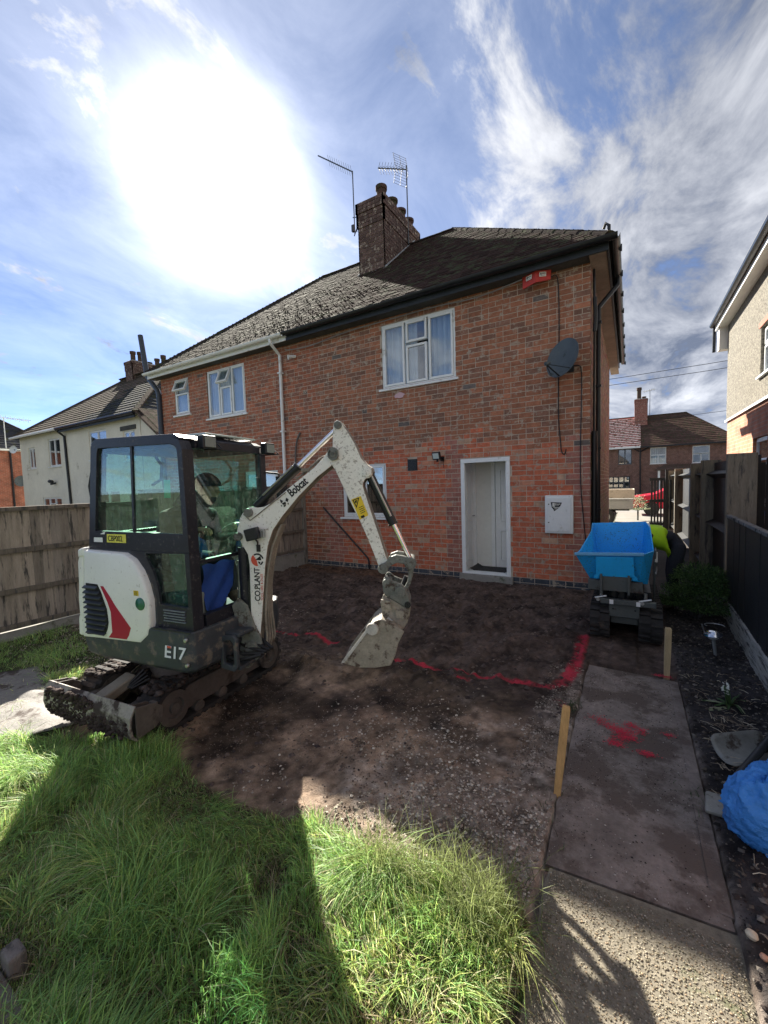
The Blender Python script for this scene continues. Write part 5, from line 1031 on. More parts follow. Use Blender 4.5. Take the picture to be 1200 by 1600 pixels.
def leafy(name, par, cen, rad, n, cols, lw=.03, m=None, flat_=.8, up=.3, kind='stuff', lab=None, cat=None, shell=.55):
    c = np.array(cen); d = rng.normal(0, 1, (n, 3)); d /= np.linalg.norm(d, axis=1)[:, None]; d[:, 2] = d[:, 2] * .5 + np.abs(d[:, 2]) * .5
    az = np.arctan2(d[:, 1], d[:, 0]); lump = 1 + .22 * fbm(az * 1.6 + 7, d[:, 2] * 3 + 3, 4); r = (shell + (1 - shell) * rng.random(n) ** .6) * lump
    P = c + d * r[:, None] * np.array(rad); a = rng.normal(0, 1, (n, 3)); a = a / np.linalg.norm(a, axis=1)[:, None]; b = np.cross(a, d + rng.normal(0, .5, (n, 3))); b /= np.linalg.norm(b, axis=1)[:, None]; s = lw * rng.uniform(.5, 1.4, n)[:, None]
    dd = d * .6 + a * .8; V = np.stack([P, P + dd * s + b * s * .3, P + dd * s * 2.0, P + dd * s - b * s * .3], 1); F = (np.arange(n) * 4)[:, None] + [0, 1, 2, 3]
    C = np.array(cols)[rng.integers(0, len(cols), n)] * rng.uniform(.6, 1.35, (n, 1)); o = np_mesh(name, V.reshape(-1, 3), F, None, m=m or m_grass, parent=par, tint=np.repeat(C, 4, 0), kind=kind, smooth=False); return o
leafy('foliage', hg, (.30, 19.6, .45), (.35, .35, .55), 1500, [(.3, .34, .2), (.5, .5, .36), (.05, .09, .04)], .035); mb = MB(); mb.tube([(.3, 19.6, -.05), (.3, 19.6, .6)], .03, 6); mb.build('trunk', m_soffit_dark, hg)

# ================================================================== BORDER PLANTS AND SMALL THINGS
bs = thing('conifer_shrub', (.70, 6.0, 0), 'dense low dark green conifer shrub in the border by the dumper', 'shrub')
for k, (cx_, cy_, cz_, r_) in enumerate([(.66, 6.0, .36, .30), (.82, 6.05, .36, .28), (.52, 5.95, .22, .24), (.78, 5.85, .20, .28), (.68, 6.1, .50, .22), (.86, 6.2, .46, .2)]):
    leafy('foliage', bs, (cx_, cy_, cz_), (r_, r_, r_ * .8), 2600, [(.07, .14, .045), (.10, .18, .055), (.045, .09, .035), (.15, .24, .08)], .016, shell=.35)
mb = MB(); [mb.tube([(.7, 6.0, 0), (.7 + .2 * cos(a_), 6.0 + .2 * sin(a_), .35)], [.02, .008], 5) for a_ in (0, 2, 4)]; mb.build('stem', m_soffit_dark, bs, kind='stuff')
pl = thing('hyacinth_plant', (.64, 3.80, 0), 'small white flowering hyacinth with strappy green leaves in the border', 'plant'); gz = hz(.64, 3.8)
m_leaf = mat('strap_leaf', (.07, .13, .045), .45, .2, 8, 0, translucent=.25); m_dryleaf = mat('dry_leaf', (.20, .22, .12), .6, .2, 8, 0)
def strap(p, d, L_, wd, bend, m, nm='leaf'):
    p = Vector(p); d = Vector(d).normalized(); side_ = d.cross(Vector((0, 0, 1))).normalized() if abs(d.z) < .95 else Vector((1, 0, 0)); mb = MB(); vs = []; K = 8
    for i in range(K):
        t = i / (K - 1); q = p + d * L_ * t + Vector((0, 0, -bend * L_ * t * t)); wq = wd * (math.sin(pi * min(1, .12 + t * .88)) ** .6) * .5 + .0008; q.z = max(q.z, gz + .006); vs += [q - side_ * wq, q + side_ * wq + Vector((0, 0, .004)), q + Vector((0, 0, -.003))]
    fs = [f for i in range(K - 1) for f in ((3 * i, 3 * i + 2, 3 * i + 5, 3 * i + 3), (3 * i + 2, 3 * i + 1, 3 * i + 4, 3 * i + 5))]; mb.add(vs, fs); return mb.build(nm, m, pl, smooth=True)
for a_, el, L_, bd_ in [(.1, 1.2, .17, .3), (.9, 1.0, .19, .6), (1.6, 1.1, .20, .4), (2.6, .6, .20, .7), (3.2, .25, .17, .2), (3.6, .8, .16, .9), (4.4, .9, .14, .8), (5.2, .9, .18, .8), (5.8, 1.1, .2, .5), (2.0, 1.35, .18, .2), (4.0, 1.3, .15, .2)]:
    strap((.65, 3.8, gz), (cos(a_) * cos(el), sin(a_) * cos(el), sin(el)), L_, .017, bd_, m_leaf)
strap((.62, 3.74, gz + .01), (-.8, -.6, .1), .17, .03, .5, m_dryleaf); strap((.67, 3.78, gz + .03), (.5, -.8, .5), .15, .012, 1.2, m_dryleaf); strap((.60, 3.78, gz + .02), (-1, .1, .1), .14, .014, .3, m_dryleaf)
mb = MB(); mb.tube([(.63, 3.79, gz), (.61, 3.77, gz + .16)], .006, 6); mb.build('flower_stalk', m_leaf, pl)
mb = MB(); m_petal = mat('white_petal', (.82, .84, .78), .6, .04, 10, 0, translucent=.2)
for k in range(26):
    a_ = random.random() * 6.28; z = gz + .10 + .075 * random.random(); c = Vector((.615, 3.775, z)); d = Vector((cos(a_), sin(a_), random.uniform(-.2, .4)))
    for j in range(3): r_ = Vector((random.uniform(-1, 1), random.uniform(-1, 1), random.uniform(-1, 1))).normalized() * .009; mb.add([c + d * .006, c + d * .018 + r_, c + d * .024, c + d * .018 - r_], [(0, 1, 2, 3)])
mb.build('blossom', m_petal, pl, kind='stuff')
# solar light
so = thing('solar_light', (.72, 4.82, 0), 'tilted silver solar garden light on a stake in the border', 'garden light'); tl = Vector((-.12, -.10, 1)).normalized(); b0 = Vector((.715, 4.83, -.04)); z0_ = b0 + tl * .24
mb = MB(); mb.tube([b0, z0_], [.012, .016], 10); mb.build('stake', mat('grey_plastic', (.22, .23, .23), .5, .1, 6, 0), so, smooth=True)
mb = MB(); mb.lathe(z0_, [(.02, -.02), (.045, .0), (.048, .03), (.0, .03)], 20, axis=tl); mb.build('lamp_glass', mat('frosted', (.5, .55, .55), .3, .05, 9, 0), so, smooth=True)
mb = MB(); mb.lathe(z0_ + tl * .032, [(.075, -.008), (.078, 0), (.05, .022), (.03, .028), (0, .028)], 24, axis=tl); mb.build('lamp_cap', m_chrome, so, smooth=True)
mb = MB(); mb.tube([b0 + tl * .26 + Vector((-.06, 0, 0)), b0 + tl * .36 + Vector((-.075, 0, 0))], .006, 6); K = 20; mb.tube([z0_ + tl * .12 + Vector((.075 * cos(k * 2 * pi / K) * 1.0 + .02, .06 * sin(k * 2 * pi / K), 0)) for k in range(13)], .004, 5); mb.build('wire_hoop', m_steel, so)
# timber pegs
def peg(p, q, wd, dp, c, label, paint=None):
    p, q = Vector(p), Vector(q); d = (q - p).normalized(); sx_ = Vector((1, .12, 0)); sx_ = (sx_ - d * sx_.dot(d)).normalized(); sy_ = d.cross(sx_); mb = MB(); h = (q - p).length
    vs = []
    for t, s_ in ((0, .8), (.5, 1), (.97, 1), (1, .82)): vs += [p + d * h * t + sx_ * wd / 2 * a_ * s_ + sy_ * dp / 2 * b_ * s_ for a_, b_ in ((-1, -1), (1, -1), (1, 1), (-1, 1))]
    fs = [(4 * i + j, 4 * i + (j + 1) % 4, 4 * i + 4 + (j + 1) % 4, 4 * i + 4 + j) for i in range(3) for j in range(4)] + [(0, 3, 2, 1), (12, 13, 14, 15)]; mb.add(vs, fs); mb.tint = c
    mb.t = [c] * len(mb.f); return mb.build('timber_peg', mat('peg_wood', None, .75, .22, 5, .3, 40, tint=True, stretch=(5, 5, .8), dirt=((.12, .08, .05), 6, -.05)), label=label, cat='wooden peg', bevel=.002, loc=p)
peg((-.335, 2.31, -.05), (-.29, 2.37, .475), .042, .038, (.50, .30, .12), 'orange brown timber peg leaning at the left edge of the path')
peg((.285, 4.17, -.05), (.295, 4.19, .425), .046, .038, (.46, .35, .20), 'pale timber peg with red paint at its foot, far right path corner')
# shovel and second tool, blue sack
sv = thing('shovel', (.72, 3.2, .02), 'muddy steel shovel lying blade down on the border at the right edge', 'shovel'); m_shov = mat('muddy_steel', (.24, .235, .21), .5, .2, 6, .2, 50, metal=.3, dirt=((.09, .07, .055), 7, .22))
bc = Vector((.60, 3.10, .075)); bd2 = Vector((.80, .42, .10)).normalized(); bs2 = Vector((-.42, .80, .62)); bs2 = (bs2 - bd2 * bs2.dot(bd2)).normalized(); bn = bd2.cross(bs2); mb = MB(); vs = []
for i in range(10):
    t = i / 9; hw = .092 * (min(1, .78 + 3.0 * t)) * (1 if t < .97 else .85)
    for j in range(9): s_ = j / 8 * 2 - 1; vs.append(bc + bd2 * (-.16 + .30 * t) + bs2 * hw * s_ + bn * (.035 * s_ * s_ - .015 * (t - .5) ** 2))
mb.add(vs, [(i * 9 + j, i * 9 + j + 1, (i + 1) * 9 + j + 1, (i + 1) * 9 + j) for i in range(9) for j in range(8)]); o = mb.build('shovel_blade', m_shov, sv, smooth=True); md = o.modifiers.new('Solidify', 'SOLIDIFY'); md.thickness = .004
mb = MB(); mb.tube([bc + bd2 * .09 + bn * .0, bc + bd2 * .2 + bn * .03, bc + bd2 * .34 + Vector((0, 0, .06))], [.028, .026, .022], 12); mb.build('socket', m_blackpl, sv, smooth=True)
mb = MB(); mb.tube([bc + bd2 * .32 + Vector((0, 0, .055)), bc + bd2 * 1.2 + Vector((0, .0, .30))], .019, 10); mb.build('shaft', mat('black_shaft', (.03, .033, .036), .45, .15, 5, 0), sv, smooth=True)
s3 = thing('spade', (.5, 2.7, 0), 'second digging tool with black shaft, its head hidden under the blue sack', 'spade')
mb = MB(); mb.tube([(.44, 2.62, .05), (.48, 2.72, .07)], [.014, .016], 10); mb.build('wooden_tang', mat('peg_wood', None), s3, smooth=True); mb = MB(); mb.tube([(.475, 2.71, .07), (.92, 3.55, .17)], [.021, .021], 10); mb.build('shaft', mat('black_shaft', None), s3, smooth=True)
mb = MB(); mb.obb((.40, 2.55, .045), (.055, .0, .0), (.01, .07, .01), (0, -.003, .012)); mb.build('spade_head', m_shov, s3, bevel=.02)
# blue sack
sk_c = Vector((.545, 2.40, .165)); K, M_ = 96, 52; vs = []
for i in range(M_ + 1):
    ph = pi * i / M_ - pi / 2
    for k in range(K):
        th = 2 * pi * k / K; x, y, z = cos(ph) * cos(th), cos(ph) * sin(th), sin(ph)
        fold = .060 * float(fbm(np.array([th * 2.6 + ph * 1.5]), np.array([ph * 3.4 + th * .5]), 4)[0]) + .024 * (1 - abs(sin(th * 3 + ph * 4 + 2 * sin(th * 2)))) ** 3 + .022 * (1 - abs(sin(th * 5 - ph * 4 + 3 * sin(th + ph)))) ** 4 + .03 * (1 - abs(sin(ph * 9 + 2 * sin(th * 3)))) ** 4
        r_ = 1 + 2.0 * fold; px, py, pz = x * .15 * r_, y * .135 * r_, z * .155 * r_ * (1 - .15 * x) + (.06 * max(0, z) ** 2 * (1 + .8 * cos(th - .6)))
        vs.append((sk_c.x + px, sk_c.y + py, max(.012, sk_c.z + pz)))
mb = MB(); mb.add(vs, [(i * K + k, i * K + (k + 1) % K, (i + 1) * K + (k + 1) % K, (i + 1) * K + k) for i in range(M_) for k in range(K)])
mb.build('blue_sack', mat('blue_polythene', (.07, .30, .78), .25, .12, 5, 1.0, 14, bdist=.03, translucent=.12), smooth=True, label='crumpled bright blue plastic sack on the border at the right edge', cat='sack', loc=(.545, 2.4, 0))
for k, (x, y, r_, c, lb) in enumerate([(.395, 1.86, .020, (.62, .52, .38), 'cream egg shaped pebble by the corner of the near slab'), (.415, 1.79, .014, (.55, .30, .20), 'pinkish pebble below the cream one'), (.432, 1.745, .017, (.58, .50, .28), 'yellowish pebble lowest in the border')]):
    mb = MB(); mb.lathe((x, y, hz(x, y) + r_ * .5), [(.0, -1 * r_ * .7), (r_ * .7, -r_ * .5), (r_, 0), (r_ * .75, r_ * .6), (0, r_ * .85)], 14, axis=(.2, .3, 1)); mb.build('pebble', mat('pebble_%d' % k, c, .6, .15, 30, .1, 90), smooth=True, label=lb, cat='pebble')
# timber corner of the decking at the bottom left of the view
dk = thing('deck_rail', (-1.75, .42, 0), 'grey timber end of a low rail at the bottom left corner', 'rail'); mb = MB(); mb.tint = (.15, .13, .12); mb.box(-2.3, -1.64, .37, .43, .0, .05); mb.build('rail', m_wood, dk, bevel=.01)
mb = MB(); mb.tint = (.16, .14, .13); mb.box(-1.93, -1.845, .435, .49, 0, .10); mb.build('post', m_wood, dk, bevel=.01)

# ================================================================== PEOPLE
def skin_body(name, J, E_, mats, classify, parent, sub=2):
    """one continuous body: joints {name:(pos, r or (rx,ry))}, edges; faces get a material by classify(face centre)"""
    names = list(J); me = bpy.data.meshes.new('rig'); me.from_pydata([J[k][0] for k in names], [(names.index(a), names.index(b)) for a, b in E_], []); ob = bpy.data.objects.new('rig', me); col.objects.link(ob)
    s = ob.modifiers.new('Skin', 'SKIN'); s.use_smooth_shade = True; s.branch_smoothing = .6; sv_ = me.skin_vertices[0].data
    for i, k in enumerate(names): r = J[k][1]; sv_[i].radius = r if isinstance(r, tuple) else (r, r); sv_[i].use_root = (i == 0)
    m2 = ob.modifiers.new('Sub', 'SUBSURF'); m2.levels = sub; m2.render_levels = sub; dg = bpy.context.evaluated_depsgraph_get(); dg.update(); nm = bpy.data.meshes.new_from_object(ob.evaluated_get(dg)); bpy.data.objects.remove(ob)
    nm.materials.clear(); [nm.materials.append(m) for m in mats]
    for p in nm.polygons: p.material_index = classify(p.center); p.use_smooth = True
    nm.name = name; o = bpy.data.objects.new(name, nm); col.objects.link(o); attach(o, parent); return o
def hand(J, E_, tag, wrist, palm_dir, side_dir, curl_dir, hs=1.0):
    w_, pd, sd, cd = Vector(wrist), Vector(palm_dir).normalized(), Vector(side_dir).normalized(), Vector(curl_dir).normalized(); pn = tag + 'palm'
    J[pn] = (w_ + pd * .05 * hs, (.034, .018)); E_.append((tag + 'wrist', pn))
    for i, (off, ln) in enumerate(((-.030, .062), (-.010, .072), (.011, .068), (.030, .052))):
        k0 = w_ + pd * .085 * hs + sd * off; J[f'{tag}k{i}'] = (k0, .0105); J[f'{tag}m{i}'] = (k0 + (pd * .7 + cd * .5).normalized() * ln * .5, .009); J[f'{tag}t{i}'] = (k0 + (pd * .7 + cd * .5).normalized() * ln * .5 + (pd * .2 + cd).normalized() * ln * .45, .008); E_ += [(pn, f'{tag}k{i}'), (f'{tag}k{i}', f'{tag}m{i}'), (f'{tag}m{i}', f'{tag}t{i}')]
    J[tag + 'th1'] = (w_ + pd * .045 - sd * .045, .012); J[tag + 'th2'] = (w_ + pd * .075 - sd * .055 + cd * .03, .010); E_ += [(pn, tag + 'th1'), (tag + 'th1', tag + 'th2')]
m_jacket = mat('dark_print_jacket', (.030, .027, .028), .9, .3, 8, .4, 25, dirt=((.07, .06, .06), 16, -.2)); m_skinc = mat('skin', (.42, .24, .17), .6, .06, 8, .05, 60); m_trous = mat('dark_trousers', (.018, .022, .032), .9, .2, 6, .3, 30); m_boot = mat('boot_leather', (.05, .035, .025), .6, .2, 8, .2, 40)
m_hivis = mat('hi_vis', (.42, .75, .02), .7, .08, 7, .3, 14, bdist=.02)

CO = Vector((-2.5, 1.6, 0)); TH = radians(8.16); FX = Vector((cos(TH), sin(TH), 0)); LY = Vector((-sin(TH), cos(TH), 0))
def cp(x, y, z): return CO + FX * x + LY * y + Vector((0, 0, z))
def V_(x, y, z): return FX * x + LY * y + Vector((0, 0, z))
def csd(a, b, t): return cp(a, t, b)            # drawing on the cab's right side plane

# ================================================================== EXCAVATOR
ex = thing('mini_excavator', (-2.95, 2.0, 0), 'white and dark grey mini digger with cab, raised blade and white boom', 'excavator')
m_cabd = mat('cab_dark_paint', (.020, .020, .028), .38, .15, 5, .03, 30, dirt=((.12, .115, .11), 40, .10)); m_base = mat('counterweight_paint', (.045, .052, .062), .5, .15, 5, .08, 30, dirt=((.15, .13, .11), 12, .24))
m_ewhite = mat('digger_white', (.78, .78, .76), .35, .03, 4, .02, 20, dirt=((.50, .48, .44), 30, .04)); m_boomw = mat('boom_white', (.82, .82, .78), .4, .05, 6, .05, 30, dirt=((.34, .31, .26), 55, .12)); m_armw = mat('arm_white', (.80, .80, .74), .45, .08, 6, .05, 30, dirt=((.36, .34, .30), 50, .24))
m_mudw = mat('mud_caked_paint', (.26, .23, .19), .85, .25, 9, .6, 50, dirt=((.10, .075, .06), 6, .15)); m_red = mat('digger_red', (.40, .015, .045), .4, .05, 5, 0, dirt=((.6, .5, .5), 16, -.5))
m_mud = mat('track_mud', (.065, .052, .046), .9, .3, 7, .9, 40, bdist=.02); m_rubber = mat('track_rubber', (.030, .028, .028), .85, .25, 8, .4, 40, dirt=((.085, .066, .055), 6, .2))
m_frame = mat('muddy_frame', (.10, .085, .075), .7, .2, 5, .4, 40, dirt=((.05, .04, .035), 4, .2)); m_hitch = mat('hitch_steel', (.16, .17, .155), .55, .25, 12, .4, 50, dirt=((.075, .06, .05), 14, .25)); m_bucket = mat('bucket_steel', (.27, .245, .20), .55, .25, 9, .4, 50, dirt=((.085, .062, .048), 11, .24))
m_cabglass = glass('cab_glass', (.80, .95, .88), .07, .02, .22); m_cabglass2 = glass('low_cab_glass', (.55, .72, .68), .05, .03, .25); m_yel = flat((.75, .55, .04), 'label_yellow'); m_yel2 = flat((.72, .66, .10), 'plate_yellow'); m_blk = flat((.012, .012, .014), 'print_black'); m_wprint = flat((.75, .76, .77), 'print_white'); m_rprint = flat((.62, .10, .06), 'print_red'); m_hose = mat('hose', (.015, .015, .016), .5)

# -- undercarriage
UC = Vector((-3.28, 2.10, 0)); UA = Vector((-.1, .995, 0)).normalized(); UR = Vector((UA.y, -UA.x, 0))
def up_(a, r, z): return UC + UA * a + UR * r + Vector((0, 0, z))
for sg in (1, -1):
    r0_, r1_ = (.24, .44) if sg > 0 else (-.44, -.24); n = 44; R_ = .155; L2 = .50; loop = []
    per = 2 * L2 * 2 + 2 * pi * R_
    for i in range(n):
        s = per * i / n
        if s < 2 * L2: p = (-L2 + s, 0.015); nrm = (0, -1)
        elif s < 2 * L2 + pi * R_: an = (s - 2 * L2) / R_ - pi / 2; p = (L2 + R_ * cos(an), R_ + .015 + R_ * sin(an)); nrm = (cos(an), sin(an))
        elif s < 4 * L2 + pi * R_: p = (L2 - (s - 2 * L2 - pi * R_), 2 * R_ + .015); nrm = (0, 1)
        else: an = (s - 4 * L2 - pi * R_) / R_ + pi / 2; p = (-L2 + R_ * cos(an), R_ + .015 + R_ * sin(an)); nrm = (cos(an), sin(an))
        loop.append((p, nrm))
    mb = MB(); vs = []
    for p, q in loop:
        for off in (0, -.028):
            for r_ in (r0_, r1_): vs.append(up_(p[0] + q[0] * off, r_, p[1] + q[1] * off))
    fs = []
    for i in range(n): j = (i + 1) % n; fs += [(4 * i, 4 * i + 1, 4 * j + 1, 4 * j), (4 * i + 2, 4 * j + 2, 4 * j + 3, 4 * i + 3), (4 * i, 4 * j, 4 * j + 2, 4 * i + 2), (4 * i + 1, 4 * i + 3, 4 * j + 3, 4 * j + 1)]
    mb.add(vs, fs); trk = mb.build('track', m_rubber, ex)
    mb = MB()
    for p, q in loop:
        c = up_(p[0] + q[0] * .008, (r0_ + r1_) / 2, p[1] + q[1] * .008); t_ = UA * (-q[1]) + Vector((0, 0, q[0])); mb.obb(c, UR * (r1_ - r0_) * .49, t_ * .016, (UA * q[0] + Vector((0, 0, q[1]))) * .012)
    mb.build('track_lugs', m_rubber, trk, kind='stuff')
    mb = MB(); mb.prism([(-.44, .09), (.44, .09), (.47, .13), (.42, .23), (.28, .265), (-.34, .265), (-.45, .21)], lambda a_, b_, t: up_(a_, t, b_), r0_ + .03, r1_ - .03); mb.build('track_frame', m_frame, ex, bevel=.008)
    for a_, rr in ((L2, .125), (-L2, .125)):
        mb = MB(); mb.lathe(up_(a_, r0_ + .02, R_ + .015), [(0, 0), (rr, 0), (rr, .03), (rr * .85, .03), (rr * .8, .15), (rr, .155), (rr, .18), (rr * .6, .185), (rr * .55, .165), (rr * .3, .17), (rr * .28, .19), (0, .19)], 20, axis=UR); mb.build('sprocket' if a_ < 0 else 'idler_wheel', m_frame, ex, smooth=True)
    for a_ in (-.28, -.05, .18): mb = MB(); mb.lathe(up_(a_, r0_ + .02, .07), [(0, 0), (.045, 0), (.045, .17), (.02, .175), (0, .18)], 14, axis=UR); mb.build('roller', m_frame, ex, smooth=True)
    # caked mud lying on the track run
    P_ = []
    for _ in range(420): P_.append(list(up_(random.uniform(-.62, .55), random.uniform(r0_, r1_), .325 + random.uniform(-.01, .012) - max(0, -random.uniform(-.62, .55) - .5) * .2)))
    o = lumps('track_mud', np.array(P_), rng.uniform(.010, .038, len(P_)), np.array([.060, .047, .042]) * rng.uniform(.6, 1.5, (len(P_), 1)), m_stone, .6, 1); o.parent = ex; o.location = -ex.location
mb = MB(); mb.obb(up_(0, 0, .25), UR * .25, UA * .30, (0, 0, .07)); mb.obb(up_(.2, 0, .2), UR * .26, UA * .05, (0, 0, .05)); mb.obb(up_(-.25, 0, .2), UR * .26, UA * .05, (0, 0, .05)); mb.build('centre_frame', m_mud, ex, bevel=.02)
mb = MB(); mb.lathe(cp(-.55, .42, .32), [(0, 0), (.26, 0), (.27, .05), (.24, .12), (.24, .2), (0, .2)], 26); mb.build('slew_ring', m_frame, ex, smooth=True)
# -- blade
def bl(w_, a_, z): return up_(-.82 + a_, w_, z)
BW = .495; prof = [(-.00, .12), (-.035, .16), (-.045, .22), (-.035, .29), (.0, .355), (.012, .352), (-.020, .29), (-.028, .22), (-.018, .165), (.015, .125)]
mb = MB(); mb.prism([(a_, z) for a_, z in prof], lambda a_, b_, t: bl(t, a_, b_), -BW, BW); mb.build('blade', mat('blade_steel', (.28, .25, .22), .5, .2, 7, .3, 40, dirt=((.05, .036, .032), 5, .42)), ex, bevel=.003)
P_ = []
for _ in range(700):
    w0 = random.gauss(-.15, .28);  z = random.uniform(.14, .33) if w0 < .1 else random.uniform(.13, .25)
    if abs(w0) < .47: P_.append(list(bl(w0, -.035, z)))
o = lumps('blade_mud', np.array(P_), rng.uniform(.006, .024, len(P_)), np.array([.048, .035, .032]) * rng.uniform(.6, 1.5, (len(P_), 1)), m_stone, .8, 1); o.parent = ex; o.location = -ex.location
for sg in (1, -1):
    mb = MB(); mb.prism([(.0, .13), (.13, .15), (.19, .20), (.19, .27), (.12, .32), (.0, .345)], lambda a_, b_, t: bl(t, a_, b_), sg * BW - .008, sg * BW + .004); mb.prism([(.0, .13), (.13, .15), (.19, .20), (.19, .27), (.12, .32), (.0, .345)], lambda a_, b_, t: bl(t, a_, b_), sg * (BW - .07) - .006, sg * (BW - .07) + .004)
    mb.obb(bl(sg * (BW - .035), .15, .235), UR * .03, UA * .012, (0, 0, .075)); mb.build('blade_bracket', m_frame, ex, bevel=.004)
    mb = MB(); mb.bar(bl(sg * .24, .01, .20), bl(sg * .20, .50, .22), .05, .07); mb.build('blade_arm', m_frame, ex, bevel=.006)
mb = MB(); mb.bar(bl(0, .02, .25), bl(.02, .30, .34), .12, .07); mb.build('blade_ram_guard', mat('guard_tan', (.24, .21, .16), .6, .15, 8, .2, 30), ex, bevel=.012)
mb = MB(); mb.tube([bl(.02, .26, .34), bl(.03, .42, .42)], .018, 10); mb.build('blade_ram', m_chrome, ex, smooth=True)
mb = MB()
for k in range(4): mb.tube([bl(.06 + .02 * k, .22, .30), bl(.12 + .02 * k, .32, .40 - .02 * k), bl(.08, .42, .36), bl(.05 + .02 * k, .50, .44)], .008, 6)
mb.build('blade_hose', m_hose, ex, kind='stuff')

# -- house: counterweight base
base_fp = [(-1.06, .02), (-1.03, -.035), (-.9, -.05), (-.3, -.05), (.02, -.045), (.065, -.01), (.075, .06), (.11, .30), (.12, .55), (.10, .80), (.04, .90), (-.3, .94), (-.9, .92), (-1.08, .8), (-1.13, .45)]
mb = MB(); nb_ = len(base_fp); vs = []
for z, s_, dx in ((.50, .90, .0), (.535, .975, 0), (.62, 1.0, 0), (.80, 1.0, 0)): vs += [cp(-.5 + (x + .5) * s_, .44 + (y - .44) * s_, z) for x, y in base_fp]
fs = [(k * nb_ + i, k * nb_ + (i + 1) % nb_, (k + 1) * nb_ + (i + 1) % nb_, (k + 1) * nb_ + i) for k in range(3) for i in range(nb_)] + [tuple(range(nb_))[::-1], tuple(3 * nb_ + i for i in range(nb_))]
mb.add(vs, fs); mb.build('counterweight', m_base, ex, bevel=.012)
mb = MB(); mb.bar(cp(-.28, -.052, .803), cp(.07, -.048, .803), .006, .010); mb.build('seam', m_cabd, ex)
for x, z in ((.028, .754), (.028, .585)): mb = MB(); mb.lathe(cp(x, -.052, z), [(0, -.008), (.012, -.006), (.014, 0), (.014, .01)], 12, axis=LY); mb.build('bolt', m_steel, ex)
mb = MB(); mb.tube([cp(-.02, .30, .50), cp(.10, .30, .485), cp(.12, .38, .485), cp(.0, .42, .5)], .014, 8); mb.build('towing_eye', m_base, ex, smooth=True)
# swing box at the front
sb = MB(); fo = [(.10, .70), (.22, .72), (.25, .69), (.25, .49), (.22, .46), (.10, .47)]; fi = [(.13, .67), (.20, .68), (.22, .66), (.22, .52), (.20, .50), (.13, .51)]
for y in (.19, .48): sb.ring(fo, fi, lambda a_, b_, t: cp(a_ - .03, t, b_), y, y + .03)
sb.obb(cp(.14, .35, .71), FX * .08, LY * .13, (0, 0, .015)); sb.obb(cp(.14, .35, .475), FX * .08, LY * .13, (0, 0, .015)); sb.build('swing_housing', m_base, ex, bevel=.008)
mb = MB(); [mb.tube([cp(.02, .25 + .06 * k, .55 + .03 * k), cp(.18, .24 + .05 * k, .52 + .03 * k), cp(.34, .30 + .03 * k, .56)], .013, 6) for k in range(5)]; mb.build('hose_bundle', m_hose, ex, kind='stuff')
# cab shell
W_C = .80; cab = MB(); t0, t1 = -.012, .035
side_o = [(-.94, 1.32), (-.835, 2.06), (-.80, 2.095), (-.03, 2.075), (.03, 2.05), (.055, 1.99), (.062, 1.42), (.062, 1.32)]
side_i = [(-.855, 1.452), (-.775, 2.01), (-.76, 2.045), (-.05, 2.03), (.0, 2.01), (.012, 1.97), (.018, 1.44), (-.3, 1.447)]
cab.ring(side_o, side_i, csd, t0, t1)
low_o = [(-.50, 1.318), (-.40, 1.255), (-.33, 1.17), (-.285, 1.08), (-.265, .98), (-.27, .805), (.062, .805), (.062, 1.318)]
low_i = [(-.345, 1.305), (-.335, 1.27), (-.285, 1.19), (-.25, 1.10), (-.238, 1.03), (-.232, .962), (.028, .955), (.022, 1.315)]
cab.ring(low_o, [low_i[0], low_i[1], low_i[2], low_i[3], low_i[4], low_i[5], low_i[6], low_i[7]], csd, t0, t1)
# front frame: right pillar, left pillar, header, sill
for y0_, y1_ in ((.036, .075), (W_C - .06, W_C)): cab.prism([(.01, .80), (.062, .80), (.055, 1.99), (.03, 2.05), (.0, 2.05)], lambda a_, b_, t: cp(a_, t, b_), y0_, y1_)
cab.obb(cp(.02, .42, 2.03), FX * .03, LY * .32, (0, 0, .025)); cab.obb(cp(.035, .42, .84), FX * .025, LY * .32, (0, 0, .04)); cab.obb(cp(.037, .42, 1.245), FX * .018, LY * .34, (0, 0, .012))
# left side and rear frames
for p, q in (((-.82, 2.04), (-.92, .82)), ((-.80, 2.06), (.0, 2.05)), ((-.90, .85), (.03, .85)), ((-.92, 1.38), (.03, 1.38))): cab.bar(cp(p[0], W_C - .02, p[1]), cp(q[0], W_C - .02, q[1]), .04, .05, up=LY)
cab.obb(cp(-.86, .40, 1.38), FX * .03, LY * .36, (0, 0, .05)); cab.obb(cp(-.80, .40, 2.05), FX * .03, LY * .37, (0, 0, .03)); cab.bar(cp(-.815, .055, 2.04), cp(-.90, .055, 1.38), .04, .04, up=LY)
cab.build('cab_frame', m_cabd, ex, bevel=.008)
mb = MB(); mb.prism([(-.85, 2.085), (-.80, 2.115), (-.03, 2.095), (.03, 2.065), (.03, 2.055), (-.85, 2.06)], csd, .0, W_C - .0); mb.build('cab_roof', m_cabd, ex, bevel=.015)
mb = MB(); mb.prism([(-.78, 2.02), (.0, 2.02), (.0, 2.01), (-.78, 2.01)], csd, .04, W_C - .04); mb.build('headlining', m_room, ex)
mb = MB(); mb.obb(cp(-.25, .50, 2.118), FX * .25, LY * .26, (0, 0, .008)); mb.build('roof_window', mat('roof_glazing', (.40, .50, .46), .15, .1, 6, 0, spec=.8), ex, bevel=.006)
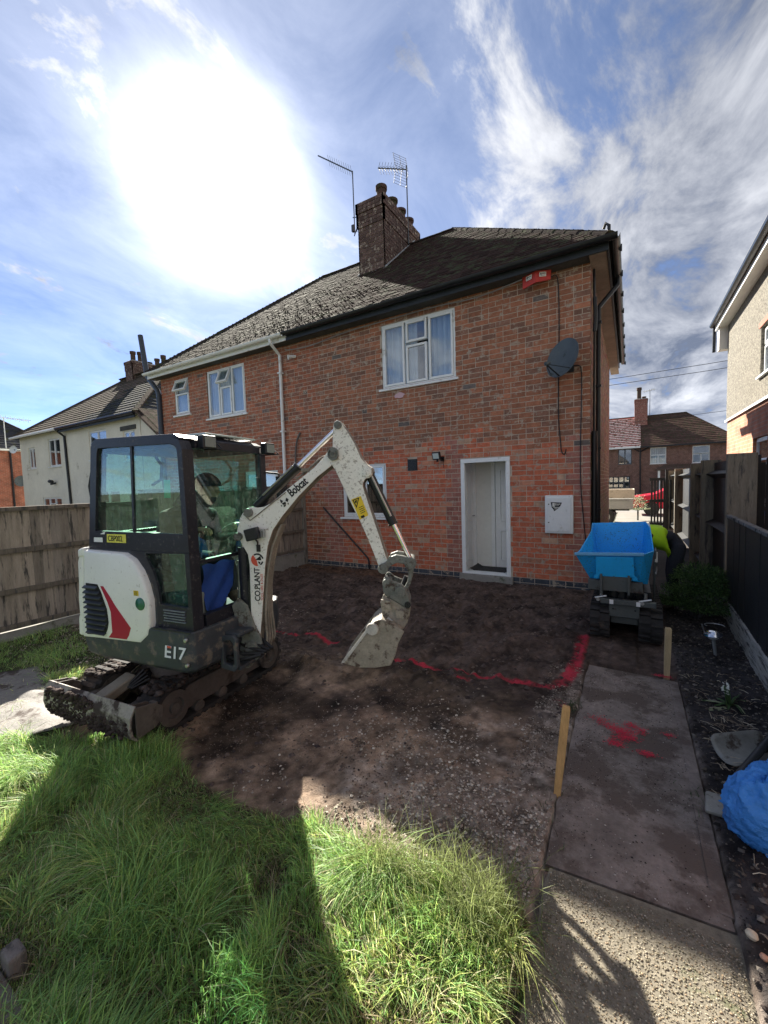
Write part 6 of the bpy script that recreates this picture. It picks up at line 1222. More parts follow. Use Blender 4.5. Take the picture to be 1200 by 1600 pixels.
# glazing
g1 = MB(); g1.prism([(-.85, 1.45), (-.77, 2.04), (-.425, 2.04), (-.455, 1.45)], csd, .006, .010); g1.build('side_window', m_cabglass, ex)
g1 = MB(); g1.prism([(-.452, 1.45), (-.425, 2.04), (-.05, 2.028), (.0, 2.0), (.012, 1.95), (.018, 1.44)], csd, .000, .004); g1.build('side_window', m_cabglass, ex)
g1 = MB(); g1.bar(cp(-.452, .0, 1.45), cp(-.42, .0, 2.04), .018, .016, up=LY); g1.build('slider_bar', m_cabd, ex)
g1 = MB(); g1.prism([(a_, b_) for a_, b_ in low_i], csd, .004, .008); g1.build('low_window', m_cabglass2, ex)
g1 = MB(); g1.prism([(.075, 1.255), (W_C - .06, 1.255), (W_C - .06, 2.005), (.075, 2.005)], lambda a_, b_, t: cp(t, a_, b_), .036, .040); g1.build('windscreen', glass('screen_glass', (.74, .90, .83), .13, .03, .35), ex)
g1 = MB(); g1.prism([(-.88, .9), (-.78, 2.02), (.0, 2.02), (.0, .9)], csd, W_C - .024, W_C - .020); g1.build('door_glass', m_cabglass, ex)
g1 = MB(); g1.prism([(.08, 1.43), (W_C - .05, 1.43), (W_C - .05, 2.02), (.08, 2.02)], lambda a_, b_, t: cp(t, a_, b_), -.865, -.860); g1.build('rear_window', m_cabglass, ex)
mb = MB()
for k in range(5): mb.obb(cp(-.10, -.016, .855 + k * .018), FX * (.10 - .006 * (k % 2)), LY * .004, (0, 0, .0035))
mb.build('vent_slot', mat('slot_grey', (.16, .18, .20), .5), ex, kind='stuff')
# white engine cover
wc = [(-.945, 1.315), (-.52, 1.305), (-.43, 1.265), (-.36, 1.19), (-.315, 1.10), (-.285, .99), (-.288, .83), (-.315, .745), (-.395, .682), (-1.03, .655), (-1.035, .70), (-.985, .95)]
mb = MB(); mb.prism([(-.498, 1.325), (-.385, 1.262), (-.318, 1.172), (-.272, 1.08), (-.252, .98), (-.258, .80), (-.33, .80), (-.95, .80), (-.95, 1.325)], csd, -.010, .02); mb.build('cover_surround', m_base, ex)
mb = MB(); n_ = len(wc); cx0 = sum(p[0] for p in wc) / n_; cz0 = sum(p[1] for p in wc) / n_; vs = []
for sc_, t in ((1.0, .0), (1.0, -.035), (.975, -.052), (.90, -.060)): vs += [cp(cx0 + (a_ - cx0) * sc_, t, cz0 + (b_ - cz0) * sc_) for a_, b_ in wc]
mb.add(vs, [(k * n_ + i, k * n_ + (i + 1) % n_, (k + 1) * n_ + (i + 1) % n_, (k + 1) * n_ + i) for k in range(3) for i in range(n_)] + [tuple(3 * n_ + i for i in range(n_))]); mb.build('engine_cover', m_ewhite, ex, smooth=True, bevel=.006)
mb = MB(); mb.prism([(-1.0, 1.30), (-.952, 1.312), (-1.0, .95), (-1.043, .66), (-1.085, .665), (-1.075, .80), (-1.06, .82), (-1.06, .95), (-1.045, 1.05), (-1.035, 1.22)], csd, -.045, .30); mb.prism([(-1.01, 1.315), (-.94, 1.335), (-.93, 1.27), (-1.01, 1.255)], csd, -.055, .2); mb.build('tail_cover', m_ewhite, ex, bevel=.014)
MB().obb(cp(-1.0, .45, .98), FX * .07, LY * .42, (0, 0, .33)).build('rear_cover', m_ewhite, ex, bevel=.03)
mb = MB(); mb.prism([(-.925, 1.075), (-.80, 1.072), (-.765, 1.02), (-.715, .90), (-.705, .80), (-.725, .745), (-.755, .705), (-.955, .69), (-.96, .82), (-.935, .84), (-.935, .93), (-.95, .95)], csd, -.063, -.056); gr_ = mb.build('grille', m_blackpl, ex)
for k in range(10):
    z = .715 + k * .037; x1_ = -.735 if z < .76 else (-.712 if z < .92 else -.735 - (z - .92) * .42); mb = MB(); mb.obb(cp((-.945 + x1_) / 2, -.072, z), FX * ((x1_ + .945) / 2 - .004), LY * .010 + Vector((0, 0, .006)), Vector((0, 0, .004)) - LY * .002); mb.build('slat', mat('grille_slat', (.035, .040, .05), .5), gr_)
mb = MB(); mb.prism([(-.765, 1.062), (-.735, 1.062), (-.665, .985), (-.62, .93), (-.55, .86), (-.475, .785), (-.50, .73), (-.525, .70), (-.715, .692), (-.672, .735), (-.672, .88), (-.70, .95)], csd, -.0625, -.0605); mb.build('red_flash', m_red, ex)
mb = MB(); mb.lathe(cp(-.377, -.058, .965), [(.075, 0), (.06, .006), (.055, .02), (0, .02)], 24, axis=LY); mb.build('cap_recess', mat('recess_grey', (.50, .50, .49), .5), ex, smooth=True)
mb = MB(); mb.lathe(cp(-.362, -.052, .965), [(.045, .0), (.043, -.014), (.030, -.022), (0, -.024)], 20, axis=LY); mb.build('fuel_cap', mat('green_cap', (.01, .12, .07), .25, .1, 20, .1, 60, spec=.7), ex, smooth=True)
mb = MB(); mb.prism([(-.42, 1.055), (-.372, 1.055), (-.372, 1.02), (-.42, 1.02)], csd, -.0625, -.0612); yl = mb.build('warning_label', m_yel, ex); mb = MB(); [mb.obb(cp(-.396, -.0630, 1.048 - k * .008), FX * .016, LY * .0003, (0, 0, .0016)) for k in range(4)]; mb.build('label_print', m_blk, yl)
text('model_lettering', 'E17', cp(-.180, -.0515, .618), FX + Vector((0, 0, .02)), Vector((0, 0, 1)) + FX * .15, .118, m_wprint, ex, 1.15, .02)
MB().obb(cp(-.125, -.0525, .692), FX * .018, LY * .001, (0, 0, .007)).build('red_dash', m_rprint, ex)
MB().prism([(-.725, 1.432), (-.525, 1.432), (-.528, 1.372), (-.73, 1.372)], csd, -.0150, -.0132).build('number_plate', m_yel2, ex)
text('plate_lettering', 'CBP002', cp(-.715, -.0156, 1.383), FX, (0, 0, 1), .057, m_blk, ex, .86, .012)
mb = MB(); mb.prism([(-.87, 1.405), (-.775, 1.405), (-.778, 1.372), (-.875, 1.372)], csd, -.0150, -.0132); mb.prism([(-.80, 1.43), (-.74, 1.452), (-.75, 1.43)], csd, -.0150, -.0132); mb.build('maker_sticker', m_wprint, ex)
# cables at rear of cab, work lights, mirror
mb = MB(); mb.tube([cp(-.86, .03, 1.98), cp(-.93, .05, 1.93), cp(-.985, .05, 1.78), cp(-.95, .04, 1.66), cp(-.91, .03, 1.60)], .008, 6); mb.build('rear_cable', m_hose, ex, smooth=True)
mb = MB(); mb.tube([cp(-.7, W_C * .5, 2.0), cp(-.64, W_C * .5, 1.93), cp(-.66, W_C * .5, 1.82), cp(-.76, W_C * .5, 1.78)], .012, 6); mb.build('inner_cable', m_hose, ex, smooth=True)
for y, s_ in ((.17, 1), (.80, 1)):
    c = cp(.085, y, 2.045); mb = MB(); mb.obb(c, FX * .028, LY * .058, (0, 0, .045)); wl = mb.build('work_light', m_blackpl, ex, bevel=.008)
    mb = MB(); mb.obb(c + FX * .029, FX * .003, LY * .046, (0, 0, .033)); mb.build('lens', mat('work_lens', (.20, .23, .22), .25, .05, 30, .2, 90), wl); mb = MB(); mb.tube([c - FX * .02, c - FX * .03 + Vector((0, 0, -.05)), c + FX * .03 + LY * .1 + Vector((0, 0, -.04)), c - FX * .03 + LY * .12], .005, 5); mb.build('lamp_wire', m_hose, wl)
mb = MB(); mb.obb(cp(.16, W_C + .06, 1.72), FX * .02, LY * .05, (0, 0, .10)); mb.tube([cp(.03, W_C - .02, 1.86), cp(.15, W_C + .04, 1.84), cp(.16, W_C + .06, 1.78)], .009, 6); mb.build('mirror', m_blackpl, ex, bevel=.01)
# interior
mb = MB(); mb.obb(cp(-.45, .42, .80), FX * .48, LY * .36, (0, 0, .012)); mb.build('cab_floor', m_room, ex)
mb = MB(); mb.obb(cp(-.52, .42, 1.06), FX * .20, LY * .20, (0, 0, .05)); mb.obb(cp(-.76, .42, 1.22), FX * .045 + Vector((0, 0, -.01)), LY * .20, Vector((0, 0, .18)) - FX * .03); mb.build('driver_seat', mat('seat_vinyl', (.03, .032, .034), .7), ex, bevel=.03)
m_console = mat('console_grey', (.22, .26, .24), .6, .1, 5, .05, 30); mb = MB(); mb.obb(cp(-.14, .12, .93), FX * .12, LY * .06, (0, 0, .09)); mb.obb(cp(-.17, .14, 1.14), FX * .07, LY * .05, Vector((0, 0, .16)) - FX * .02); mb.obb(cp(-.62, .42, .95), FX * .24, LY * .34, (0, 0, .10)); mb.build('console', m_console, ex, bevel=.02)
for y in (.24, .60): mb = MB(); mb.tube([cp(-.14, y, 1.20), cp(-.08, y, 1.37)], .012, 8); mb.tube([cp(-.08, y, 1.36), cp(-.07, y, 1.46)], [.022, .018], 10); mb.build('joystick', m_blackpl, ex, smooth=True)
mb = MB(); [mb.tube([cp(-.02, y, .84), cp(.0, y, 1.18)], .011, 8) for y in (.50, .58)]; mb.build('drive_lever', m_steel, ex)
mb = MB(); K, M_ = 14, 9; vs = []
for i in range(M_):
    for k in range(K): t = i / (M_ - 1); an = k / (K - 1) * pi; vs.append(cp(-.02 + .03 * sin(an * 3 + i) * .5, .16 + .34 * k / (K - 1) * (1 - .35 * t), 1.20 - .30 * t - .05 * sin(an) * t + .01 * sin(i * 2 + k)))
mb.add(vs, [(i * K + k, i * K + k + 1, (i + 1) * K + k + 1, (i + 1) * K + k) for i in range(M_ - 1) for k in range(K - 1)]); mb.build('blue_cloth', mat('blue_workwear', (.015, .06, .28), .8, .15, 6, .4, 20), smooth=True, label='blue jacket hanging in the open lower front of the digger cab', cat='jacket')
MB().prism([(-.155, 1.80), (-.095, 1.80), (-.10, 1.68), (-.16, 1.68)], csd, .0135, .0145).build('green_sticker', flat((.03, .45, .28), 'sticker_green'), ex)

# -- boom
BP = Vector((-2.3, 2.05, 0)); BD = Vector((0.9063, 0.4226, 0)); BN = Vector((-BD.y, BD.x, 0))
def bp_(a, b, t): return BP + BD * a + BN * t + Vector((0, 0, b))
boom_o = [(-0.054, 0.583), (-0.076, 0.678), (-0.083, 0.829), (-0.078, 1.035), (-0.075, 1.173), (-0.084, 1.249), (-0.143, 1.361), (-0.157, 1.420), (-0.129, 1.515), (-0.094, 1.571), (-0.054, 1.596), (0.010, 1.588), (0.057, 1.594), (0.108, 1.617), (0.266, 1.737), (0.433, 1.858), (0.508, 1.929), (0.535, 1.965), (0.559, 1.993), (0.586, 1.990), (0.602, 1.960), (0.595, 1.919), (0.561, 1.867), (0.457, 1.792), (0.316, 1.661), (0.186, 1.517), (0.113, 1.420), (0.070, 1.309), (0.043, 1.157), (0.024, 0.985), (-0.000, 0.780), (-0.027, 0.591)]
mb = MB(); mb.prism(boom_o, bp_, .0, .14, mi=0, side=1); mb.build('boom', [m_boomw, m_mudw], ex, bevel=.006)
def pin(a_, b_, r_, t=-.03, m=m_hitch, nm='pin', L_=.2, par=ex): mb = MB(); mb.lathe(bp_(a_, b_, t), [(0, -.004), (r_ * .5, -.004), (r_ * .55, 0), (r_, 0.0), (r_ * 1.05, .008), (r_ * 1.05, .03), (r_ * .8, .03), (r_ * .8, L_)], 18, axis=BN); return mb.build(nm, m, par, smooth=True)
m_white_ring = m_boomw
pin(-0.056, 1.554, .030); pin(-0.142, 1.383, .028); pin(0.579, 1.957, .036)
mb = MB(); mb.tube([bp_(-0.099, 1.545, -.004), bp_(-0.049, 1.497, -.004), bp_(-0.000, 1.530, -.004), bp_(0.093, 1.598, -.004), bp_(0.224, 1.692, -.004)], .004, 5); mb.build('weld_bead', m_mudw, ex)
mb = MB(); mb.obb(bp_(-0.019, 1.403, -.045), BD * .045 + Vector((0, 0, .01)), Vector((0, 0, .042)) - BD * .01, BN * .035); mb.build('boom_light', m_blackpl, ex, bevel=.008); mb = MB(); mb.tube([bp_(-0.010, 1.369, -.03), bp_(-0.000, 1.340, -.01), bp_(-0.000, 1.310, -.008)], .006, 6); mb.obb(bp_(0.003, 1.295, -.006), BD * .013, Vector((0, 0, .025)), BN * .006); mb.build('lamp_plug', m_hose, ex)
mb = MB(); mb.ring([(0.033, 1.433), (0.061, 1.435), (0.061, 1.371), (0.033, 1.368)], [(0.040, 1.423), (0.055, 1.425), (0.055, 1.380), (0.040, 1.379)], bp_, -.03, -.01); mb.build('light_bracket', m_steel, ex)
# lettering on boom
d1 = (BD * .228 + Vector((0, 0, .175))).normalized(); u1_ = (Vector((0, 0, 1)) - d1 * d1.z).normalized()
text('boom_lettering', 'Bobcat', bp_(0.263, 1.656, -.0015), d1, u1_, .082, m_blk, ex, .74, .024)
mb = MB()   # little cat head mark: ears, brow and muzzle marks
cx_, cz_ = .212, 1.614
for tri in ([(-.035, .030), (-.012, .018), (-.020, .0), (-.030, .008)], [(.012, .040), (.030, .028), (.022, .008), (.006, .018)], [(-.022, -.002), (.004, .012), (.012, -.002), (-.008, -.012)], [(-.010, -.016), (.010, -.006), (.006, -.020), (-.006, -.028)], [(.018, -.004), (.030, .004), (.028, -.012)], [(-.030, -.014), (-.020, -.012), (-.024, -.026)]): mb.prism([(cx_ + a_, cz_ + b_) for a_, b_ in tri], bp_, -.0020, -.0008)
mb.build('cat_mark', m_blk, ex)
d2 = Vector((0, 0, 1)) + BD * .02; u2 = -BD + Vector((0, 0, .03))
text('hire_lettering', 'CO.PLANT', bp_(-0.005, 0.904, -.0015), d2, u2, .058, m_blk, ex, .92, .022)
text('hire_small_lettering', 'TOOL HIRE & SALES', bp_(0.019, 0.909, -.0015), d2, u2, .026, m_rprint, ex, .90, .006)
# round badge: red arc left, black arc right, black arrow
def arc(c, r0, r1, a0, a1, n=10): return [(c[0] + r1 * cos(radians(a0 + (a1 - a0) * k / n)), c[1] + r1 * sin(radians(a0 + (a1 - a0) * k / n))) for k in range(n + 1)] + [(c[0] + r0 * cos(radians(a1 - (a1 - a0) * k / n)), c[1] + r0 * sin(radians(a1 - (a1 - a0) * k / n))) for k in range(n + 1)]
BC = (-0.012, 1.210); mb = MB(); mb.prism([(BC[0] + .047 * cos(radians(a_)), BC[1] + .047 * sin(radians(a_))) for a_ in range(130, 285, 12)] + [(BC[0] - .005, BC[1] - .005)], bp_, -.0022, -.001); mb.build('badge_red', m_rprint, ex)
mb = MB(); mb.prism(arc(BC, .036, .047, 10, 125), bp_, -.0022, -.001); mb.prism(arc(BC, .036, .047, -60, -20), bp_, -.0022, -.001); mb.prism([(BC[0] - .018, BC[1] - .002), (BC[0] + .024, BC[1] + .028), (BC[0] + .030, BC[1] - .004)], bp_, -.0022, -.001); mb.prism([(BC[0] + .002, BC[1] - .012), (BC[0] + .024, BC[1] - .016), (BC[0] + .014, BC[1] - .034)], bp_, -.0022, -.001); mb.build('badge_black', m_blk, ex)
# rams
def ram(p, q, f, r_, nm='boom_ram', t=.07, rr=None, parent=ex, m=m_blackpl):
    p3, q3 = bp_(*p, t), bp_(*q, t); c = p3.lerp(q3, f); mb = MB(); mb.tube([p3, c - (c - p3) * .03, c - (c - p3) * .03, c], [r_, r_, r_ * 1.12, r_ * 1.12], 14); a_ = mb.build(nm, m, parent, smooth=True)
    mb = MB(); mb.tube([c, q3], rr or r_ * .5, 12); mb.build('ram_rod', m_chrome, a_, smooth=True); mb = MB(); mb.tube([p3 + (q3 - p3) * .1 + BN * -.03 + Vector((0, 0, .03)), p3 + (q3 - p3) * (f - .05) + BN * -.03 + Vector((0, 0, .03))], .008, 6); mb.build('hose_pipe', m_steel, a_); return a_
ram((-0.029, 1.589), (0.612, 2.144), .52, .034, 'arm_ram', .07, .019)
ram((0.812, 1.820), (1.094, 1.189), .60, .032, 'bucket_ram', .05, .018)
ram((-0.145, 0.814), (-0.142, 1.383), .85, .043, 'boom_ram', .07, .02, m=m_cabd)
mb = MB(); mb.prism([(-0.214, 0.881), (-0.161, 0.935), (-0.099, 0.877), (-0.049, 0.726), (-0.005, 0.639), (-0.000, 0.580), (-0.029, 0.490), (-0.099, 0.419), (-0.161, 0.417), (-0.182, 0.499), (-0.150, 0.635), (-0.192, 0.770)], bp_, -.03, .0); mb.prism([(-0.214, 0.881), (-0.161, 0.935), (-0.099, 0.877), (-0.049, 0.726), (-0.005, 0.639), (-0.000, 0.580), (-0.029, 0.490), (-0.099, 0.419), (-0.161, 0.417), (-0.182, 0.499), (-0.150, 0.635), (-0.192, 0.770)], bp_, .145, .175); mb.obb(bp_(-0.150, 0.468, .07), BD * .04, BN * .09, (0, 0, .06)); mb.build('swing_bracket', m_hitch, ex, bevel=.008)
pin(-0.073, 0.576, .042, -.06, nm='boom_foot_pin', L_=.26)
mb = MB()
for k in range(4): mb.tube([bp_(.0 + .01 * k, .50 + .02 * k, .02 + .03 * k), bp_(.025 + .008 * k, .62, .02 + .03 * k), bp_(.022 + .004 * k, .80, .02 + .03 * k), bp_(.040, 1.0, .02 + .03 * k), bp_(.062, 1.15, .02 + .03 * k), bp_(.10, 1.30, .02 + .03 * k), bp_(.17, 1.46, .03 + .025 * k)], .009, 6)
mb.build('boom_hose', m_mudw, ex, kind='stuff')
mb = MB(); [mb.tube([bp_(0.298 + k * 0.040, 1.784 + k * 0.031, .02 + k * .03), bp_(0.384, 1.853, .05), bp_(0.465, 1.910 + k * .01, .03 + k * .03), bp_(0.535, 1.957, .10)], .009, 6) for k in range(3)]; mb.obb(bp_(0.369, 1.845, .06), BD * .03, BN * .05, (0, 0, .012)); mb.build('hydraulic_pipes', m_mudw, ex, kind='stuff')
# arm
arm_o = [(0.566, 1.871), (0.577, 2.037), (0.586, 2.150), (0.597, 2.174), (0.616, 2.182), (0.635, 2.173), (0.653, 2.147), (0.691, 2.088), (0.731, 2.016), (0.757, 1.954), (0.774, 1.911), (0.809, 1.870), (0.843, 1.845), (0.852, 1.818), (0.847, 1.792), (0.826, 1.773), (0.801, 1.770), (0.782, 1.743), (0.780, 1.717), (0.803, 1.635), (0.833, 1.533), (0.883, 1.370), (0.928, 1.216), (0.940, 1.184), (0.930, 1.142), (0.904, 1.117), (0.879, 1.130), (0.840, 1.243), (0.801, 1.350), (0.752, 1.469), (0.702, 1.576), (0.641, 1.712), (0.592, 1.827)]
mb = MB(); mb.prism(arm_o, bp_, -.004, .125, mi=0, side=1); mb.build('arm', [m_armw, m_mudw], ex, bevel=.005)
pin(0.619, 2.146, .026, -.02); pin(0.816, 1.813, .028, -.02, m=m_armw); pin(0.579, 1.941, .036, -.03, L_=.18)
mb = MB(); mb.prism([(0.694, 1.628), (0.762, 1.651), (0.811, 1.515), (0.750, 1.485)], bp_, -.0062, -.0045); wl_ = mb.build('warning_label', m_yel, ex)
mb = MB(); mb.ring([(0.702, 1.624), (0.752, 1.642), (0.731, 1.566)], [(0.711, 1.621), (0.743, 1.632), (0.730, 1.583)], bp_, -.0075, -.0063); mb.prism([(0.719, 1.619), (0.735, 1.624), (0.731, 1.602), (0.722, 1.603)], bp_, -.0075, -.0063)
for k in range(4): mb.prism([(.745 + k * .004, 1.570 - k * .013), (.778 + k * .004, 1.584 - k * .013), (.779 + k * .004, 1.580 - k * .013), (.746 + k * .004, 1.566 - k * .013)], bp_, -.0075, -.0063)
mb.prism([(0.757, 1.509), (0.781, 1.519), (0.786, 1.503), (0.763, 1.495)], bp_, -.0075, -.0063); mb.build('label_print', m_blk, wl_)
pin(0.906, 1.143, .034, -.05, L_=.22)
# linkage, hitch, bucket
def link(pts, t0_, t1_, nm, m): mb = MB(); mb.prism(pts, bp_, t0_, t1_); return mb.build(nm, m, ex, bevel=.008)
lk1 = [(0.891, 1.114), (0.886, 1.147), (0.902, 1.176), (0.933, 1.194), (0.948, 1.222), (0.998, 1.239), (1.055, 1.229), (1.091, 1.216), (1.109, 1.183), (1.109, 1.149), (1.091, 1.124), (1.073, 1.133), (1.055, 1.170), (1.007, 1.182), (0.968, 1.165), (0.933, 1.131), (0.912, 1.105)]
link(lk1, -.035, -.008, 'link_arm', m_hitch); link(lk1, .13, .155, 'link_arm', m_hitch)
lk2 = [(1.109, 1.183), (1.118, 1.137), (1.109, 1.081), (1.091, 1.021), (1.064, 0.985), (1.041, 0.968), (1.046, 1.000), (1.069, 1.042), (1.080, 1.086), (1.073, 1.133), (1.087, 1.157)]
link(lk2, -.01, .02, 'link_plate', m_hitch); link(lk2, .10, .13, 'link_plate', m_hitch); pin(1.095, 1.176, .040, -.045, L_=.22)
mb = MB(); mb.tube([bp_(0.917, 1.065, .06), bp_(0.948, 1.008, .06), bp_(0.988, 0.976, .06), bp_(1.036, 1.005, .06), bp_(1.064, 1.068, .06)], .02, 8); mb.build('hitch_hose', m_hose, ex, smooth=True)
ht = [(0.897, 1.031), (0.902, 1.061), (0.917, 1.084), (0.938, 1.085), (0.968, 1.057), (1.003, 1.041), (1.036, 1.029), (1.059, 0.998), (1.076, 0.947), (1.089, 0.904), (1.085, 0.875), (1.069, 0.859), (1.017, 0.890), (0.958, 0.927), (0.917, 0.944), (0.901, 0.980)]
link(ht, -.03, -.002, 'quick_hitch', m_hitch); link(ht, .115, .14, 'quick_hitch', m_hitch); mb = MB(); mb.prism([(a_, b_) for a_, b_ in ht[8:]], bp_, .0, .11); mb.build('hitch_block', m_hitch, ex)
pin(0.930, 1.041, .03, -.045); pin(1.020, 0.979, .036, -.045); pin(1.070, 0.887, .022, -.04, m=m_blackpl)
neck = [(0.901, 0.957), (0.917, 0.937), (0.958, 0.924), (1.017, 0.886), (1.064, 0.857), (1.089, 0.859), (1.082, 0.812), (1.064, 0.749), (1.017, 0.688), (0.978, 0.722), (0.938, 0.757), (0.891, 0.780), (0.883, 0.848), (0.878, 0.898)]
link(neck, -.02, .01, 'bucket_ear', m_bucket); link(neck, .11, .14, 'bucket_ear', m_bucket)
for a_, b_ in ((0.915, 0.895), (1.012, 0.824)): mb = MB(); mb.prism([(a_ - .03, b_ + .03), (a_ + .035, b_ + .02), (a_ + .04, b_ - .04), (a_ - .025, b_ - .03)], bp_, -.04, -.021); mb.build('ear_boss', m_bucket, ex, bevel=.004)
mb = MB(); mb.prism([(0.912, 0.784), (0.933, 0.799), (0.998, 0.737), (0.978, 0.700)], bp_, -.035, -.005); mb.build('wear_plate', mat('bright_steel', (.42, .43, .42), .4, .1, 8, .05, 30), ex, bevel=.004)
b_side = [(0.891, 0.806), (0.843, 0.789), (0.807, 0.755), (0.722, 0.643), (0.606, 0.495), (0.654, 0.478), (0.730, 0.461), (0.837, 0.461), (0.946, 0.480), (0.983, 0.559), (1.004, 0.640), (1.046, 0.721), (1.017, 0.738), (0.968, 0.768), (0.928, 0.797)]
link(b_side, -.10, -.085, 'bucket_side', m_bucket); link(b_side, .20, .215, 'bucket_side', m_bucket)
mb = MB(); path = [(0.807, 0.755), (0.891, 0.806), (0.968, 0.768), (1.027, 0.727), (1.004, 0.640), (0.983, 0.559), (0.946, 0.478), (0.837, 0.457), (0.730, 0.457), (0.654, 0.475), (0.606, 0.492)]
for (a_, b_), (c_, d_) in zip(path, path[1:]):
    mid = (0.864, 0.616); q = [(a_, b_), (c_, d_), (c_ + (mid[0] - c_) * .06, d_ + (mid[1] - d_) * .06), (a_ + (mid[0] - a_) * .06, b_ + (mid[1] - b_) * .06)]; mb.prism(q, bp_, -.084, .199)
mb.build('bucket_shell', m_bucket, ex)
mb = MB(); mb.prism([(0.806, 0.764), (0.606, 0.507), (0.599, 0.492), (0.628, 0.502), (0.809, 0.739)], bp_, -.105, -.098); mb.lathe(bp_(0.826, 0.737, -.10), [(.045, 0), (.04, -.012), (.0, -.014)], 20, axis=BN); mb.build('side_cutter', mat('worn_edge', (.5, .49, .46), .4, .2, 12, .2, 40, dirt=((.14, .11, .08), 9, .15)), ex)

# -- operator
op = thing('person', tuple(cp(-.42, .42, .85)), 'digger driver in a dark patterned hooded jacket hunched forward in the cab seat', 'person')
J = {}; E_ = []
def j(n, x, y, z, r): J[n] = (cp(x, y, z), r)
j('pelvis', -.60, .42, 1.18, (.15, .12)); j('belly', -.58, .42, 1.31, (.16, .13)); j('chest', -.50, .42, 1.45, (.18, .15)); j('upper', -.38, .42, 1.56, (.16, .13)); j('neck', -.28, .42, 1.62, .06); j('jaw', -.20, .42, 1.65, .072); j('head', -.19, .42, 1.73, .095); j('crown', -.20, .42, 1.81, .07)
E_ += [('pelvis', 'belly'), ('belly', 'chest'), ('chest', 'upper'), ('upper', 'neck'), ('neck', 'jaw'), ('jaw', 'head'), ('head', 'crown')]
for s_, sg in (('r', -1), ('l', 1)):
    j(s_ + 'sh', -.39, .42 + sg * .20, 1.53, .085); j(s_ + 'elb', -.36, .42 + sg * .27, 1.32, .062); j(s_ + 'wrist', -.13, .42 + sg * .19, 1.44, .036); E_ += [('upper', s_ + 'sh'), (s_ + 'sh', s_ + 'elb'), (s_ + 'elb', s_ + 'wrist')]; hand(J, E_, s_, J[s_ + 'wrist'][0], FX * .9 + Vector((0, 0, .1)), LY * sg, Vector((0, 0, -1)))
    j(s_ + 'hip', -.56, .42 + sg * .09, 1.17, .095); j(s_ + 'knee', -.14, .42 + sg * .13, 1.16, .062); j(s_ + 'ank', -.12, .42 + sg * .12, .88, .042); j(s_ + 'toe', -.04, .42 + sg * .12, .855, .034); E_ += [('pelvis', s_ + 'hip'), (s_ + 'hip', s_ + 'knee'), (s_ + 'knee', s_ + 'ank'), (s_ + 'ank', s_ + 'toe')]
wr_ = [J['rwrist'][0], J['lwrist'][0]]
def cls(c):
    c = Vector(c)
    if c.z < .93: return 3
    if 1.66 < c.z < 1.80 and (c - J['head'][0]).dot(FX) > .03: return 1
    if any((c - q).dot(FX) > .01 for q in wr_) and c.z > 1.3 and c.z < 1.55 and (c - CO).dot(FX) > -.125: return 1
    if c.z < 1.24: return 2
    return 0
skin_body('body', J, E_, [m_jacket, m_skinc, m_trous, m_boot], cls, op)
hd = J['head'][0]; mb = MB(); mb.lathe(hd + FX * .095 + Vector((0, 0, -.02)), [(.0, .03), (.008, .02), (.016, 0)], 8, axis=FX); mb.build('nose', m_skinc, op, smooth=True)
mb = MB(); K = 18; vs = []
for i in range(8):
    for k in range(K): ph = .12 + i / 7 * 1.45; th = 2 * pi * k / K; vs.append(hd + V_(-.012 + .112 * cos(ph) * cos(th), .104 * cos(ph) * sin(th), .01 + .118 * sin(ph)))
mb.add(vs, [(i * K + k, i * K + (k + 1) % K, (i + 1) * K + (k + 1) % K, (i + 1) * K + k) for i in range(7) for k in range(K)]); mb.build('woolly_hat', m_jacket, op, smooth=True)
mb = MB(); mb.tube([cp(-.40, .30, 1.60), cp(-.36, .34, 1.66), cp(-.35, .42, 1.68), cp(-.36, .50, 1.66), cp(-.40, .54, 1.60)], [.03, .045, .05, .045, .03], 8); mb.build('hood', m_jacket, op, smooth=True)

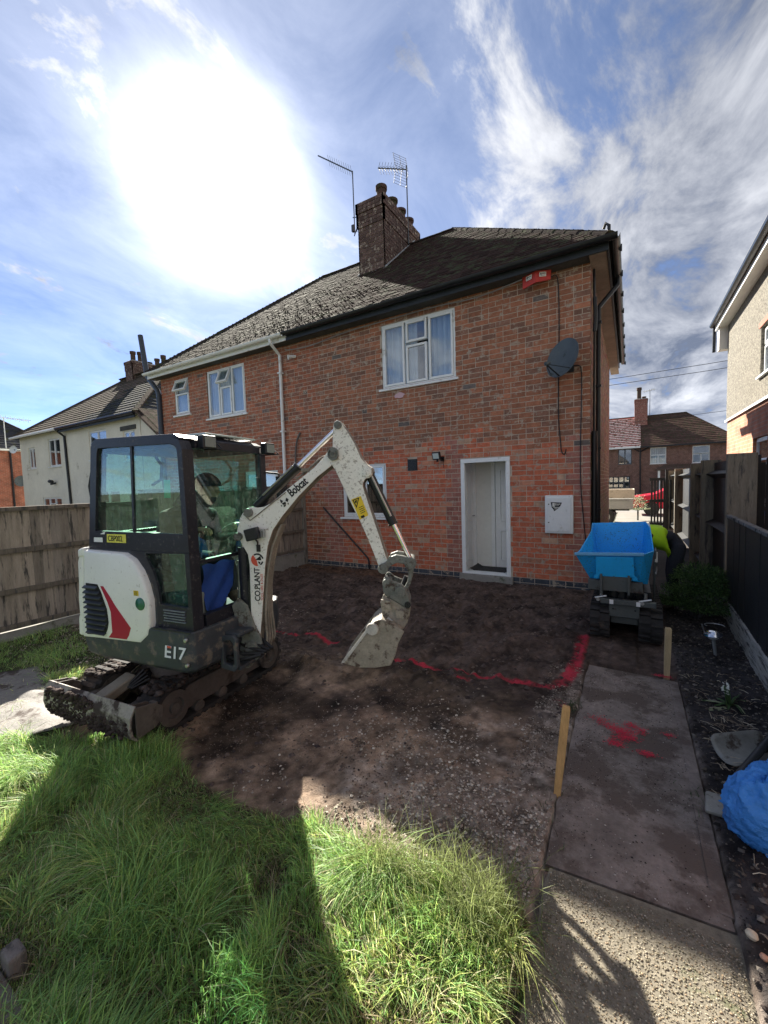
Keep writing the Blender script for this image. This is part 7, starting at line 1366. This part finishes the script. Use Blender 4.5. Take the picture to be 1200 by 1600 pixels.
# ================================================================== TRACKED DUMPER
du = thing('tracked_dumper', (-.05, 5.5, 0), 'small tracked dumper with bright blue skip on the path beside the house corner', 'dumper')
m_blue = mat('skip_blue', (.02, .38, .85), .4, .06, 4, .03, 20, dirt=((.05, .12, .18), 60, .16)); m_blued = mat('skip_blue_clean', (.02, .42, .92), .38, .05, 4, .02, 20, dirt=((.05, .14, .24), 26, .05)); m_dgrey = mat('dumper_grey', (.075, .085, .085), .5, .15, 6, .05, 30, dirt=((.05, .042, .038), 6, .1))
for x0_, x1_ in ((-.36, -.17), (.09, .30)):
    n = 40; R_ = .165; Ya, Yb = 5.02, 6.05; L2 = (Yb - Ya) / 2; cy = (Ya + Yb) / 2; per = 4 * L2 + 2 * pi * R_; loop = []
    for i in range(n):
        s = per * i / n
        if s < 2 * L2: p = (-L2 + s, .02); q = (0, -1)
        elif s < 2 * L2 + pi * R_: an = (s - 2 * L2) / R_ - pi / 2; p = (L2 + R_ * cos(an), R_ + .02 + R_ * sin(an)); q = (cos(an), sin(an))
        elif s < 4 * L2 + pi * R_: p = (L2 - (s - 2 * L2 - pi * R_), 2 * R_ + .02); q = (0, 1)
        else: an = (s - 4 * L2 - pi * R_) / R_ + pi / 2; p = (-L2 + R_ * cos(an), R_ + .02 + R_ * sin(an)); q = (cos(an), sin(an))
        loop.append((p, q))
    vs = []; fs = []; mb = MB()
    for p, q in loop:
        for off in (0, -.03):
            for x in (x0_, x1_): vs.append((x, cy + p[0] + q[0] * off, p[1] + q[1] * off))
    for i in range(n): k = (i + 1) % n; fs += [(4 * i, 4 * i + 1, 4 * k + 1, 4 * k), (4 * i + 2, 4 * k + 2, 4 * k + 3, 4 * i + 3), (4 * i, 4 * k, 4 * k + 2, 4 * i + 2), (4 * i + 1, 4 * i + 3, 4 * k + 3, 4 * k + 1)]
    mb.add(vs, fs); tr_ = mb.build('track', m_rubber, du); mb = MB()
    for i, (p, q) in enumerate(loop):
        xm = (x0_ + x1_) / 2; hw = (x1_ - x0_) / 2
        for sg in (-1, 1): mb.obb((xm + sg * hw * .5, cy + p[0] + q[0] * .012 + (-q[1]) * sg * .012, p[1] + q[1] * .012 + q[0] * sg * .012), (hw * .47, 0, 0), (0, -q[1] * .017, q[0] * .017), (0, q[0] * .014, q[1] * .014))
    mb.build('track_lugs', m_rubber, tr_, kind='stuff')
    MB().box(x0_ + .03, x1_ - .03, 5.05, 6.0, .07, .29).build('track_frame', m_dgrey, du)
    for y in (Ya, Yb): mb = MB(); mb.lathe((x0_ + .01, y, R_ + .02), [(0, 0), (.12, 0), (.125, .02), (.125, x1_ - x0_ - .04), (.12, x1_ - x0_ - .02), (0, x1_ - x0_ - .02)], 18, axis=(1, 0, 0)); mb.build('idler_wheel', m_dgrey, du, smooth=True)
mb = MB(); mb.box(-.17, .09, 4.95, 6.1, .17, .36); mb.build('chassis', m_dgrey, du, bevel=.01)
mb = MB(); mb.box(-.18, .10, 4.88, 4.93, .26, .40); mb.build('front_plate', m_dgrey, du, bevel=.006)
for x in (-.14, .06): mb = MB(); mb.lathe((x, 4.878, .345), [(0, -.002), (.010, -.002), (.012, .01)], 10, axis=(0, 1, 0)); mb.build('bolt', m_blackpl, du)
mb = MB(); mb.box(-.26, .24, 4.84, 4.90, .40, .455); mb.build('front_bar', m_dgrey, du, bevel=.006)
for x in (-.155, .085): MB().box(x - .018, x + .018, 4.832, 4.839, .405, .45).build('reflector', m_wprint, du)
mb = MB()
for x in (-.25, .15): mb.tube([(x - .06, 4.86, .45), (x + .05, 4.86, .48)], .014, 8); mb.tube([(x, 4.9, .42), (x, 4.9, .53)], .016, 8); mb.tube([(x - .03, 4.83, .44), (x - .03, 4.87, .44)], .018, 8)
mb.build('hydraulic_fitting', m_steel, du, kind='stuff')
mb = MB(); mb.box(-.30, .20, 5.0, 5.8, .36, .52); mb.box(-.15, .0, 4.93, 5.0, .42, .56); [mb.tube([(-.2 + .08 * k, 4.95, .42), (-.18 + .08 * k, 4.9, .50), (-.22 + .08 * k, 5.0, .58)], .014, 6) for k in range(5)]; mb.build('engine_block', m_blackpl, du)
mb = MB(); mb.box(-.38, .125, 4.88, 4.94, .53, .64); mb.box(-.26, .02, 4.84, 4.875, .54, .73); mb.box(-.29, .05, 4.83, 4.90, .715, .75); mb.build('tipping_frame', m_dgrey, du, bevel=.006)
for x in (-.25, .0): MB().box(x - .01, x + .01, 4.80, 4.838, .52, .72).build('frame_rib', m_dgrey, du)
# skip: open-topped, flaring to the lip
def skiploop(x0_, x1_, y0_, y1_, zf, zb_): return [(x0_, y0_, zf), (x1_, y0_, zf), (x1_, y1_, zb_), (x0_, y1_, zb_)]
outer = [skiploop(-.36, .17, 4.98, 5.70, .60, .60), skiploop(-.50, .22, 4.78, 5.80, .93, .97), skiploop(-.42, .20, 5.20, 5.82, .95, 1.18)]
mb = MB(); a0 = outer[0]; rim = [(-.50, 4.78, .925), (.13, 4.78, .955), (.22, 4.95, .97), (.20, 5.32, 1.175), (.17, 5.72, 1.20), (-.40, 5.72, 1.17), (-.38, 5.30, 1.12), (-.47, 4.95, .94)]
bot = [(-.36, 4.96, .62), (.10, 4.96, .62), (.17, 5.02, .60), (.17, 5.35, .60), (.14, 5.70, .60), (-.33, 5.70, .60), (-.34, 5.35, .60), (-.36, 5.02, .62)]
rin = [(x * .96 - .004, y * .0 + 5.28 + (y - 5.28) * .96, z) for x, y, z in rim]; bin2 = [(-.095 + (x + .095) * .9, 5.3 + (y - 5.3) * .93, z + .03) for x, y, z in bot]
n = 8; vs = rim + bot + rin + bin2; fs = [(i, (i + 1) % n, n + (i + 1) % n, n + i) for i in range(n)] + [(2 * n + i, 3 * n + i, 3 * n + (i + 1) % n, 2 * n + (i + 1) % n) for i in range(n)] + [(i, 2 * n + i, 2 * n + (i + 1) % n, (i + 1) % n) for i in range(n)] + [tuple(n + i for i in range(n))[::-1], tuple(3 * n + i for i in range(n))]
mb.add(vs, fs); mb.build('skip', m_blue, du, bevel=.006)
mb = MB(); mb.bar((-.50, 4.775, .925), (.13, 4.775, .955), .035, .03); mb.build('skip_lip', mat('lip_scuffed', (.12, .36, .62), .45, .1, 9, .05, 40, dirt=((.5, .5, .48), 12, -.1)), du, bevel=.004)
mb = MB(); mb.prism([(-.30, .91), (.04, .92), (.05, .72), (.075, .70), (.08, .665), (.03, .665), (.03, .70), (-.27, .69), (-.27, .66), (-.32, .66), (-.32, .69), (-.30, .71)], lambda a_, b_, t: (a_, t + (.93 - b_) * .30, b_), 4.765, 4.80); mb.build('hinge_plate', m_blued, du, bevel=.004)
mb = MB(); mb.prism([(4.95, .97), (5.0, 1.0), (5.16, .62), (5.24, .30), (5.20, .28), (5.12, .50), (5.0, .80)], lambda a_, b_, t: (t, a_, b_), .225, .24); mb.build('side_guard', m_dgrey, du, bevel=.004)
mb = MB(); [mb.tube([(.235, 5.0 + .02 * k, .95), (.25, 5.06, .80 - .02 * k), (.24, 5.02, .72)], .008, 6) for k in range(3)]; mb.obb((.24, 4.99, .90), (.012, 0, 0), (0, .014, .0), (0, 0, .05)); mb.build('side_catch', m_steel, du, kind='stuff')
mb = MB(); mb.tube([(-.02, 6.05, .5), (-.02, 6.25, 1.02), (.12, 6.35, 1.05)], .016, 8); mb.tube([(-.26, 6.05, .5), (-.26, 6.25, 1.02), (-.3, 6.35, 1.05)], .016, 8); mb.build('control_handle', m_blackpl, du, smooth=True)

# -- bending worker
wk = thing('person', (.45, 6.0, 0), 'worker in a yellow hi-vis vest and dark clothes bending over behind the dumper', 'person')
J = {}; E_ = []
def j2(n, x, y, z, r): J[n] = (Vector((x, y, z)), r)
j2('pelvis', 0.540, 6.370, .86, (.16, .13)); j2('belly', 0.440, 6.340, .93, (.15, .13)); j2('chest', 0.280, 6.300, .97, (.17, .13)); j2('upper', 0.140, 6.260, .98, (.15, .12)); j2('neck', 0.050, 6.240, .97, .06); j2('jaw', -0.020, 6.220, .94, .07); j2('head', -0.060, 6.210, .97, .09); j2('crown', -0.120, 6.210, 1.0, .075)
E_ += [('pelvis', 'belly'), ('belly', 'chest'), ('chest', 'upper'), ('upper', 'neck'), ('neck', 'jaw'), ('jaw', 'head'), ('head', 'crown')]
for s_, sg in (('r', -1), ('l', 1)):
    j2(s_ + 'sh', 0.140, 6.260 + sg * .19, .95, .07); j2(s_ + 'elb', 0.140, 6.260 + sg * .23, .70, .052); j2(s_ + 'wrist', 0.020, 6.260 + sg * .20, .52, .032); E_ += [('upper', s_ + 'sh'), (s_ + 'sh', s_ + 'elb'), (s_ + 'elb', s_ + 'wrist')]; hand(J, E_, s_, J[s_ + 'wrist'][0], (-.4, 0, -1), (0, sg, 0), (-1, 0, 0))
    j2(s_ + 'hip', 0.540, 6.370 + sg * .09, .84, .105); j2(s_ + 'knee', 0.470, 6.370 + sg * .12, .48, .068); j2(s_ + 'ank', 0.510, 6.380 + sg * .12, .10, .045); j2(s_ + 'toe', 0.370, 6.360 + sg * .13, .04, .038); E_ += [('pelvis', s_ + 'hip'), (s_ + 'hip', s_ + 'knee'), (s_ + 'knee', s_ + 'ank'), (s_ + 'ank', s_ + 'toe')]
def cls2(c):
    if c[2] < .11: return 2
    if c[0] < .01 and c[2] > .8: return 1
    if c[2] < .50 and c[0] < .24: return 1
    return 0
skin_body('body', J, E_, [m_trous, m_skinc, m_boot], cls2, wk)
# vest wraps the torso
mb = MB(); K = 26; rows_ = [(.385, .90, .165, .155, 5.915), (.34, .935, .175, .165, 5.905), (.27, .955, .182, .160, 5.89), (.20, .97, .185, .155, 5.87), (.12, .985, .18, .145, 5.85), (.05, .98, .12, .11, 5.835)]; vs = []
for i, (x, z, ry, rz, y) in enumerate(rows_):
    for k in range(K): an = 2 * pi * k / K; wv = 1 + .03 * sin(an * 5 + i * 1.3) + (.04 * sin(an * 9) if i == 0 else 0); vs.append((x + .04 - .02 * sin(an) + (.015 * sin(an * 4) if i == 0 else 0), y + .42 + ry * cos(an) * wv, z + rz * sin(an) * wv - .01 + (-.05 if i == 0 and sin(an) < 0 else 0)))
mb.add(vs, [(i * K + k, i * K + (k + 1) % K, (i + 1) * K + (k + 1) % K, (i + 1) * K + k) for i in range(len(rows_) - 1) for k in range(K)]); o = mb.build('hi_vis_vest', m_hivis, wk, smooth=True); md = o.modifiers.new('Solidify', 'SOLIDIFY'); md.thickness = .006
mb = MB(); vs = []
for i, dx in enumerate((-.022, .022)):
    for k in range(K): an = 2 * pi * k / K; vs.append((.225 + dx - .02 * sin(an), 6.292 + .194 * cos(an), .962 + .164 * sin(an)))
mb.add(vs, [(k, (k + 1) % K, K + (k + 1) % K, K + k) for k in range(K)]); mb.build('reflective_band', mat('reflective', (.55, .56, .58), .3, .05, 5, .1, 30), wk, smooth=True)
mb = MB(); hc = J['head'][0]; vs = []
for i in range(7):
    for k in range(K): ph = i / 6 * 1.57; an = 2 * pi * k / K; vs.append(hc + Vector((-.03 - .105 * sin(ph), .1 * cos(ph) * cos(an), .02 + .1 * cos(ph) * sin(an))))
mb.add(vs, [(i * K + k, i * K + (k + 1) % K, (i + 1) * K + (k + 1) % K, (i + 1) * K + k) for i in range(6) for k in range(K)]); mb.build('woolly_hat', m_trous, wk, smooth=True)
